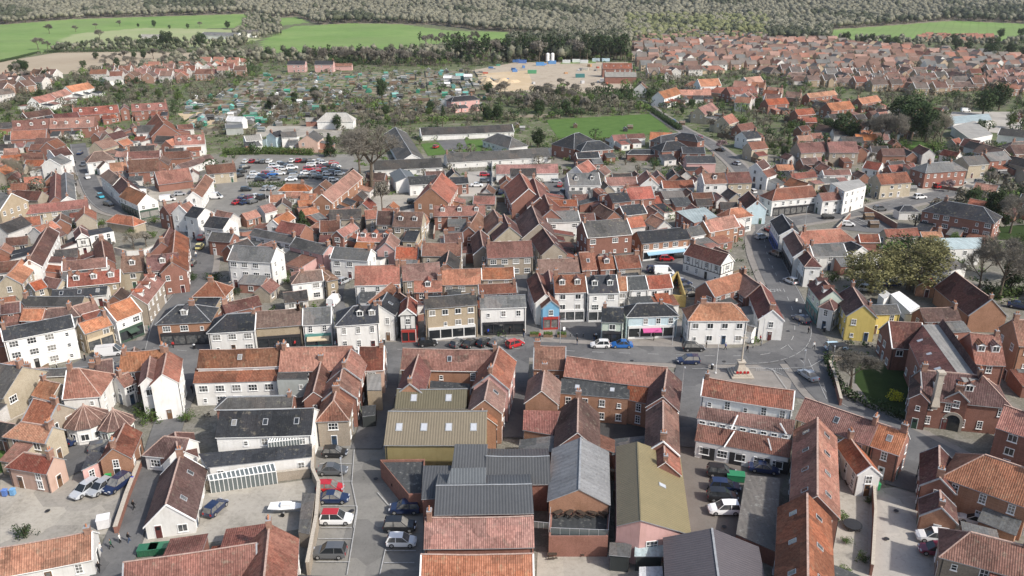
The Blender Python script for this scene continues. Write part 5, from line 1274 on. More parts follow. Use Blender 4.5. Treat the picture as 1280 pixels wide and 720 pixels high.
ONE = '''465,234,25,bare,largest, in the middle behind the long car park,1.4
450,220,17,bare,smaller twin of the largest by the car park,1.2
478,266,13,haze,in the gravel yard by the end-on house,.8
1062,488,8.5,bare,spreading over the school lawn,1.5
1088,366,12,olive,wide, behind the white marquee,1.45
1135,362,14,olive,broadest, over the parked navy car,1.5
1160,330,9,olive,smaller, before the pale blue library roof,1.1
1248,374,17,bare,beside the library at picture edge,1.1
1222,366,14,barelight,in front of the library glass,.9
1272,352,13,green,behind the library bare trees,1
1262,366,9,ever,low one by the library corner,1
1174,184,17,barelight,white-stemmed, by the pale depot,.8
1100,186,18,bare,first of two by the bright lawn,1
1117,188,18,bare,second of two by the bright lawn,1
1085,182,15,haze,west of the two by bright lawn,1
1138,174,22,ever,tallest of the dark clump,1.15
1122,165,20,ever,behind the tallest of the dark clump,1
1156,178,18,ever,eastern edge of the dark clump,1
1168,172,15,ever,last of the dark clump by depot,1
1050,178,14,ever,behind the matching stone pair,1.2
1064,180,12,ever,east of the matching stone pair,1
1035,166,8,ever,above the near matching stone house,1.1
985,186,7,conifergreen,golden, by the near matching stone house,1
980,198,6,ever,below the golden conifer,1
1027,212,6,conifergreen,between the matching stone pair,1
1240,282,13,ever,beside the large slate-roofed brick house,1
1262,292,13,bare,reddish, at the picture edge,1
1228,144,16,ever,beside the white van at the depot,1.2
1248,138,17,ever,higher up by the white van,1.2
1262,160,9,green,behind the charcoal store,1
1225,165,7,ever,by the pale depot roof,1
379,288,6,conifer,clipped, in the cottages,1.7
413,196,10,conifer,by the timber yard at car park edge,1.3
478,124,14,ever,alone in the allotments,1
609,152,9,ever,beside the pink villa,1.1
622,150,9,ever,second beside the pink villa,1
538,142,8,ever,first by the almshouse orchard,1
554,148,7,conifer,by the almshouse orchard,1
672,184,9,ever,at the corner of the playing green,1.2
30,232,11,barelight,by the picture edge gardens,1.2
12,226,10,barelight,at the very picture edge,1
168,312,6,barelight,in the hollow among mid town roofs,1.3
183,308,5,haze,above the curved white wall,1.3
1040,352,3.6,shrub,clipped round, behind the green-fronted shop,1
235,527,2.6,shrub,by the lane behind pub,1
189,527,3.2,shrub,clipped, below the white-fronted pub,1
176,520,2.6,shrub,next to the clipped one by pub,1
31,670,2.6,darkshrub,alone in the pale yard,1
1117,500,2.4,yellow,on the school lawn,1
34,290,2.6,redshrub,behind the long low row,1
1097,240,2.4,redshrub,by the main road,1
118,300,3,shrub,in the terrace yards,1
100,290,3,shrub,by the modern white box,1
240,350,2.4,darkshrub,against the tall slate white house,1.2
268,350,2.8,darkshrub,below the tall slate white house,1.6
128,283,3,shrub,upper of the terrace yards,1
1185,240,5,barepink,mauve haze by the villa drive,1.3
900,190,6,barepink,mauve, on the estate road,1.2
1200,290,4,barelight,by the large slate-roofed brick house,1
1160,285,4,barelight,behind the small hipped garage,1
760,206,3,shrub,in front of the slate blocks,1.6
1170,280,3,shrub,before the large slate-roofed brick house,1
835,272,4,shrub,in the court behind the bend shops,1.2
990,235,3,shrub,behind the main road corner,1
1028,245,4,darkshrub,between corner shops and white flats,1
1135,235,3,darkshrub,before the broad pink-roofed house,1
1270,150,5,redshrub,at the depot edge,1'''
for ln in ONE.splitlines():
    f = ln.split(','); wh = ','.join(f[4:-1]); tree(U(float(f[0]), float(f[1]), 0), float(f[2]), f[3], wh, None, float(f[-1]))
def blocked(p, m=0.5):
    for (x, y, a, hl, hw) in FOOT:
        dx, dy = p.x - x, p.y - y
        if abs(dx) + abs(dy) > hl + hw + 4: continue
        u = dx * math.cos(a) + dy * math.sin(a); v = -dx * math.sin(a) + dy * math.cos(a)
        if abs(u) < hl + m and abs(v) < hw + m: return True
    for C, w in STREETS:
        for q in C:
            if (q - p.to_2d()).length < w * .5 + 1.2: return True
    return False
def scatter(P, n, kinds, hr, where, group, m=.5, wide=(.9, 1.3)):
    xs = [p[0] for p in P]; ys = [p[1] for p in P]; k = 0; t = 0
    while k < n and t < n * 30:
        t += 1; x, y = rnd.uniform(min(xs), max(xs)), rnd.uniform(min(ys), max(ys))
        if not inpoly(x, y, P): continue
        p = UG(x, y)
        if blocked(p, m): continue
        kd = rnd.choice(kinds); tree(p, rnd.uniform(*hr), kd, where, TN[kd][1] + 's ' + group, rnd.uniform(*wide)); k += 1
scatter([(325, 128), (420, 118), (470, 140), (430, 165), (330, 150)], 26, ('haze', 'haze', 'bare', 'ever'), (5, 9), 'on the lower edge of the allotments', 'below the allotments')
scatter([(440, 150), (560, 135), (540, 158), (460, 165)], 16, ('haze', 'haze', 'green', 'ever'), (4, 8), 'above the almshouse rows', 'above the almshouses')
scatter([(600, 115), (700, 118), (740, 140), (680, 150), (640, 145)], 26, ('haze', 'bare', 'haze', 'ever', 'barelight'), (7, 11), 'between the building site and green', 'behind the playing green')
scatter([(640, 108), (800, 112), (830, 130), (760, 140), (690, 132)], 22, ('haze', 'green', 'ever', 'haze'), (5, 9), 'in gardens behind the playing green', 'in gardens by the building site')
scatter([(835, 125), (900, 140), (930, 185), (900, 178), (850, 150), (830, 140)], 12, ('haze', 'bare', 'ever'), (4, 7), 'along the estate road', 'along the estate road')
scatter([(0, 80), (60, 85), (70, 100), (0, 108)], 10, ('ever', 'ever', 'haze'), (7, 11), 'below the ploughed field', 'below the ploughed field')
scatter([(90, 85), (250, 75), (300, 90), (250, 95), (160, 98)], 26, ('haze', 'haze', 'ever', 'bare'), (6, 11), 'between ploughed field and houses', 'above the west houses')
scatter([(110, 112), (220, 110), (230, 128), (130, 125)], 18, ('haze', 'haze', 'ever', 'green'), (4, 8), 'behind the dormered brick rows', 'behind the brick rows')
scatter([(0, 195), (90, 165), (100, 215), (0, 235)], 14, ('shrub', 'barelight', 'darkshrub', 'haze'), (2, 5), 'in the western back gardens', 'in the western gardens')
scatter([(0, 110), (120, 120), (130, 145), (0, 160)], 18, ('ever', 'haze', 'shrub', 'green'), (3, 7), 'above the long brick row', 'above the brick row')
scatter([(560, 205), (800, 196), (940, 200), (940, 240), (860, 250), (700, 235)], 22, ('shrub', 'darkshrub', 'haze', 'shrub'), (1.5, 3.6), 'in small gardens below the slate blocks', 'below the slate blocks')
scatter([(1060, 170), (1180, 160), (1190, 195), (1120, 205), (1060, 200)], 14, ('haze', 'ever', 'shrub'), (3, 8), 'around the bright lawn', 'around the bright lawn')
scatter([(1120, 300), (1290, 300), (1290, 380), (1200, 372), (1100, 360)], 16, ('shrub', 'darkshrub', 'haze', 'green'), (2, 6), 'in the grounds of the library', 'in the library grounds')
scatter([(1180, 200), (1290, 195), (1290, 285), (1230, 290)], 14, ('haze', 'barelight', 'ever', 'darkshrub'), (3, 8), 'in the gardens of the villas', 'in the villa gardens')
scatter([(930, 130), (1120, 140), (1100, 175), (980, 170)], 26, ('ever', 'haze', 'shrub', 'green', 'haze'), (3, 7), 'among the orange estate houses', 'among the orange houses')
scatter([(230, 300), (700, 290), (800, 330), (700, 380), (240, 375)], 14, ('shrub', 'darkshrub'), (1.2, 2.4), 'in a tiny yard in mid town', 'in mid town yards', .3)
scatter([(60, 285), (220, 275), (235, 330), (60, 345)], 12, ('shrub', 'haze', 'darkshrub'), (1.5, 3.4), 'among the western roofs', 'among the western roofs')
scatter([(1040, 560), (1088, 590), (1085, 720), (1042, 720)], 7, ('shrub', 'darkshrub'), (1, 1.8), 'in the long yard by the drive', 'in the long yard')
# rows of pines behind the allotments and the trees in front of the sports field
PLX = []
for x in np.arange(388, 560, 5.2): PLX.append((x + rnd.uniform(-2, 2), 79 + rnd.uniform(-2, 2) + (x - 388) * .01, rnd.uniform(12, 17), rnd.choice(('haze', 'pine', 'haze', 'bare'))))
for x in np.arange(560, 785, 4.2): PLX.append((x + rnd.uniform(-2, 2), 76 + rnd.uniform(-2, 2), rnd.uniform(18, 24), 'pine' if rnd.random() < .8 else 'haze'))
for x, y, h, k in PLX: tree(UG(x, y), h, k, 'in the long shelter belt behind allotments', TN[k][1] + 's of the shelter belt', 1.0 if k == 'pine' else 1)
for x in np.arange(655, 780, 6): tree(UG(x + rnd.uniform(-3, 3), 69), rnd.uniform(15, 19), 'ever', 'in the dark wall of trees by the site', 'dark trees above the building site', 1)
for x, y, h in ((1056, 55, 15), (1078, 57, 12), (1088, 56, 13), (1110, 61, 14), (1118, 60, 13), (1190, 56, 13), (1195, 62, 12), (1240, 62, 15), (1262, 70, 14), (1280, 74, 14), (1235, 74, 16), (1210, 64, 11), (1022, 50, 12), (1010, 49, 12), (1000, 50, 11), (1250, 48, 13), (1275, 46, 12)):
    tree(UG(x, y), h, 'ever', 'standing before the sports field', 'dark trees before the sports field', 1.3)
for x, y, h in ((103, 57, 6), (120, 56, 6), (97, 56, 4), (155, 58, 9), (175, 57, 8), (185, 57, 9), (200, 58, 10), (210, 60, 20), (222, 57, 9), (253, 60, 18), (268, 60, 8), (285, 36, 12), (212, 36, 6), (193, 34, 11), (173, 34, 6), (235, 36, 8), (50, 60, 0)):
    if h: tree(UG(x, y), h, 'ever', 'on the hedge line between the fields', 'dark trees between the fields', 1.2)
for x, y, h in ((48, 62, 14), (62, 42, 14), (95, 40, 10), (125, 50, 14), (120, 36, 9), (150, 33, 10), (250, 34, 9), (60, 62, 10)):
    tree(UG(x, y), h, 'bare', 'standing alone in the far fields', 'bare trees in the far fields', 1.3)
for x in np.arange(525, 600, 7): tree(UG(x, 58 + rnd.uniform(-2, 1)), rnd.uniform(12, 17), rnd.choice(('haze', 'pine', 'bare')), 'along the edge of the bright field', 'trees along the bright field')
for x in np.arange(120, 400, 12): tree(UG(x, 76 + rnd.uniform(-3, 3)), rnd.uniform(7, 11), rnd.choice(('haze', 'haze', 'ever')), 'in the belt below the far fields', 'trees below the far fields', 1.3)
# ---------------------------------------------------------------- the far woods (merged masses)
def woods(name, mat, pts, label, dome=.9, K=36, q_=.8):
    n = len(pts); g = np.random.default_rng(5)
    P = np.array([(p[0], p[1], p[2], p[3], p[4]) for p in pts]); c = np.repeat(P, K, axis=0); m = len(c)
    v = g.normal(size=(m, 3)); v /= np.linalg.norm(v, axis=1)[:, None]; rr = g.uniform(.7, 1.0, m) ** .5
    h, w = c[:, 3], c[:, 4]
    pos = np.stack([c[:, 0] + v[:, 0] * rr * w, c[:, 1] + v[:, 1] * rr * w, c[:, 2] + h * .62 + v[:, 2] * rr * h * .38], 1)
    nn = v + g.normal(size=(m, 3)) * .16; nn /= np.linalg.norm(nn, axis=1)[:, None]
    a = np.cross(nn, np.array([.3, .2, 1.])); a /= np.linalg.norm(a, axis=1)[:, None]; b = np.cross(nn, a); s = (q_ * g.uniform(.35, .95, m) * h / 11)[:, None]
    V = np.stack([pos - a * s, pos - b * s * 1.3, pos + a * s, pos + b * s * 1.3], 1).reshape(-1, 3)
    tr = P; k = len(tr); tv = np.zeros((k, 4, 3)); tv[:, :, 0] = tr[:, 0:1] + np.array([-.25, .25, .12, -.12]); tv[:, :, 1] = tr[:, 1:2]; tv[:, :, 2] = tr[:, 2:3] + np.stack([tr[:, 3] * 0, tr[:, 3] * 0, tr[:, 3] * .8, tr[:, 3] * .8], 1)
    V = np.concatenate([V, tv.reshape(-1, 3)]); nf = m + k
    me = bpy.data.meshes.new(name); me.vertices.add(len(V)); me.vertices.foreach_set('co', V.ravel()); me.loops.add(nf * 4); me.loops.foreach_set('vertex_index', np.arange(nf * 4)); me.polygons.add(nf); me.polygons.foreach_set('loop_start', np.arange(0, nf * 4, 4)); me.polygons.foreach_set('loop_total', np.full(nf, 4))
    mi = np.zeros(nf, dtype=int); mi[m:] = 1; me.materials.append(MATS[mat]); me.materials.append(MATS['bark']); me.polygons.foreach_set('material_index', mi); me.update(calc_edges=True)
    mo = link(name, me); tag(mo, label, None, None, 'stuff')
    if not dome: return
    bm = bmesh.new(); bmesh.ops.create_icosphere(bm, subdivisions=1, radius=1.0); iv = np.array([v.co[:] for v in bm.verts]); fi = np.array([[v.index for v in f.verts] for f in bm.faces]); bm.free(); nv = len(iv)
    J = g.uniform(.72, 1.12, (n, nv, 1)); q = P[:, None, :]; W = (iv[None] * J) * np.stack([P[:, 4] * dome, P[:, 4] * dome, P[:, 3] * .38 * dome], 1)[:, None, :]
    W[:, :, 0] += P[:, 0:1]; W[:, :, 1] += P[:, 1:2]; W[:, :, 2] += P[:, 2:3] + P[:, 3:4] * .6
    F = (fi[None] + (np.arange(n) * nv)[:, None, None]).reshape(-1, 3); V0 = len(V); nf2 = len(F); me2 = bpy.data.meshes.new(name); allV = np.concatenate([V, W.reshape(-1, 3)])
    me2.vertices.add(len(allV)); me2.vertices.foreach_set('co', allV.ravel()); L_ = np.concatenate([np.arange(nf * 4), (F + V0).ravel()]); me2.loops.add(len(L_)); me2.loops.foreach_set('vertex_index', L_); me2.polygons.add(nf + nf2)
    me2.polygons.foreach_set('loop_start', np.concatenate([np.arange(0, nf * 4, 4), nf * 4 + np.arange(0, nf2 * 3, 3)])); me2.polygons.foreach_set('loop_total', np.concatenate([np.full(nf, 4), np.full(nf2, 3)]))
    me2.materials.append(MATS[mat]); me2.materials.append(MATS['bark']); me2.polygons.foreach_set('material_index', np.concatenate([mi, np.zeros(nf2, dtype=int)])); me2.polygons.foreach_set('use_smooth', np.concatenate([np.zeros(nf, dtype=bool), np.ones(nf2, dtype=bool)])); me2.update(calc_edges=True)
    mo.data = me2; bpy.data.meshes.remove(me)
wp = {'a': [], 'g': [], 'l': []}; g = random.Random(3); y = 740.0
while y < 2150:
    sp = 7.0 + max(0, (y - 800)) * .0045; x = -y * .72 - 60
    while x < y * .72 + 60:
        qx, qy = x + g.uniform(-.5, .5) * sp, y + g.uniform(-.5, .5) * sp; z = hill(qx, qy); px, py = PX(qx, qy, z)
        if inpoly(px, py, P_WOODS[0]) and not any(inpoly(px, py, Q) for Q in P_GREEN + P_PALE):
            f = math.sin(qx / 90 + 1.3) * math.sin(qy / 70 + qx / 300) + .5 * math.sin(qx / 31 + qy / 47); h = g.uniform(8, 15)
            light = (780 < px < 960 and 24 < py < 50)
            k = 'l' if light and g.random() < .7 else 'g' if (f > .62 and g.random() < .7) or g.random() < .04 or (px > 1180 and py > 18 and g.random() < .8) or (180 < px < 250 and py < 16 and g.random() < .7) else 'a'
            wp[k].append((qx, qy, z, h * (1.1 if k == 'g' else 1), g.uniform(4.0, 6.4) * h / 12))
        x += sp
    y += sp * .9
BELT = [([(170, 86), (250, 68), (330, 68), (520, 64), (600, 60), (640, 66), (640, 80), (480, 80), (330, 82), (250, 90), (180, 94)], .35, 5, 10, 'a'), ([(636, 54), (782, 52), (782, 76), (636, 79)], .8, 12, 17, 'g'), ([(310, 19), (350, 19), (352, 44), (318, 50), (300, 60), (285, 60)], .5, 6, 11, 'a'), ([(150, 50), (300, 52), (300, 62), (60, 66), (60, 62)], .45, 4, 8, 'g'),
        ([(960, 38), (1040, 40), (1035, 54), (960, 52)], .7, 9, 15, 'g'), ([(1040, 50), (1290, 52), (1290, 60), (1040, 60)], .3, 5, 10, 'a'), ([(775, 46), (960, 44), (1000, 50), (800, 58), (775, 70)], .6, 6, 11, 'l'), ([(690, 36), (790, 36), (790, 60), (740, 56), (700, 50)], .8, 9, 14, 'a')]
for P, dn, h0, h1, kk in BELT:
    q = [UG(*c) for c in P]; x0, x1, y0, y1 = min(c.x for c in q), max(c.x for c in q), min(c.y for c in q), max(c.y for c in q)
    for _ in range(int((x1 - x0) * (y1 - y0) / 42 * dn)):
        x, yy = g.uniform(x0, x1), g.uniform(y0, y1); z = hill(x, yy); px, py = PX(x, yy, z)
        if inpoly(px, py, P) and not blocked(Vector((x, yy, 0)), 3): h = g.uniform(h0, h1); wp[kk if g.random() < .75 else 'a' if kk == 'g' else 'g'].append((x, yy, z, h, h * g.uniform(.28, .42)))
print('woods', {k: len(v) for k, v in wp.items()})
woods('woodland', 'wood_far', wp['a'], 'grey-brown leafless woodland covering the far hillside'); woods('evergreen_woodland', 'wood_far_green', wp['g'], 'dark evergreen patches within the far woodland'); woods('young_woodland', 'wood_light', wp['l'], 'pale yellow-green young trees beyond the estate')
# ---------------------------------------------------------------- hedges
def hedge(px, w, h, mat, label):
    C = [U(px[i], px[i + 1], 0).to_2d() for i in range(0, len(px), 2)]; b = MB(); R = random.Random(int(px[0])); tot = 0
    for a, e in zip(C, C[1:]):
        L = (e - a).length; d = (e - a) / L; n = Vector((-d.y, d.x)); k = int(L * w * h * 16) + 40
        for _ in range(min(k, 5000)):
            p = a + d * R.uniform(0, L) + n * R.uniform(-.5, .5) * w; z = R.uniform(.0, 1) * h * R.uniform(.85, 1.08); nn = Vector((R.gauss(0, 1), R.gauss(0, 1), R.gauss(.5, 1))).normalized(); q = nn.orthogonal().normalized() * .2; g_ = nn.cross(q)
            v = Vector((p.x, p.y, z)); b.face([v - q, v - g_, v + q, v + g_])
    o = link('hedge', b.mesh('hedge', [mat])); tag(o, label, 'hedge')
hedge([278, 194, 330, 192, 392, 194], 3, 3, 'leaf_mid', 'long green hedge at the top of the long car park'); hedge([311, 234, 357, 233], 2, 2, 'leaf_mid', 'short green hedge dividing the long car park')
hedge([690, 178, 765, 178], 2, 2.4, 'leaf_mid', 'dark hedge along the front of the playing green'); hedge([800, 130, 830, 150, 850, 163], 3, 2.5, 'leaf_dark', 'dark hedge beside the estate road top')
hedge([1033, 447, 1040, 470, 1050, 490, 1075, 505, 1130, 525], 1.6, 1.8, 'leaf_dark', 'curved dark hedge around the school lawn'); hedge([861, 247, 880, 252], 1.5, 1.4, 'leaf_mid', 'clipped hedge before the white terrace'); hedge([1235, 372, 1290, 366], 3, 2, 'leaf_mid', 'green hedge by the library path')
hedge([100, 292, 125, 287], 2, 1.8, 'leaf_mid', 'garden hedge under the long low row'); hedge([50, 66, 0, 78], 3, 2, 'leaf_dark', 'thin dark hedge of the far ploughed field'); hedge([55, 66, 130, 65, 250, 66], 4, 2.5, 'leaf_dark', 'straight dark hedge above the ploughed field')
hedge([520, 152, 640, 149], 2, 2.5, 'leaf_mid', 'hedge behind the upper almshouse row'); hedge([1100, 178, 1160, 195], 2, 1.8, 'leaf_mid', 'clipped hedge along the bright lawn')
# ---------------------------------------------------------------- far houses
def far_proto(k):
    L, Wd, he, hr = ((8.5, 3.6, 4.9, 7.8), (11.5, 3.8, 4.7, 7.6), (13, 4.2, 2.6, 5.6), (9, 4.4, 4.8, 8.2))[k]
    w, R = house_mesh(L, Wd, he, hr, k == 2, k == 2, random.Random(k), k == 3)
    root = link('house' if k != 2 else 'bungalow', None); link('wall', w.mesh('wall', ['wall_brick']), root); ro = link('roof', R.mesh('roof', ['pantile', 'frame_white', 'ridge_tile']), root); link('chimney', CHIMS[k % 3], ro, (L / 2 - .6, 0, hr))
    if k == 3 or k == 0:
        b = MB(); b.box(-2, 2, Wd - 1, Wd + 1.6, 0, he, 0); b.face([(-2, Wd + 1.6, he), (2, Wd + 1.6, he), (0, Wd + 1.6, he + 1.9)], 0)
        for s in (-1, 1): b.face([(s * 2.2, Wd + 1.8, he - .1), (0, Wd + 1.8, he + 2), (0, 0, he + 2), (s * 2.2, 0, he - .1)], 1)
        link('front_gable', b.mesh('front_gable', ['wall_brick', 'pantile']), root)
    for s in (-1, 1):
        if k == 2:
            for x in (-3, 0, 3.2): link('window', WINS[1], root, (x, s * (Wd + .01), 1), 0 if s > 0 else math.pi)
        else:
            for x in ((-3, 3) if k != 1 else (-4, -1.4, 1.4, 4)):
                for z in (.9, 3.1): link('window', WINS[0], root, (x, s * (Wd + .01), z), 0 if s > 0 else math.pi)
    for s in (-1, 1): link('window', WINS[0], root, (s * ((L / 2 if k != 2 else L / 2 + Wd) + .01), 0, 1.2 if k == 2 else 3.1), -s * math.pi / 2)
    return root
FP = [Proto(lambda k=k: far_proto(k)) for k in range(4)]
FC = {'red': (.27, .135, .1), 'brown': (.18, .115, .092), 'grey-brown': (.17, .15, .135), 'orange': (.36, .165, .11), 'pinkish': (.3, .19, .155), 'grey': (.15, .15, .145)}
FW = {'brick': (.4, .26, .2), 'white': (.72, .7, .66), 'buff': (.48, .38, .27)}
NFAR = [0]; rest = []
def far_house(p, ang, rc, wc, k, where):
    if NFAR[0] >= 150: rest.append((p, ang, rc, wc, k)); return
    NFAR[0] += 1; o = FP[k].get(); o.location = p; o.rotation_euler = (0, 0, ang)
    for ch in o.children:
        nm = ch.name.split('.')[0]
        if nm == 'wall': ch.color = (*FW[wc], 1)
        if nm == 'front_gable': ch.color = (*FW[wc], 1)
        if nm == 'roof': k_j = rnd.uniform(.8, 1.2); ch.color = (*[c * k_j for c in FC[rc]], 1)
    kn = 'bungalow' if k == 2 else 'house'; tag(o, f"{wc} {kn} with {rc} tiled roof {where}", kn, f"{wc} {kn}s with {rc} roofs {where}")
EST = [([(560 + 215, 56), (860, 44), (1000, 49), (1060, 56), (1130, 62), (1180, 66), (1290, 78), (1290, 112), (1130, 116), (1070, 112), (1000, 108), (950, 90), (880, 92), (820, 104), (795, 80)], 0.12, 'in the dense eastern estate', ('red', 'brown', 'brown', 'grey-brown', 'pinkish', 'grey-brown', 'brown', 'grey'), ('brick', 'brick', 'buff', 'white', 'buff')),
       ([(0, 98), (75, 100), (60, 112), (0, 135)], -.3, 'on the western fringe below the ploughed field', ('brown', 'grey-brown', 'brown'), ('brick', 'buff', 'white')),
       ([(120, 96), (170, 90), (300, 80), (310, 96), (270, 100), (190, 108), (130, 106)], .1, 'beside the top of the allotments', ('red', 'brown', 'orange', 'red'), ('brick', 'white')),
       ([(1020, 108), (1120, 118), (1160, 122), (1180, 118), (1150, 104), (1060, 104)], .1, 'behind the big evergreens', ('brown', 'red', 'grey-brown'), ('brick', 'buff')),
       ([(870, 112), (945, 112), (990, 128), (985, 150), (940, 150), (915, 130)], -.5, 'in the closes beside the estate road', ('red', 'orange', 'brown'), ('brick', 'white')),
       ([(1230, 98), (1290, 90), (1290, 120), (1240, 122)], .1, 'at the eastern picture edge', ('red', 'brown'), ('brick',)),
       ([(1140, 200), (1290, 215), (1290, 180), (1262, 178), (1250, 205)], .2, 'beyond the villas', ('brown', 'red', 'grey'), ('brick',)),
       ([(1150, 48), (1245, 50), (1245, 54), (1150, 52)], .0, 'at the sports field', ('red',), ('buff',))]
cand = []
for P, a0, where, rcs, wcs in EST:
    pts = [U(x, max(y, 40), 0) for x, y in P]; x0, x1 = min(p.x for p in pts), max(p.x for p in pts); y0, y1 = min(p.y for p in pts), max(p.y for p in pts)
    ca, sa = math.cos(a0), math.sin(a0); row = 0; v = y0 - 300
    while v < y1 + 300:
        u = x0 - 400 + (row % 3) * 5
        while u < x1 + 400:
            x, y = u * ca - v * sa, u * sa + v * ca + 6 * math.sin(u / 60.)
            if y > 100:
                px, py = PX(x, y, 0)
                if inpoly(px, py, P) and rnd.random() < .93 and not blocked(Vector((x, y, 0)), 4.5):
                    k = rnd.choice((0, 0, 1, 2, 3, 3)); turn = rnd.choice((0, 0, 0, math.pi / 2, math.pi)); cand.append((y, Vector((x + rnd.uniform(-1, 1), y + rnd.uniform(-1, 1), 0)), a0 + turn + rnd.uniform(-.06, .06), rnd.choice(rcs), rnd.choice(wcs), k, where))
            u += 12.5 if row % 2 else 15.5
        v += 15 if row % 2 else 21; row += 1
cand.sort(key=lambda c: c[0])
for c in cand: far_house(*c[1:])
print('far houses', len(cand), 'rest', len(rest))
b = MB()
for p, ang, rc, wc, k in rest:
    L, Wd, he, hr = ((8.5, 3.6, 4.9, 7.8), (11.5, 3.8, 4.7, 7.6), (13, 4.2, 2.6, 5.6), (9, 4.4, 4.8, 8.2))[k]
    w, R = house_mesh(L, Wd, he, hr, k == 2, k == 2, rnd, False); M = Matrix.Translation(p) @ Matrix.Rotation(ang, 4, 'Z')
    ri = list(FC).index(rc); wi = len(FC) + list(FW).index(wc)
    for s, base in ((w, None), (R, ri)):
        for f, mi in zip(s.f, s.m): b.face([M @ Vector(s.v[i]) for i in f], wi if base is None else (ri if mi != 1 else wi))
    for s in (-1, 1):
        for x in (-3, 3):
            for z in ((.9, 3.1) if k != 2 else (1.,)): b.box(x - .55, x + .55, s * (Wd + .03) - .03, s * (Wd + .03) + .03, z, z + 1.2, len(FC) + len(FW) + (x > 0), M)
for n_, c_ in list(FC.items()): flat('far_roof_' + n_, c_, .9, .1, 0, .3, .12)
for n_, c_ in list(FW.items()): flat('far_wall_' + n_, c_, .9, .1, 0, .15, .5)
if b.v:
    o = link('distant_houses', b.mesh('distant_houses', ['far_roof_' + n_ for n_ in FC] + ['far_wall_' + n_ for n_ in FW] + ['glass_dark', 'frame_white'])); tag(o, 'mass of small red and brown roofed houses filling the far estate', None, None, 'stuff')
# ---------------------------------------------------------------- sheds and greenhouses
def shed_proto(k):
    if k == 0:
        w, R = house_mesh(3.4, 1.2, 1.9, 2.6, False, False, random.Random(0), False); root = link('shed', None); link('wall', w.mesh('wall', ['wall_render']), root); link('roof', R.mesh('roof', ['sheet_roof', 'lead', 'lead']), root)
    elif k == 1:
        w, R = house_mesh(4., 1.3, 1.7, 2.5, False, False, random.Random(0), False); root = link('greenhouse', None); link('wall', w.mesh('wall', ['green_glass']), root); link('roof', R.mesh('roof', ['green_glass', 'frame_white', 'frame_white']), root)
    else:
        root = link('polytunnel', None); b = MB(); n = 8
        for i in range(n):
            a, c = math.pi * i / n, math.pi * (i + 1) / n; b.face([(-4, 2 * math.cos(a), 2 * math.sin(a)), (4, 2 * math.cos(a), 2 * math.sin(a)), (4, 2 * math.cos(c), 2 * math.sin(c)), (-4, 2 * math.cos(c), 2 * math.sin(c))])
        for x in (-4, 4): b.face([(x, 2 * math.cos(math.pi * i / n), 2 * math.sin(math.pi * i / n)) for i in range(n + 1)])
        link('cover', b.mesh('cover', ['cloth']), root)
    return root
SP = [Proto(lambda k=k: shed_proto(k)) for k in range(3)]
SHC = {'green': (.04, .2, .13), 'grey': (.2, .2, .19), 'brown': (.13, .09, .06), 'white': (.62, .62, .6), 'blue-green': (.1, .28, .25), 'black': (.05, .05, .05)}
def shed(p, ang, k, c, where, s=1.0):
    o = SP[k].get(); o.location = p; o.rotation_euler = (0, 0, ang); o.scale = (s, s, s)
    for ch in o.children: ch.color = (*[min(.8, v * (1.5 if ch.name.startswith('roof') else 1)) for v in SHC[c]], 1)
    n = ('shed', 'greenhouse', 'polytunnel')[k]; lab = f"small {c} {n} {where}" if k != 1 else f"small glazed greenhouse {where}"
    tag(o, lab, n, lab.replace('small', 'the') + 's')
def beds():
    R = random.Random(4); b = MB(); ca, sa = math.cos(.12), math.sin(.12); AP_ = [(230, 128), (330, 94), (600, 88), (635, 108), (600, 135), (520, 142), (420, 135), (330, 165), (240, 162)]
    u = -420
    while u < 60:
        v = 330; W_ = R.uniform(6, 8.5)
        while v < 830:
            D_ = R.uniform(9, 17); cx, cy = u + W_ / 2, v + D_ / 2; x, y = cx * ca - cy * sa, cx * sa + cy * ca; px, py = PX(x, y, 0)
            if inpoly(px, py, AP_):
                k = R.randint(1, 3)
                for i in range(k):
                    for j in range(R.randint(1, 3)):
                        a0, a1 = u + .5 + (W_ - 1) * i / k, u + .1 + (W_ - 1) * (i + 1) / k; c0 = v + .4 + (D_ - .8) * j / 3; c1 = c0 + (D_ - .8) / 3 - .4
                        M = Matrix.Rotation(.12, 4, 'Z'); b.box(a0, a1, c0, c1, 0, R.uniform(.12, .45), R.choice((0, 0, 0, 1, 3, 3, 4, 5, 2, 4)), M)
                if R.random() < .5: b.box(u + .1, u + .2, v, v + D_, 0, R.uniform(.6, 1.4), 4 if R.random() < .5 else 2, Matrix.Rotation(.12, 4, 'Z'))
            v += D_ + .9
        u += W_ + .8
    o = link('allotment_beds', b.mesh('allotment_beds', ['bed_soil', 'leaf_mid', 'leaf_dark', 'bed_straw', 'bed_grey', 'bed_blue'])); tag(o, 'patchwork of dug beds, rows and low netting across the allotments', None, None, 'stuff')
for n_, c_ in {'bed_soil': (.11, .085, .06), 'bed_straw': (.27, .24, .17), 'bed_grey': (.2, .2, .19), 'bed_blue': (.1, .17, .17)}.items(): flat(n_, c_, .95, .1, 0, .3, .8)
beds()
AP = [(230, 128), (330, 94), (600, 88), (635, 108), (600, 135), (520, 142), (420, 135), (330, 165), (240, 162)]
k = 0
while k < 230:
    x, y = rnd.uniform(230, 635), rnd.uniform(88, 165)
    if inpoly(x, y, AP):
        p = U(x, y, 0)
        if not blocked(p, 1): shed(p, rnd.choice((0.1, 1.67)) + rnd.uniform(-.1, .1), rnd.choices((0, 1, 2), (12, 2, 1))[0], rnd.choice(list(SHC) + ['grey', 'brown', 'brown', 'grey', 'black']), 'on the allotments', rnd.uniform(.7, 1.15)); k += 1
scatter(AP, 34, ('shrub', 'darkshrub', 'haze', 'shrub', 'barelight'), (1.5, 4.5), 'on the allotments', 'on the allotments', .3)
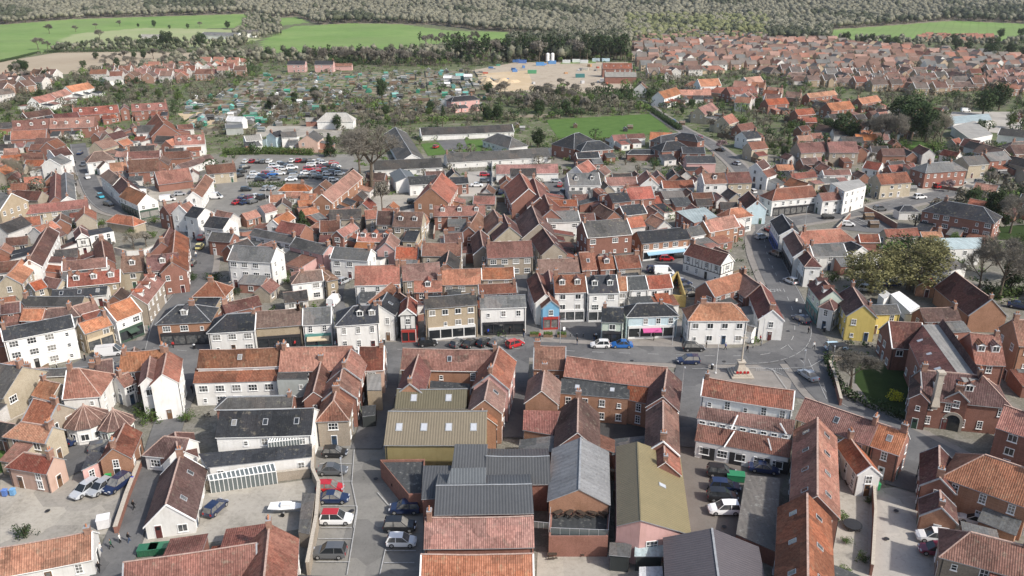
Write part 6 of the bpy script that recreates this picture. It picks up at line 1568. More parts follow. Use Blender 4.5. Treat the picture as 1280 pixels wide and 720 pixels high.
scatter([(0, 110), (100, 95), (310, 95), (230, 130), (0, 150)], 40, ('shrub', 'haze', 'darkshrub', 'ever'), (3, 6), 'between houses of the western fringe', 'of the western fringe', .6)
scatter(EST[0][0], 130, ('shrub', 'haze', 'darkshrub', 'ever', 'haze'), (3, 7), 'between houses of the eastern estate', 'of the eastern estate', .8)
scatter([(860, 110), (1000, 120), (1000, 200), (940, 190), (900, 140)], 36, ('shrub', 'haze', 'darkshrub', 'green'), (2, 5), 'beside the estate road houses', 'by the estate road houses', .6)
scatter([(960, 150), (1180, 150), (1290, 170), (1290, 260), (1180, 240), (960, 215)], 40, ('shrub', 'haze', 'darkshrub', 'ever'), (2, 5), 'in the eastern gardens', 'in the eastern gardens', .6)
for t in ((590, 108, 0, 'white'), (262, 152, 1, 'white')): pass
for x, y, c in ((585, 101, 'white'), (575, 100, 'blue-green'), (570, 104, 'grey'), (560, 103, 'white')): shed(U(x, y, 0), .1, 0, c, 'by the sandy end of allotments', 1.8)
for i in range(26):
    x, y = rnd.uniform(0, 130), rnd.uniform(160, 300); p = U(x, y, 0)
    if not blocked(p, 1.2): shed(p, rnd.uniform(0, 3), 0, rnd.choice(('brown', 'grey', 'black', 'white')), 'in a western back garden', .8)
for i in range(60):
    x, y = rnd.uniform(560, 1280), rnd.uniform(150, 300); p = U(x, y, 0)
    if not blocked(p, 1.2): shed(p, rnd.choice((0, 1.57)), 0, rnd.choice(('brown', 'grey', 'black', 'brown')), 'in a small garden behind houses', .8)
# ---------------------------------------------------------------- building site, yards, farm
def box_thing(name, px, py, L, W_, h, mat, col, ang, label, cat, ribs=True, group=None, lid=None):
    p = U(px, py, 0); root = link(name, None, None, (p.x, p.y, .03), math.radians(ang)); b = MB(); b.box(-L / 2, L / 2, -W_ / 2, W_ / 2, .1, h)
    if ribs:
        for i in range(int(L / .6)):
            x = -L / 2 + .3 + i * .6
            for s in (-1, 1): b.box(x - .08, x + .08, s * W_ / 2 - .04, s * W_ / 2 + .04, .15, h - .1)
    link('body', b.mesh('body', [mat]), root, col=col); b = MB(); b.box(-L / 2 - .05, L / 2 + .05, -W_ / 2 - .05, W_ / 2 + .05, h, h + .1)
    link('lid', b.mesh('lid', [mat]), root, col=lid or tuple(min(.85, c * 1.2) for c in col)); tag(root, label, cat, group)
for i, (x, y, c, w) in enumerate(((688, 76, (.7, .7, .7), 'white tank-like'), (690, 80, (.1, .25, .5), 'blue'), (675, 82, (.1, .3, .6), 'second blue'), (720, 78, (.7, .72, .7), 'white'), (730, 79, (.6, .62, .62), 'pale grey'), (665, 92, (.08, .3, .15), 'green'), (725, 97, (.05, .2, .2), 'dark teal'), (745, 77, (.55, .65, .72), 'pale blue'), (757, 77, (.5, .65, .72), 'second pale blue'), (645, 78, (.05, .15, .4), 'deep blue'), (653, 79, (.1, .2, .5), 'mid blue'), (708, 79, (.7, .7, .7), 'second white'))):
    box_thing('site_container', x, y, 7, 2.6, 2.7, 'paint', c, rnd.uniform(-10, 10), f"{w} container on the building site", 'container')
for x, lab in ((684.5, 'west'), (690.5, 'east')):
    p = U(x, 78, 0); b = MB(); b.tube((0, 0, 1), (0, 0, 7.5), 1.6, 1.6, 16, 0, True); b.tube((0, 0, 7.5), (0, 0, 8.3), 1.6, .5, 16, 0, True); r_ = link('silo', None, None, p); link('tank', b.mesh('tank', ['frame_white']), r_); b = MB()
    for a in range(4): b.tube((1.2 * math.cos(a * 1.57), 1.2 * math.sin(a * 1.57), 0), (1.2 * math.cos(a * 1.57), 1.2 * math.sin(a * 1.57), 1.2), .12, .12, 5)
    link('leg_frame', b.mesh('leg_frame', ['galv']), r_); tag(r_, f"white upright silo on the building site, {lab} one", 'silo')
for i in range(26):
    x, y = rnd.uniform(600, 785), rnd.uniform(81, 108); c = rnd.choice(((.5, .5, .5), (.08, .2, .45), (.45, .25, .12), (.6, .58, .5), (.05, .22, .15), (.4, .1, .06), (.2, .2, .2)))
    box_thing('materials_stack', x, y, rnd.uniform(1.5, 5), rnd.uniform(1, 2.2), rnd.uniform(.8, 2.2), 'paint', c, rnd.uniform(0, 180), 'small stack of materials on the building site dirt', 'stack', False, 'stacks on the building site')
run_table("""
house|753,79,790,79,770,86|6.5 P b|s4|long unfinished block with dark roof openings
house|756,90,795,90,775,96|5 C b|nw|unfinished block with white roof membrane
cottage|801,105,803,103,797,107|4.5 B w|ve|white-edged gable below the unfinished blocks
house|360,76,382,76,372,81|6 S p|c2|west one of a slate-hipped pair beyond allotments
house|394,76,417,76,405,81|6 S p|c2|east one of a slate-hipped pair beyond allotments
house|418,79,440,79,430,83|3.4 P p|nw|low wing beside the slate-hipped pair
house|567,121,590,119,580,126|6 S p|h c2|pink villa standing above the almshouses
cottage|556,123,566,120,560,129|5 G w||pale annexe of the pink villa
bungalow|128,97,150,95,140,101|3.4 C w|p25|white-sided, below the ploughed field
barn|177,43,203,43,190,46|4 C w|nw|open farm shed in the far field
barn|255,40,300,41,280,45|4 G w|nw p20|long farm shed in the far field
barn|300,38,322,37,310,42|5 J w|nw p20|second farm shed in far field
hall|1170,44,1195,43,1180,48|4 P m||first pavilion of the sports field
hall|1200,42,1222,41,1212,46|4 P m||second pavilion of the sports field
hall|408,141,432,141,420,152|4 C w|h nw|white-canopied market hall of the nursery yard
workshop|382,147,410,146,395,151|3 C b|nw|flat pale workshop beside the white canopy
workshop|285,145,305,146,295,152|4 W w|nw|white peaked store by the sandy yard
workshop|282,156,303,155,292,160|3.6 L e|nw|blue-grey store by the sandy yard
house|338,166,350,163,345,172|4.8 S i|c1|pale blue house above the car park hedge
house|351,165,370,164,360,172|4.8 K w|c1|grey roofed house above the car park hedge
house|384,169,392,163,404,172|4.8 K n|c1|brick-gabled house beside the dark conifer
terraced_house|305,170,325,168,315,176|4 C w||low white cottage above the car park
bungalow|0,0,0,0,0,0|0 C w|skip|skip
""".replace("bungalow|0,0,0,0,0,0|0 C w|skip|skip\n", ""))
b = MB()
for i in range(9):
    R = random.Random(i); n = 12; cx, cy = R.uniform(-14, 14), R.uniform(-8, 8); rr, hh = R.uniform(4, 8), R.uniform(1.5, 3.5)
    for k_ in range(n):
        a, c = 2 * math.pi * k_ / n, 2 * math.pi * (k_ + 1) / n; b.face([(cx + rr * math.cos(a) * (1 + .2 * math.sin(3 * a)), cy + rr * math.sin(a), 0), (cx + rr * math.cos(c) * (1 + .2 * math.sin(3 * c)), cy + rr * math.sin(c), 0), (cx + rr * .3 * math.cos(c), cy + rr * .3 * math.sin(c), hh), (cx + rr * .3 * math.cos(a), cy + rr * .3 * math.sin(a), hh)])
    b.face([(cx + rr * .3 * math.cos(2 * math.pi * k_ / n), cy + rr * .3 * math.sin(2 * math.pi * k_ / n), hh) for k_ in range(n)])
o = link('sand_heap', b.mesh('sand_heap', ['sand'])); o.location = U(622, 104, 0); tag(o, 'heaped orange sand at the edge of the building site', 'sand heap', None, 'stuff')
# ---------------------------------------------------------------- walls
def wall_run(px, h, t, label, rc='b', cap=True, name='garden_wall', mat=None):
    C = [U(px[i], px[i + 1], 0).to_2d() for i in range(0, len(px), 2)]; root = link(name, None, None, (C[0].x, C[0].y, 0)); b = MB(); c = MB(); o = C[0]
    for a, e in zip(C, C[1:]):
        d = (e - a).normalized(); n = Vector((-d.y, d.x)); M = Matrix(((d.x, n.x, 0, a.x - o.x), (d.y, n.y, 0, a.y - o.y), (0, 0, 1, 0), (0, 0, 0, 1))); L = (e - a).length
        b.box(0, L, -t / 2, t / 2, 0, h, 0, M); c.box(-.02, L + .02, -t / 2 - .05, t / 2 + .05, h, h + .08, 0, M)
    link('wall', b.mesh('wall', [mat or WALL[rc][0]]), root, col=WALL[rc][1])
    if cap: link('coping', c.mesh('coping', ['stone']), root)
    tag(root, label, 'wall', None, 'thing')
flat('wood_ochre', (.4, .3, .12), .9, .1, 0, .2, 2)
wall_run([176, 584, 160, 625, 146, 668], 1.3, .5, 'long brick wall between the lane and the pale yard'); wall_run([393, 572, 392, 600, 400, 618, 397, 660, 386, 720], 2.2, .4, 'tall stone wall behind the car park bays', 'f')
wall_run([1050, 508, 1043, 480, 1036, 460], 1.6, .4, 'curved brick wall around the school lawn'); wall_run([1036, 452, 1090, 452], 1.2, .3, 'dark wall between the lawn and the yellow house road', 'f')
wall_run([1090, 610, 1092, 650, 1088, 720], 1.8, .3, 'long brick wall between yard and concrete drive'); wall_run([1045, 290, 1062, 272], 1.5, .3, 'brick wall of the walled car park, west side')
wall_run([1080, 265, 1100, 275, 1120, 287], 2.0, .3, 'brick wall of the walled car park, east side'); wall_run([145, 318, 160, 322, 180, 321, 198, 313], 2, .4, 'curved white wall in the mid town hollow', 'w')
run_table('terraced_house|32,463,120,459,80,469|4.6 K m|nw c2|low grey row behind the round tiled shop'); wall_run([256, 612, 300, 607, 388, 596], 1.6, .4, 'long stone wall beside the slate white house', 'f'); wall_run([836, 363, 846, 352, 856, 384, 838, 382], 2.8, .3, 'ochre timber screen fence behind the long shop row', 'm', False, 'fence', 'wood_ochre')
wall_run([525, 152, 640, 147, 700, 146], 1.4, .3, 'low pale wall behind the almshouse lawn', 'f'); wall_run([690, 183, 765, 181], 1.4, .2, 'pale fence below the playing green', 'm', False, 'fence'); wall_run([1165, 222, 1168, 235, 1200, 240], 1.3, .3, 'low brick wall by the villa drive'); wall_run([615, 200, 615, 245], 2, .2, 'dark fence beside the school yard', 'e', False, 'fence')
# ---------------------------------------------------------------- memorial, flagpoles, lamps, bollards
p = U(925, 468, 0); r_ = link('war_memorial', None, None, (p.x, p.y, .1)); b = MB()
for i, (w, z) in enumerate(((2.1, 0), (1.75, .3), (1.4, .6))): b.box(-w, w, -w, w, z, z + .3)
link('steps', b.mesh('steps', ['stone']), r_); b = MB(); b.tube((0, 0, .9), (0, 0, 2.6), 1.35, .7, 4, 0, True); b.box(-.75, .75, -.75, .75, 2.6, 2.8); link('plinth', b.mesh('plinth', ['stone']), r_, (0, 0, 0), math.pi / 4 * 0)
b = MB(); b.tube((0, 0, 2.8), (0, 0, 8.4), .2, .13, 8, 0, True); b.box(-.6, .6, -.1, .1, 7.6, 7.85); link('cross', b.mesh('cross', ['stone']), r_)
for i, x in enumerate((-1.0, -.4, .35, 1.0)):
    b = MB(); b.tube((0, -.06, 0), (0, .06, 0), .28, .28, 10, 0, True); q = link('wreath', b.mesh('wreath', ['taillamp']), r_, (x, -1.5, 1.1))
tag(r_, 'stepped stone war memorial with tall cross and red wreaths', 'memorial')
def pole(x, y, h, label, r=.06, mat='frame_white', name='flagpole'):
    p = U(x, y, 0); r_ = link(name, None, None, (p.x, p.y, 0)); b = MB(); b.tube((0, 0, 0), (0, 0, h), r, r * .6, 8, 0, True); link('mast', b.mesh('mast', [mat]), r_); b = MB(); b.tube((0, 0, h), (0, 0, h + .15), .1, .1, 8, 0, True); b.tube((0, 0, 0), (0, 0, .3), .16, .16, 8, 0, True); link('finial', b.mesh('finial', [mat]), r_); tag(r_, label, 'flagpole')
pole(894.5, 467, 8, 'tall white flagpole west of the war memorial')
def lamp_proto():
    r_ = link('street_lamp', None); b = MB(); b.tube((0, 0, 0), (0, 0, 5.6), .08, .05, 8); b.tube((0, 0, 5.6), (.9, 0, 5.9), .04, .035, 6); link('post', b.mesh('post', ['galv']), r_); b = MB(); b.box(.75, 1.25, -.12, .12, 5.84, 5.96); link('lamp_head', b.mesh('lamp_head', ['galv']), r_); return r_
LP = Proto(lamp_proto)
for x, y, w in ((852, 492, 'beside the side street'), (1003, 470, 'at the junction mouth'), (840, 432, 'in front of the magenta awning'), (952, 430, 'on the bend by small white annexe'), (333, 252, 'in the middle of the long car park'), (309, 232, 'at the west end of car park hedge'), (1038, 470, 'by the school wall'), (985, 330, 'along the curving road row'), (930, 300, 'opposite the curving road row'), (170, 262, 'on the western road bend'), (616, 240, 'behind the school'), (1006, 282, 'outside the corner shop of main road'), (430, 620, 'in the wall-side car park'), (700, 430, 'on the square by the bollards')):
    o = LP.get(); p = U(x, y, 0); o.location = (p.x, p.y, .01); o.rotation_euler = (0, 0, rnd.uniform(0, 6)); tag(o, f"slim grey street lamp {w}", 'street lamp')
def bollard_proto():
    r_ = link('bollard', None); b = MB(); b.tube((0, 0, 0), (0, 0, .95), .09, .07, 8, 0, True); link('post', b.mesh('post', ['black_metal']), r_); b = MB(); b.tube((0, 0, .8), (0, 0, .88), .085, .085, 8, 0, True); link('band', b.mesh('band', ['frame_white']), r_); return r_
BP = Proto(bollard_proto)
for i, (x, y) in enumerate(((713, 421), (721, 421), (729, 421), (941, 436), (951, 433), (745, 421), (700, 422))):
    o = BP.get(); p = U(x, y, 0); o.location = (p.x, p.y, .01); tag(o, 'short black bollard at the edge of the square', 'bollard', 'bollards around the square')
def planter_proto():
    r_ = link('planter', None); b = MB(); b.box(-1, 1, -.4, .4, 0, .6); link('tub', b.mesh('tub', ['wood']), r_); b = MB(); R = random.Random(1)
    for i in range(160): v = Vector((R.uniform(-.95, .95), R.uniform(-.35, .35), R.uniform(.6, 1.1))); q = Vector((R.gauss(0, 1), R.gauss(0, 1), R.gauss(0, 1))).normalized() * .12; g_ = q.orthogonal(); b.face([v - q, v - g_, v + q, v + g_])
    link('plants', b.mesh('plants', ['leaf_mid']), r_); return r_
PP = Proto(planter_proto)
for x, w in ((668, 'first, nearest the red parked car'), (685, 'middle of three on the square'), (702, 'last, nearest the bollards')):
    o = PP.get(); p = U(x, 421, 0); o.location = (p.x, p.y, .01); tag(o, f"wooden planter of greenery {w}", 'planter')
p = U(574, 417, 0); r_ = link('telephone_box', None, None, p); b = MB(); b.box(-.45, .45, -.45, .45, 0, 2.3); b.box(-.4, .4, -.4, .4, 2.3, 2.45); link('body', b.mesh('body', ['paint']), r_, col=(.5, .02, .02)); b = MB(); b.box(-.32, .32, -.47, -.44, .5, 1.9); link('pane', b.mesh('pane', ['glass_dark']), r_); tag(r_, 'red telephone box against the cream stone building', 'telephone box')
p = U(1046, 444, 0); r_ = link('bus_shelter', None, None, p, .1); b = MB(); b.box(-1.6, 1.6, -.9, .9, 2.3, 2.45); link('roof', b.mesh('roof', ['black_metal']), r_); b = MB(); b.box(-1.5, 1.5, .78, .84, .2, 2.3); b.box(-1.52, -1.46, -.8, .8, .2, 2.3); link('screen', b.mesh('screen', ['glass_dark']), r_)
for x, y in ((-1.5, -.8), (1.5, -.8), (1.5, .8), (-1.5, .8)): b = MB(); b.tube((x, y, 0), (x, y, 2.3), .05, .05, 6); link('post', b.mesh('post', ['black_metal']), r_)
tag(r_, 'black roofed shelter by the pale blue estate car', 'shelter')
box_thing('skip', 186, 692, 2.4, 1.4, 1.0, 'paint', (.02, .12, .06), 8, 'open green skip, west of a pair behind red roof', 'skip'); box_thing('skip', 200, 690, 2.4, 1.4, 1.0, 'paint', (.02, .14, .07), 8, 'open green skip, east of a pair behind red roof', 'skip')
box_thing('tarpaulin_load', 233, 686, 2.0, 1.1, 1.1, 'cloth', (.012, .022, .12), 8, 'navy covered trailer beside the green skips', 'trailer', False); box_thing('green_bin_bay', 919, 600, 2.6, 1.4, 1.1, 'paint', (.02, .2, .09), -10, 'green covered car-sized skip in the brown yard', 'skip', False)
box_thing('wheelie_bin', 137, 600, .8, .8, 1.1, 'paint', (.02, .3, .08), 0, 'green wheelie bin by the pink house', 'bin', False); box_thing('wheelie_bin', 7, 620, .6, .6, 1.0, 'paint', (.1, .2, .5), 0, 'blue bin under the salmon wall', 'bin', False); box_thing('wheelie_bin', 17, 619, .6, .6, 1.0, 'paint', (.15, .35, .6), 0, 'paler blue bin under the salmon wall', 'bin', False)
box_thing('wheelie_bin', 907, 570, .8, .8, 1.1, 'paint', (.03, .3, .12), 0, 'green bin at the tiered white terrace', 'bin', False); box_thing('wheelie_bin', 1095, 612, .8, .8, 1.1, 'paint', (.03, .3, .1), 0, 'green bin at the top of the concrete drive', 'bin', False)
box_thing('market_stall', 131, 658, 1.6, 1.5, 1.5, 'cloth', (.75, .75, .75), 20, 'white covered stall at the foot of the lane wall', 'stall', False)
# trampoline
p = U(1065, 660, 0); r_ = link('trampoline', None, None, p); b = MB(); b.tube((0, 0, .6), (0, 0, .7), 1.25, 1.25, 20, 0, True); link('bed', b.mesh('bed', ['black_metal']), r_)
for a in range(4): b = MB(); b.tube((1.1 * math.cos(a * 1.57 + .7), 1.1 * math.sin(a * 1.57 + .7), 0), (1.1 * math.cos(a * 1.57 + .7), 1.1 * math.sin(a * 1.57 + .7), .6), .04, .04, 5); link('leg', b.mesh('leg', ['black_metal']), r_)
tag(r_, 'round dark trampoline in the long yard by the drive', 'trampoline')
# boat on a trailer in the yard
p = U(360, 641, 0); r_ = link('boat_trailer', None, None, (p.x, p.y, .02)); b = MB(); S_ = [(-2.6, .8, .5), (-1, .95, .35), (1, .8, .35), (2.2, .4, .5), (2.9, .03, .8)]
for (x, w, z), (x2, w2, z2) in zip(S_, S_[1:]):
    for s in (-1, 1): b.face([(x, s * w, 1.2), (x2, s * w2, 1.25), (x2, 0, z2), (x, 0, z)])
    b.face([(x, -w, 1.18), (x2, -w2, 1.22), (x2, w2, 1.22), (x, w, 1.18)])
b.face([(-2.6, -.8, 1.2), (-2.6, .8, 1.2), (-2.6, 0, .5)]); b.box(-.8, .6, -.45, .45, 1.2, 1.7); link('hull', b.mesh('hull', ['frame_white']), r_)
for s in (-1, 1): b = MB(); b.tube((-.5, s * .9, .3), (-.5, s * 1.05, .3), .3, .3, 12, 0, True); link('wheel', b.mesh('wheel', ['tyre']), r_)
b = MB(); b.box(-2.4, 3.2, -.05, .05, .28, .36); b.box(-.6, -.4, -.95, .95, .25, .33); link('chassis', b.mesh('chassis', ['galv']), r_); tag(r_, 'small white boat on a trailer by the long grey shed', 'boat')
run_table("F|378,616,394,617,387,668,373,665|2.4|K|f|nw|shed|long narrow grey-roofed shed against the car park wall")
# conservatory
def glasshouse(pa, pb, pc, pd, zt, zl, name, label):
    A, B, C_, D = U(*pa, zt), U(*pb, zt), U(*pc, zl), U(*pd, zl); cen = (A + B + C_ + D) / 4; cen.z = 0; r_ = link(name, None, None, cen); A, B, C_, D = [v - cen for v in (A, B, C_, D)]; b = MB()
    b.face([A, B, C_, D]); 
    for q, e in ((D, C_), (A, D), (C_, B)): b.face([(q.x, q.y, 0), (e.x, e.y, 0), e, q])
    link('glazing', b.mesh('glazing', ['green_glass']), r_); b = MB(); n = 15
    for i in range(n + 1): t = i / n; b.tube(A.lerp(B, t) + Vector((0, 0, .05)), D.lerp(C_, t) + Vector((0, 0, .05)), .11, .11, 4); e = D.lerp(C_, t); b.tube((e.x, e.y, 0), e, .06, .06, 4)
    b.tube(A, B, .08, .08, 4); b.tube(D, C_, .08, .08, 4); link('frame', b.mesh('frame', ['frame_white']), r_); tag(r_, label, 'conservatory')
glasshouse((260, 594), (342, 579), (345, 589), (262, 601), 2.7, 2.2, 'conservatory', 'long white-framed conservatory below the slate white house'); glasshouse((350, 527), (372, 527), (388, 547), (335, 553), 5.6, 4.2, 'roof_lantern', 'green-tinted glass roof lantern on the slate white house')
# roof terrace furniture
for x0, y0, x1, y1 in ((688, 668, 760, 671), (688, 642, 686, 668), (762, 642, 760, 671), (666, 660, 686, 662)):
    A, B = U(x0, y0, 3.0), U(x1, y1, 3.0); r_ = link('railing', None, None, A); d = B - A; n = max(3, int(d.length / 1.2))
    for i in range(n + 1): b = MB(); q = d * i / n; b.tube(q, q + Vector((0, 0, 1.1)), .03, .03, 5); link('post', b.mesh('post', ['galv']), r_)
    b = MB(); b.tube(Vector((0, 0, 1.1)), d + Vector((0, 0, 1.1)), .035, .035, 5); b.face([Vector((0, 0, .1)), d + Vector((0, 0, .1)), d + Vector((0, 0, 1.)), Vector((0, 0, 1.))], 1); link('panel', b.mesh('panel', ['galv', 'green_glass']), r_)
    tag(r_, {688: 'glass railing along the front of the roof terrace' if y1 > 670 else 'glass railing on the west side of the roof terrace', 762: 'glass railing on the east side of the roof terrace', 666: 'short railing between red shed and roof terrace'}[x0], 'railing')
def table_proto():
    r_ = link('picnic_table', None); b = MB(); b.box(-.8, .8, -.4, .4, .7, .76); link('top', b.mesh('top', ['wood_dark']), r_)
    for s in (-1, 1): b = MB(); b.box(-.8, .8, s * .75 - .13, s * .75 + .13, .42, .47); link('bench', b.mesh('bench', ['wood_dark']), r_)
    for x in (-.6, .6): b = MB(); b.box(x - .04, x + .04, -.8, .8, .36, .42); b.box(x - .04, x + .04, -.3, -.2, 0, .7); b.box(x - .04, x + .04, .2, .3, 0, .7); link('leg', b.mesh('leg', ['wood_dark']), r_)
    return r_
TP = Proto(table_proto)
for x, y, z, w, g_ in [(698 + i * 14, 645, 3.07, 'on the roof terrace against the gable', 'tables on the roof terrace') for i in range(5)] + [(690, 697, .03, 'in the pale yard under the terrace', 'tables in the pale yard'), (712, 690, .03, 'in the pale yard under the terrace', 'tables in the pale yard'), (728, 692, .03, 'in the pale yard under the terrace', 'tables in the pale yard'), (1062, 606, .03, 'in the long yard by the drive', None), (228, 425, .03, 'outside the hipped crossroads shop', None), (800, 420, .03, 'under the magenta awning', 'tables under the magenta awning'), (812, 420, .03, 'under the magenta awning', 'tables under the magenta awning'), (828, 419, .03, 'under the magenta awning', 'tables under the magenta awning')]:
    o = TP.get(); o.scale = (.8, .8, .9); o.location = U(x, y, z); o.rotation_euler = (0, 0, rnd.uniform(0, 3)); tag(o, f"small dark wooden picnic table {w}", 'table', g_)
# ---------------------------------------------------------------- people
def person_mesh(pose, cols):
    """one skinned surface, feet at z=0; walking, facing +x. cols: (top, legs) material names set by height"""
    st = .28 if pose == 'walk' else .06
    V = [(0, 0, .95), (0, 0, 1.2), (0, 0, 1.42), (.01, 0, 1.52), (.02, 0, 1.66), (.03, 0, 1.76),
         (0, .1, .9), (st * .6, .1, .5), (st, .1, .09), (st + .16, .1, .04), (0, -.1, .9), (-st * .3, -.1, .5), (-st, -.1, .1), (-st + .15, -.1, .04),
         (0, .19, 1.4), (-.1, .24, 1.13), (.05 - st * .3, .25, .9), (.09 - st * .3, .25, .8), (0, -.19, 1.4), (.06, -.24, 1.13), (.16 + st * .3, -.25, .93), (.2 + st * .3, -.25, .84)]
    E = [(0, 1), (1, 2), (2, 3), (3, 4), (4, 5), (0, 6), (6, 7), (7, 8), (8, 9), (0, 10), (10, 11), (11, 12), (12, 13), (2, 14), (14, 15), (15, 16), (16, 17), (2, 18), (18, 19), (19, 20), (20, 21)]
    Rr = [.15, .14, .15, .055, .1, .075, .09, .065, .045, .04, .09, .065, .045, .04, .065, .045, .033, .04, .065, .045, .033, .04]
    me = bpy.data.meshes.new('person'); me.from_pydata(V, E, []); o = bpy.data.objects.new('person_tmp', me); COL.objects.link(o)
    md = o.modifiers.new('Skin', 'SKIN')
    if not me.skin_vertices: 
        bm = bmesh.new(); bm.from_mesh(me); bm.verts.layers.skin.verify(); bm.to_mesh(me); bm.free()
    for i, r in enumerate(Rr): me.skin_vertices[0].data[i].radius = (r, r * (1.25 if i in (0, 1, 2) else 1)); me.skin_vertices[0].data[i].use_root = (i == 0)
    o.modifiers.new('Sub', 'SUBSURF').levels = 1
    dg = bpy.context.evaluated_depsgraph_get(); n = bpy.data.meshes.new_from_object(o.evaluated_get(dg)); bpy.data.objects.remove(o); n.name = 'person'
    n.materials.clear()
    for c in (*cols, 'skin', 'hair', 'black_metal'): n.materials.append(MATS[c])
    for p in n.polygons:
        z = p.center.z; ay = abs(p.center.y); p.material_index = 4 if z < .1 and ay < .2 else 2 if (ay > .2 and z < .88) else 1 if z < .98 and ay < .2 else 0 if z < 1.5 else 3 if z > 1.72 or p.center.x < -.0 else 2
        p.use_smooth = True
    return n
for n_, c_ in {'cloth_blue': (.02, .05, .35), 'cloth_black': (.02, .02, .022), 'cloth_denim': (.05, .08, .15), 'cloth_white': (.7, .7, .68), 'cloth_green': (.05, .12, .08), 'cloth_red': (.4, .04, .04)}.items(): flat(n_, c_, .95, .1, 0, .1)
PM = {}
for x, y, a, top, leg, pose, lab in ((167, 606, 90, 'blue', 'black', 'walk', 'person in blue coat walking up the lane'), (168, 638, 60, 'black', 'black', 'walk', 'person in black riding down the middle of lane'), (151, 680, 10, 'white', 'black', 'stand', 'person with white top at the foot of the lane wall'), (162, 679, 60, 'black', 'denim', 'walk', 'person in black striding beside the white-topped one'),
        (140, 687, 200, 'green', 'black', 'walk', 'person in dark green below the white stall'), (127, 692, 0, 'white', 'denim', 'stand', 'person in white beside the bottom orange roof'), (120, 698, 30, 'black', 'black', 'walk', 'person in black close to the orange roof gable'), (125, 716, 90, 'black', 'black', 'walk', 'person in black at the bottom of the lane'),
        (492, 615, 80, 'black', 'denim', 'walk', 'person in dark clothes by the angled brick wall'), (107, 452, 0, 'black', 'black', 'stand', 'person in black outside the long white house'), (241, 492, 80, 'black', 'black', 'walk', 'person in black walking up the lane behind pub'), (208, 430, 0, 'black', 'denim', 'stand', 'person by the corner of the crossroads shop'),
        (217, 436, 90, 'red', 'black', 'stand', 'person in red outside the hipped crossroads shop'), (797, 423, 0, 'white', 'black', 'walk', 'person in white outside the pale blue shop'), (1010, 418, 0, 'black', 'black', 'walk', 'person in black on the pavement near yellow house'), (241, 347, 20, 'black', 'black', 'walk', 'person in black in the narrow street'), (475, 427, 0, 'green', 'denim', 'stand', 'person in green at the white high street corner'), (950, 428, 0, 'red', 'black', 'walk', 'person in red on the bend pavement')):
    k_ = (top, leg, pose)
    if k_ not in PM: PM[k_] = person_mesh(pose, ('cloth_' + top, 'cloth_' + leg))
    o = link('person', PM[k_], None, None, math.radians(a)); p = U(x, y, 0); o.location = (p.x, p.y, .06); tag(o, lab, 'person')

# ---------------------------------------------------------------- rear extensions and garden walls that fill the backs
SH = [o for o in bpy.data.objects if o.name.startswith(('yard', 'car_park', 'playing', 'lawn', 'junction', 'drive', 'building_site', 'market', 'lane', 'concrete', 'path', 'garden', 'pavement')) and o.type == 'MESH']
SHB = [[(v.co.x, v.co.y) for v in o.data.vertices] for o in SH]; SHX = [(min(p[0] for p in q), max(p[0] for p in q), min(p[1] for p in q), max(p[1] for p in q)) for q in SHB]
def near_any(x, y, m, skip=None):
    if m > .22 and any(a < x < b and c < y < d and inpoly(x, y, q) for q, (a, b, c, d) in zip(SHB, SHX)): return True
    for (fx, fy, a, hl, hw) in FOOT:
        dx, dy = x - fx, y - fy
        if abs(dx) + abs(dy) > hl + hw + 6: continue
        u = dx * math.cos(a) + dy * math.sin(a); v = -dx * math.sin(a) + dy * math.cos(a)
        if abs(u) < hl + m and abs(v) < hw + m: return True
    for C, w in STREETS:
        for q in C:
            if (q.x - x) ** 2 + (q.y - y) ** 2 < (w * .5 + 2.0) ** 2: return True
    return False
R = random.Random(77); nex = 0; nwl = 0
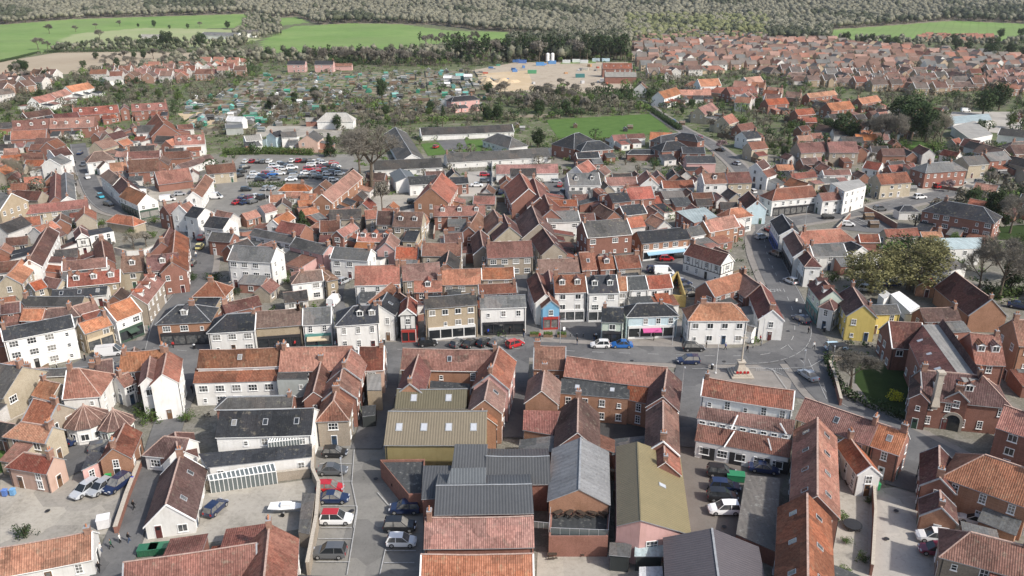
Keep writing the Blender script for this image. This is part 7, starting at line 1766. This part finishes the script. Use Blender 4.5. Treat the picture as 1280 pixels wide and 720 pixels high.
for root, C, ang, hl, hw, he, rc, wc, kind, opts, near in list(HOUSES):
    if kind in ('warehouse', 'barn', 'hall', 'school', 'garage', 'workshop') or any(o.startswith('shop') for o in opts) or wc == 'y' or he < 3.4 or C.y > 560: continue
    ca, sa = math.cos(ang), math.sin(ang)
    for side in (-1, 1):
        k = 0
        for t in range(9):
            u = R.uniform(-hl + 1.2, hl - 1.2) if hl > 1.6 else 0; D = R.uniform(2.2, 6.5); w = R.uniform(1.4, 2.9); v = side * (hw + D / 2)
            x, y = C.x + u * ca - v * sa, C.y + u * sa + v * ca; v2 = side * (hw + D); x2, y2 = C.x + u * ca - v2 * sa, C.y + u * sa + v2 * ca
            if near_any(x, y, .9) and near_any(x, y, .9): 
                pass
            ok = not any(near_any(C.x + (u + e) * ca - vv * sa, C.y + (u + e) * sa + vv * ca, .3) for e in (-w, w) for vv in (side * (hw + .8), v, v2))
            if not ok or k >= 3: continue
            k += 1; nex += 1; h1, h2 = R.uniform(2.9, 3.8), R.uniform(2.2, 2.6); b = MB(); q = side
            P = [(u - w, q * hw), (u + w, q * hw), (u + w, q * (hw + D)), (u - w, q * (hw + D))]; Zt = [h1, h1, h2, h2]; o3 = [(*p, z) for p, z in zip(P, Zt)]
            for i in range(4):
                j = (i + 1) % 4; b.face([(*P[i], 0), (*P[j], 0), o3[j], o3[i]][::q])
            f_ = [(x_ + (.15 if x_ > u else -.15), y_ + (q * .2 if i > 1 else 0), z_ + .1) for i, (x_, y_, z_) in enumerate(o3)]
            ex = link('rear_extension', b.mesh('rear_extension', [WALL[wc][0]]), root, col=WALL[R.choice((wc, wc, 'w', 'b'))][1]); b = MB()
            b.face(f_[::q], 0, [(p[0], p[1]) for p in f_][::q]); g = [(p[0], p[1], p[2] - .12) for p in f_]
            for i in range(4): j = (i + 1) % 4; b.face([g[i], g[j], f_[j], f_[i]][::q], 1)
            rr = R.choice((rc, rc, 'S', 'G', 'E', 'R')); link('roof', b.mesh('roof', [ROOF[rr][0], 'lead']), ex, col=ROOF[rr][1])
            link('window', WINS[R.choice((1, 4))], ex, (u, q * (hw + D + .012), .7), 0 if q > 0 else math.pi)
            FOOT.append(((x + x2) / 2, (y + y2) / 2, ang, w, D / 4))
        for e in (-1, 1):        # boundary walls running back from the corners
            if R.random() < .45: continue
            Lw = R.uniform(4, 9); pts = [(C.x + e * hl * ca - side * (hw + .2 + Lw * t) * sa, C.y + e * hl * sa + side * (hw + .2 + Lw * t) * ca) for t in (0, .35, .7, 1)]
            if any(near_any(x, y, .25) for x, y in pts[1:]): continue
            nwl += 1; M = Matrix.Translation((pts[0][0], pts[0][1], 0)) @ Matrix.Rotation(ang + side * math.pi / 2, 4, 'Z'); b = MB(); h = R.uniform(1.3, 1.9); bk = R.random() < .55
            rt = link('garden_wall' if bk else 'garden_fence', None, None, (pts[0][0], pts[0][1], 0), ang + side * math.pi / 2); b.box(0, Lw, -.12, .12, 0, h); link('wall' if bk else 'panel', b.mesh('wall', ['wall_brick' if bk else 'wood']), rt, col=WALL[R.choice('bobf')][1])
            b = MB(); b.box(-.03, Lw + .03, -.17, .17, h, h + .07); link('coping', b.mesh('coping', ['stone' if bk else 'wood']), rt)
            tag(rt, 'low brick wall dividing town back gardens' if bk else 'dark timber fence dividing town back gardens', 'wall' if bk else 'fence', 'brick walls between back gardens' if bk else 'timber fences between back gardens', 'thing')
print('extensions', nex, 'walls', nwl)
OB = {}; R = random.Random(404); n = 0
def outb(k):
    L, Wd, he, hr = ((2.6, 1.9, 2.5, 4.1), (3.6, 2.3, 2.9, 4.8), (4.6, 2.6, 4.2, 6.4))[k]
    w, rf = house_mesh(L * 2, Wd, he, hr, False, False, random.Random(k + 50), k == 1); r_ = link(('outbuilding', 'outbuilding', 'cottage')[k], None); link('wall', w.mesh('wall', ['wall_brick']), r_); link('roof', rf.mesh('roof', ['pantile', 'lead', 'ridge_tile']), r_)
    for s in (-1, 1): link('window', WINS[1], r_, (-L * .45, s * (Wd + .012), .9), 0 if s > 0 else math.pi); link('door', DOORM, r_, (L * .4, s * (Wd + .012), .02), 0 if s > 0 else math.pi, (.08, .06, .05))
    return r_
OPS = [Proto(lambda k=k: outb(k)) for k in range(3)]
ORC = {'orange': (.4, .17, .1), 'red': (.29, .12, .085), 'dark brown': (.16, .09, .07), 'charcoal': (.08, .08, .08)}
ZN = [([(0, 262), (240, 262), (245, 400), (0, 410)], 'in the packed western town'), ([(250, 240), (660, 225), (660, 375), (250, 390)], 'in the packed middle of town'), ([(660, 225), (960, 225), (900, 340), (660, 340)], 'between the eastern town houses'), ([(960, 160), (1290, 195), (1290, 300), (1000, 290)], 'behind the main road houses'), ([(0, 165), (250, 165), (240, 260), (0, 262)], 'around the climbing road'), ([(0, 445), (240, 445), (240, 560), (0, 560)], 'around the round tiled shop'), ([(1000, 140), (1180, 140), (1180, 205), (1040, 205)], 'near the bright lawn'), ([(1295, 260), (1480, 240), (1560, 700), (1300, 700)], 'beyond the eastern houses'), ([(-250, 230), (-20, 230), (-20, 720), (-320, 720)], 'beyond the western houses')]
for P, wh in ZN:
    m = 0
    for _ in range(2600):
        if m > 34: break
        x0, y0 = R.uniform(min(p[0] for p in P), max(p[0] for p in P)), R.uniform(min(p[1] for p in P), max(p[1] for p in P))
        if not inpoly(x0, y0, P): continue
        p = U(x0, y0, 0); k = R.choice((0, 1, 1, 2)); L, Wd = ((2.6, 1.9), (3.6, 2.3), (4.6, 2.6))[k]; nf = min(FOOT, key=lambda f: (f[0] - p.x) ** 2 + (f[1] - p.y) ** 2); a = nf[2] + R.choice((0, math.pi / 2)); ca, sa = math.cos(a), math.sin(a)
        if any(near_any(p.x + u * ca - v * sa, p.y + u * sa + v * ca, .35) for u in (-L, 0, L) for v in (-Wd, 0, Wd)): continue
        m += 1; n += 1; o = OPS[k].get(); o.location = (p.x, p.y, 0); o.rotation_euler = (0, 0, a); rc = R.choice(list(ORC)); wn = R.choice(('brick', 'white', 'brick', 'flint'))
        for ch in o.children:
            q = ch.name.split('.')[0]
            if q == 'wall': ch.color = (*{'brick': (.34, .18, .13), 'white': (.74, .73, .7), 'flint': (.46, .41, .33)}[wn], 1)
            if q == 'roof': ch.color = (*ORC[rc], 1)
        kn = ('outbuilding', 'outbuilding', 'cottage')[k]; tag(o, f"small {wn} {kn} with {rc} roof {wh}", kn, f"{wn} {kn}s with {rc} roofs {wh}"); FOOT.append((p.x, p.y, a, L, Wd))
print('infill', n)
# ---------------------------------------------------------------- low ground cover in the gardens
b1, b2, b3 = MB(), MB(), MB(); n = 0; R = random.Random(5)
while n < 5200:
    y = R.uniform(230, 900) if R.random() < .85 else R.uniform(120, 300); x = R.uniform(-.7, .7) * y
    px, py = PX(x, y, 0)
    if not (-200 < px < 1480) or hill(x, y) > .5: continue
    if any(inpoly(px, py, P) for P in P_GREEN + P_BROWN + P_PALE): continue
    if any(a < x < b and c < y < d and inpoly(x, y, q) for q, (a, b, c, d) in zip(SHB, SHX)): continue
    if near_any(x, y, .2) or (inpoly(px, py, AP) and R.random() < .8): continue
    n += 1; r = R.uniform(.5, 1.5) * (1 + y / 1200); h = R.uniform(.4, 1.3) * (1 + y / 900); bb = R.choice((b1, b1, b2, b3)); s = .16 + y / 3500
    if y > 500: r *= 1.4
    for k in range(22):
        v = Vector((R.gauss(0, .5) * r, R.gauss(0, .5) * r, abs(R.gauss(0, .45)) * h)) + Vector((x, y, .05)); q = Vector((R.gauss(0, 1), R.gauss(0, 1), R.gauss(0, 1))).normalized() * s; g = q.orthogonal()
        bb.face([v - q, v - g, v + q, v + g])
for bb, mt, nm, lb in ((b1, 'leaf_mid', 'undergrowth', 'low green ground cover filling the gardens'), (b2, 'leaf_dark', 'ivy', 'dark low ground cover along garden edges'), (b3, 'twig_grey', 'brushwood', 'low brown brushwood in the gardens')):
    o = link(nm, bb.mesh(nm, [mt])); tag(o, lb, None, None, 'stuff')

# ---------------------------------------------------------------- scrub, hedgerows and orchard trees too many to count
R = random.Random(9); sc = {'a': [], 'g': [], 'l': []}; n = 0; t = 0
DENSE = [([(325, 132), (440, 122), (560, 134), (640, 118), (700, 120), (700, 150), (520, 158), (430, 168), (330, 158)], 1.5), ([(640, 100), (840, 100), (850, 142), (700, 150)], 2.2), ([(80, 78), (320, 80), (330, 100), (90, 98)], 2.0), ([(0, 98), (330, 95), (225, 150), (0, 160)], 1.3), (AP, .08), ([(780, 56), (1290, 60), (1290, 200), (1100, 210), (940, 190), (820, 120)], 1.2), ([(1180, 190), (1290, 190), (1290, 390), (1170, 370)], 1.6), ([(380, 74), (790, 74), (790, 82), (380, 84)], 2.5), ([(0, 160), (110, 160), (110, 300), (0, 300)], .8), ([(1040, 150), (1190, 130), (1200, 200), (1040, 205)], 1.1), ([(930, 120), (1050, 140), (1050, 180), (960, 190)], .8)]
while n < 4300 and t < 200000:
    t += 1; y = R.uniform(230, 1000); x = R.uniform(-.68, .68) * y; px, py = PX(x, y, 0)
    if not (-250 < px < 1530) or any(inpoly(px, py, P) for P in P_GREEN + P_BROWN + P_PALE): continue
    w = max([k for P, k in DENSE if inpoly(px, py, P)] or [.22])
    if R.random() > w / 3: continue
    if any(a < x < b and c < y < d and inpoly(x, y, q) for q, (a, b, c, d) in zip(SHB, SHX)): continue
    if near_any(x, y, 1.2): continue
    n += 1; f = math.sin(x / 23 + 1) * math.sin(y / 31 + x / 60); h = R.uniform(1.6, 4.2) + (R.random() < .2) * 2.5 + (w > 1.9) * R.uniform(0, 2.5)
    k = 'g' if f + R.gauss(0, .3) > .4 else 'l' if R.random() < .2 else 'a'; sc[k].append((x, y, 0, h, h * R.uniform(.35, .65)))
leafmat('scrub_brown', (.085, .082, .06), (.19, .175, .13), .5)
woods('hedgerow_scrub', 'scrub_brown', sc['a'], 'dense brown leafless scrub and hedgerows around the allotments and gardens', 0, 130, .85); woods('evergreen_scrub', 'leaf_dark', sc['g'], 'dark evergreen scrub between the far gardens', 0, 130, .85); woods('pale_scrub', 'leaf_mid', sc['l'], 'fresh green scrub between the far gardens', 0, 130, .85)
R = random.Random(21); PK_ = list(PM)
for i, (x, y) in enumerate(((545, 424), (552, 422), (560, 419), (590, 418), (610, 420), (636, 418), (655, 421), (675, 425), (722, 432), (742, 427), (770, 424), (815, 426), (850, 428), (884, 436), (905, 438), (935, 441), (458, 431), (440, 433), (420, 434), (398, 434), (370, 435), (345, 436), (298, 438), (268, 438), (1000, 408), (1018, 437), (1020, 400), (244, 300), (246, 322), (232, 362), (70, 462), (165, 425), (186, 415))):
    k_ = R.choice(PK_); o = link('person', PM[k_], None, None, R.uniform(0, 6.28)); p = U(x, y, 0); o.location = (p.x + R.uniform(-.4, .4), p.y, .12 if True else 0); tag(o, f"person with {k_[0]} top among the shoppers on the town streets", 'person', k_[0] + '-topped shoppers on the town streets')

tc = bpy.data.curves.new('road_word', 'FONT'); tc.body = 'SLOW'; tc.size = 1.6; tc.align_x = 'CENTER'; o = link('road_word', tc); q_ = U(968, 366, 0); o.location = (q_.x, q_.y, Z + .012); o.rotation_euler = (0, 0, 0.15); o.scale = (1, 1.7, 1); tc.materials.append(MATS['white_line']); o['kind'] = 'structure'

# ---------------------------------------------------------------- details of the tiered terrace and the school
TR = next(o for o in bpy.data.objects if 'three tiled tiers' in str(o.get('label', ''))); inv = (Matrix.Translation(TR.location) @ Matrix.Rotation(TR.rotation_euler.z, 4, 'Z')).inverted()
def on(x, y, z): return inv @ U(x, y, z)
for (x0, y0, x1, y1, z, n, zz) in ((872, 524, 988, 544, 5.6, 9, .62), (870, 552, 985, 573, 2.9, 0, 0)):
    A, B = on(x0, y0, z), on(x1, y1, z); d = (B - A).normalized(); nn = Vector((d.y, -d.x, 0)); ang = math.atan2(-nn.x, nn.y)
    for i in range(n): p = A.lerp(B, (i + .5) / n) + nn * .02; o = link('window', WINS[1], TR, (p.x, p.y, z - zz - .05), ang); o.scale = (.7, 1, .42)
    if n == 0:
        for i in range(10):
            if i in (1, 4, 7, 9):
                p = A.lerp(B, (i + .5) / 10) + nn * .03; b = MB(); b.box(-.95, .95, 0, .05, .05, 2.2); link('garage_door', b.mesh('garage_door', ['black_metal']), TR, (p.x, p.y, 0), ang)
for (a, c, z0, z1) in (((922, 520), (914, 538), 7.0, 5.6), ((975, 530), (983, 544), 7.0, 5.6), ((918, 540), (905, 560), 4.9, 2.9), ((960, 549), (965, 568), 4.9, 2.9)):
    b = MB(); b.tube(on(*a, z0) + Vector((0, 0, .15)), on(*c, z1) + Vector((0, 0, .15)), .13, .13, 4); link('party_wall_cap', b.mesh('party_wall_cap', ['frame_white']), TR)
SC_ = next(o for o in bpy.data.objects if 'lead valley roof and lawn' in str(o.get('label', ''))); inv = (Matrix.Translation(SC_.location) @ Matrix.Rotation(SC_.rotation_euler.z, 4, 'Z')).inverted()
p = on(1169, 500, 5.6); b = MB(); b.box(-.45, .45, -.45, .45, 4, 10.6); b.box(-.6, .6, -.6, .6, 10.6, 11); link('chimney_stack', b.mesh('chimney_stack', ['stone']), SC_, (p.x, p.y, 0))
b = MB(); b.tube((0, 0, 4.6), (0, 0, 6.4), 1.0, .6, 4, 0, True); link('chimney_base', b.mesh('chimney_base', ['stone']), SC_, (p.x, p.y, 0))

# ---------------------------------------------------------------- street clutter
R = random.Random(31)
for x, y in ((505, 441), (700, 446), (790, 452), (905, 453), (985, 415), (1002, 450), (975, 352), (228, 400), (250, 330), (180, 438), (330, 446), (440, 640), (470, 600), (905, 660), (1120, 640), (1108, 675), (215, 700), (60, 640), (1110, 538)):
    p = U(x, y, 0); b = MB(); b.tube((0, 0, 0), (0, 0, .006), .36, .36, 12, 0, True); o = link('manhole_cover', b.mesh('manhole_cover', ['black_metal'])); o.location = (p.x, p.y, Z + .004); o['kind'] = 'structure'
def bin_proto():
    r_ = link('litter_bin', None); b = MB(); b.tube((0, 0, 0), (0, 0, 1.0), .26, .28, 10, 0, True); link('body', b.mesh('body', ['black_metal']), r_); b = MB(); b.tube((0, 0, 1.0), (0, 0, 1.15), .3, .18, 10, 0, True); link('lid', b.mesh('lid', ['galv']), r_); return r_
def board_proto():
    r_ = link('sign_board', None)
    for s in (-1, 1): b = MB(); M = Matrix.Rotation(s * .22, 4, 'X'); b.box(-.33, .33, s * .2 - .02, s * .2 + .02, 0, 1.0, 0, M); b.box(-.27, .27, s * .2 - .028, s * .2 + .028, .15, .9, 1, M); link('panel', b.mesh('panel', ['black_metal', 'frame_white']), r_)
    return r_
BN, BD = Proto(bin_proto), Proto(board_proto)
for x, y in ((243, 437), (520, 423), (655, 416), (745, 424), (860, 432), (1030, 415), (1008, 400), (480, 430), (150, 425), (890, 462)):
    o = BN.get(); p = U(x, y, 0); o.location = (p.x, p.y, .12); tag(o, 'small black litter bin on a town pavement', 'bin', 'litter bins on the pavements')
for x, y in ((553, 418), (585, 417), (625, 416), (705, 414), (790, 421), (820, 419), (420, 432), (360, 435), (1000, 392), (995, 378), (940, 430), (165, 420), (60, 452)):
    o = BD.get(); p = U(x, y, 0); o.location = (p.x, p.y, .12); o.rotation_euler = (0, 0, R.uniform(-.6, .6)); tag(o, 'folding black and white sign board outside a shop', 'sign', 'sign boards outside the shops')
link('roof_panel', REDROOF.mesh('roof_panel', ['paint']), REDC, col=(.45, .02, .03))
# ---------------------------------------------------------------- camera, light, air
cam = bpy.data.cameras.new('camera'); co = bpy.data.objects.new('camera', cam); COL.objects.link(co)
co.location = (0, 0, CH); co.rotation_euler = (math.pi / 2 - TH, 0, 0); cam.sensor_fit = 'HORIZONTAL'; cam.angle = 2 * math.atan(640 / FPX); cam.clip_end = 12000; cam.clip_start = .5
S.camera = co
SUN_EL, SUN_AZ = math.radians(41), math.radians(58)      # azimuth: 0 = behind the camera, 90 = from the picture's right
w = bpy.data.worlds.new('World'); S.world = w; w.use_nodes = True; nt = w.node_tree; sk = nt.nodes.new('ShaderNodeTexSky'); sk.sky_type = 'NISHITA'; sk.sun_disc = False
sk.sun_elevation = SUN_EL; sk.air_density = 1.0; sk.dust_density = 2.5; sk.ozone_density = .6
d = Vector((math.sin(SUN_AZ) * math.cos(SUN_EL), -math.cos(SUN_AZ) * math.cos(SUN_EL), math.sin(SUN_EL)))   # towards the sun
sk.sun_rotation = math.atan2(d.x, d.y)
nt.links.new(sk.outputs[0], nt.nodes['Background'].inputs[0]); nt.nodes['Background'].inputs[1].default_value = .125
sl = bpy.data.lights.new('sun', 'SUN'); sl.energy = 3.2; sl.angle = math.radians(1.5); sl.color = (1, .955, .89); so = bpy.data.objects.new('sun', sl); COL.objects.link(so)
so.rotation_euler = d.to_track_quat('Z', 'Y').to_euler()
S.view_settings.view_transform = 'Standard'; S.view_settings.look = 'None'; S.view_settings.gamma = 1; S.view_settings.exposure = .5; S.view_settings.use_curve_mapping = False
HAZE = .00005
if HAZE:
    b = MB(); b.box(-3500, 3500, -400, 5200, -1.5, 130); m = bpy.data.materials.new('haze'); m.use_nodes = True; nt = m.node_tree; nt.nodes.clear(); o_ = nt.nodes.new('ShaderNodeOutputMaterial'); v = nt.nodes.new('ShaderNodeVolumePrincipled')
    v.inputs['Color'].default_value = (.9, .93, .97, 1); v.inputs['Density'].default_value = HAZE; v.inputs['Anisotropy'].default_value = .2; nt.links.new(v.outputs[0], o_.inputs['Volume']); MATS['haze'] = m
    o = link('haze', b.mesh('haze', ['haze'])); o['kind'] = 'stuff'; o['label'] = 'thin pale daylight haze over the town'
S.cycles.volume_bounces = 0; S.cycles.max_bounces = 5; S.cycles.diffuse_bounces = 2; S.cycles.glossy_bounces = 2; S.cycles.transmission_bounces = 2
S.cycles.use_denoising = True
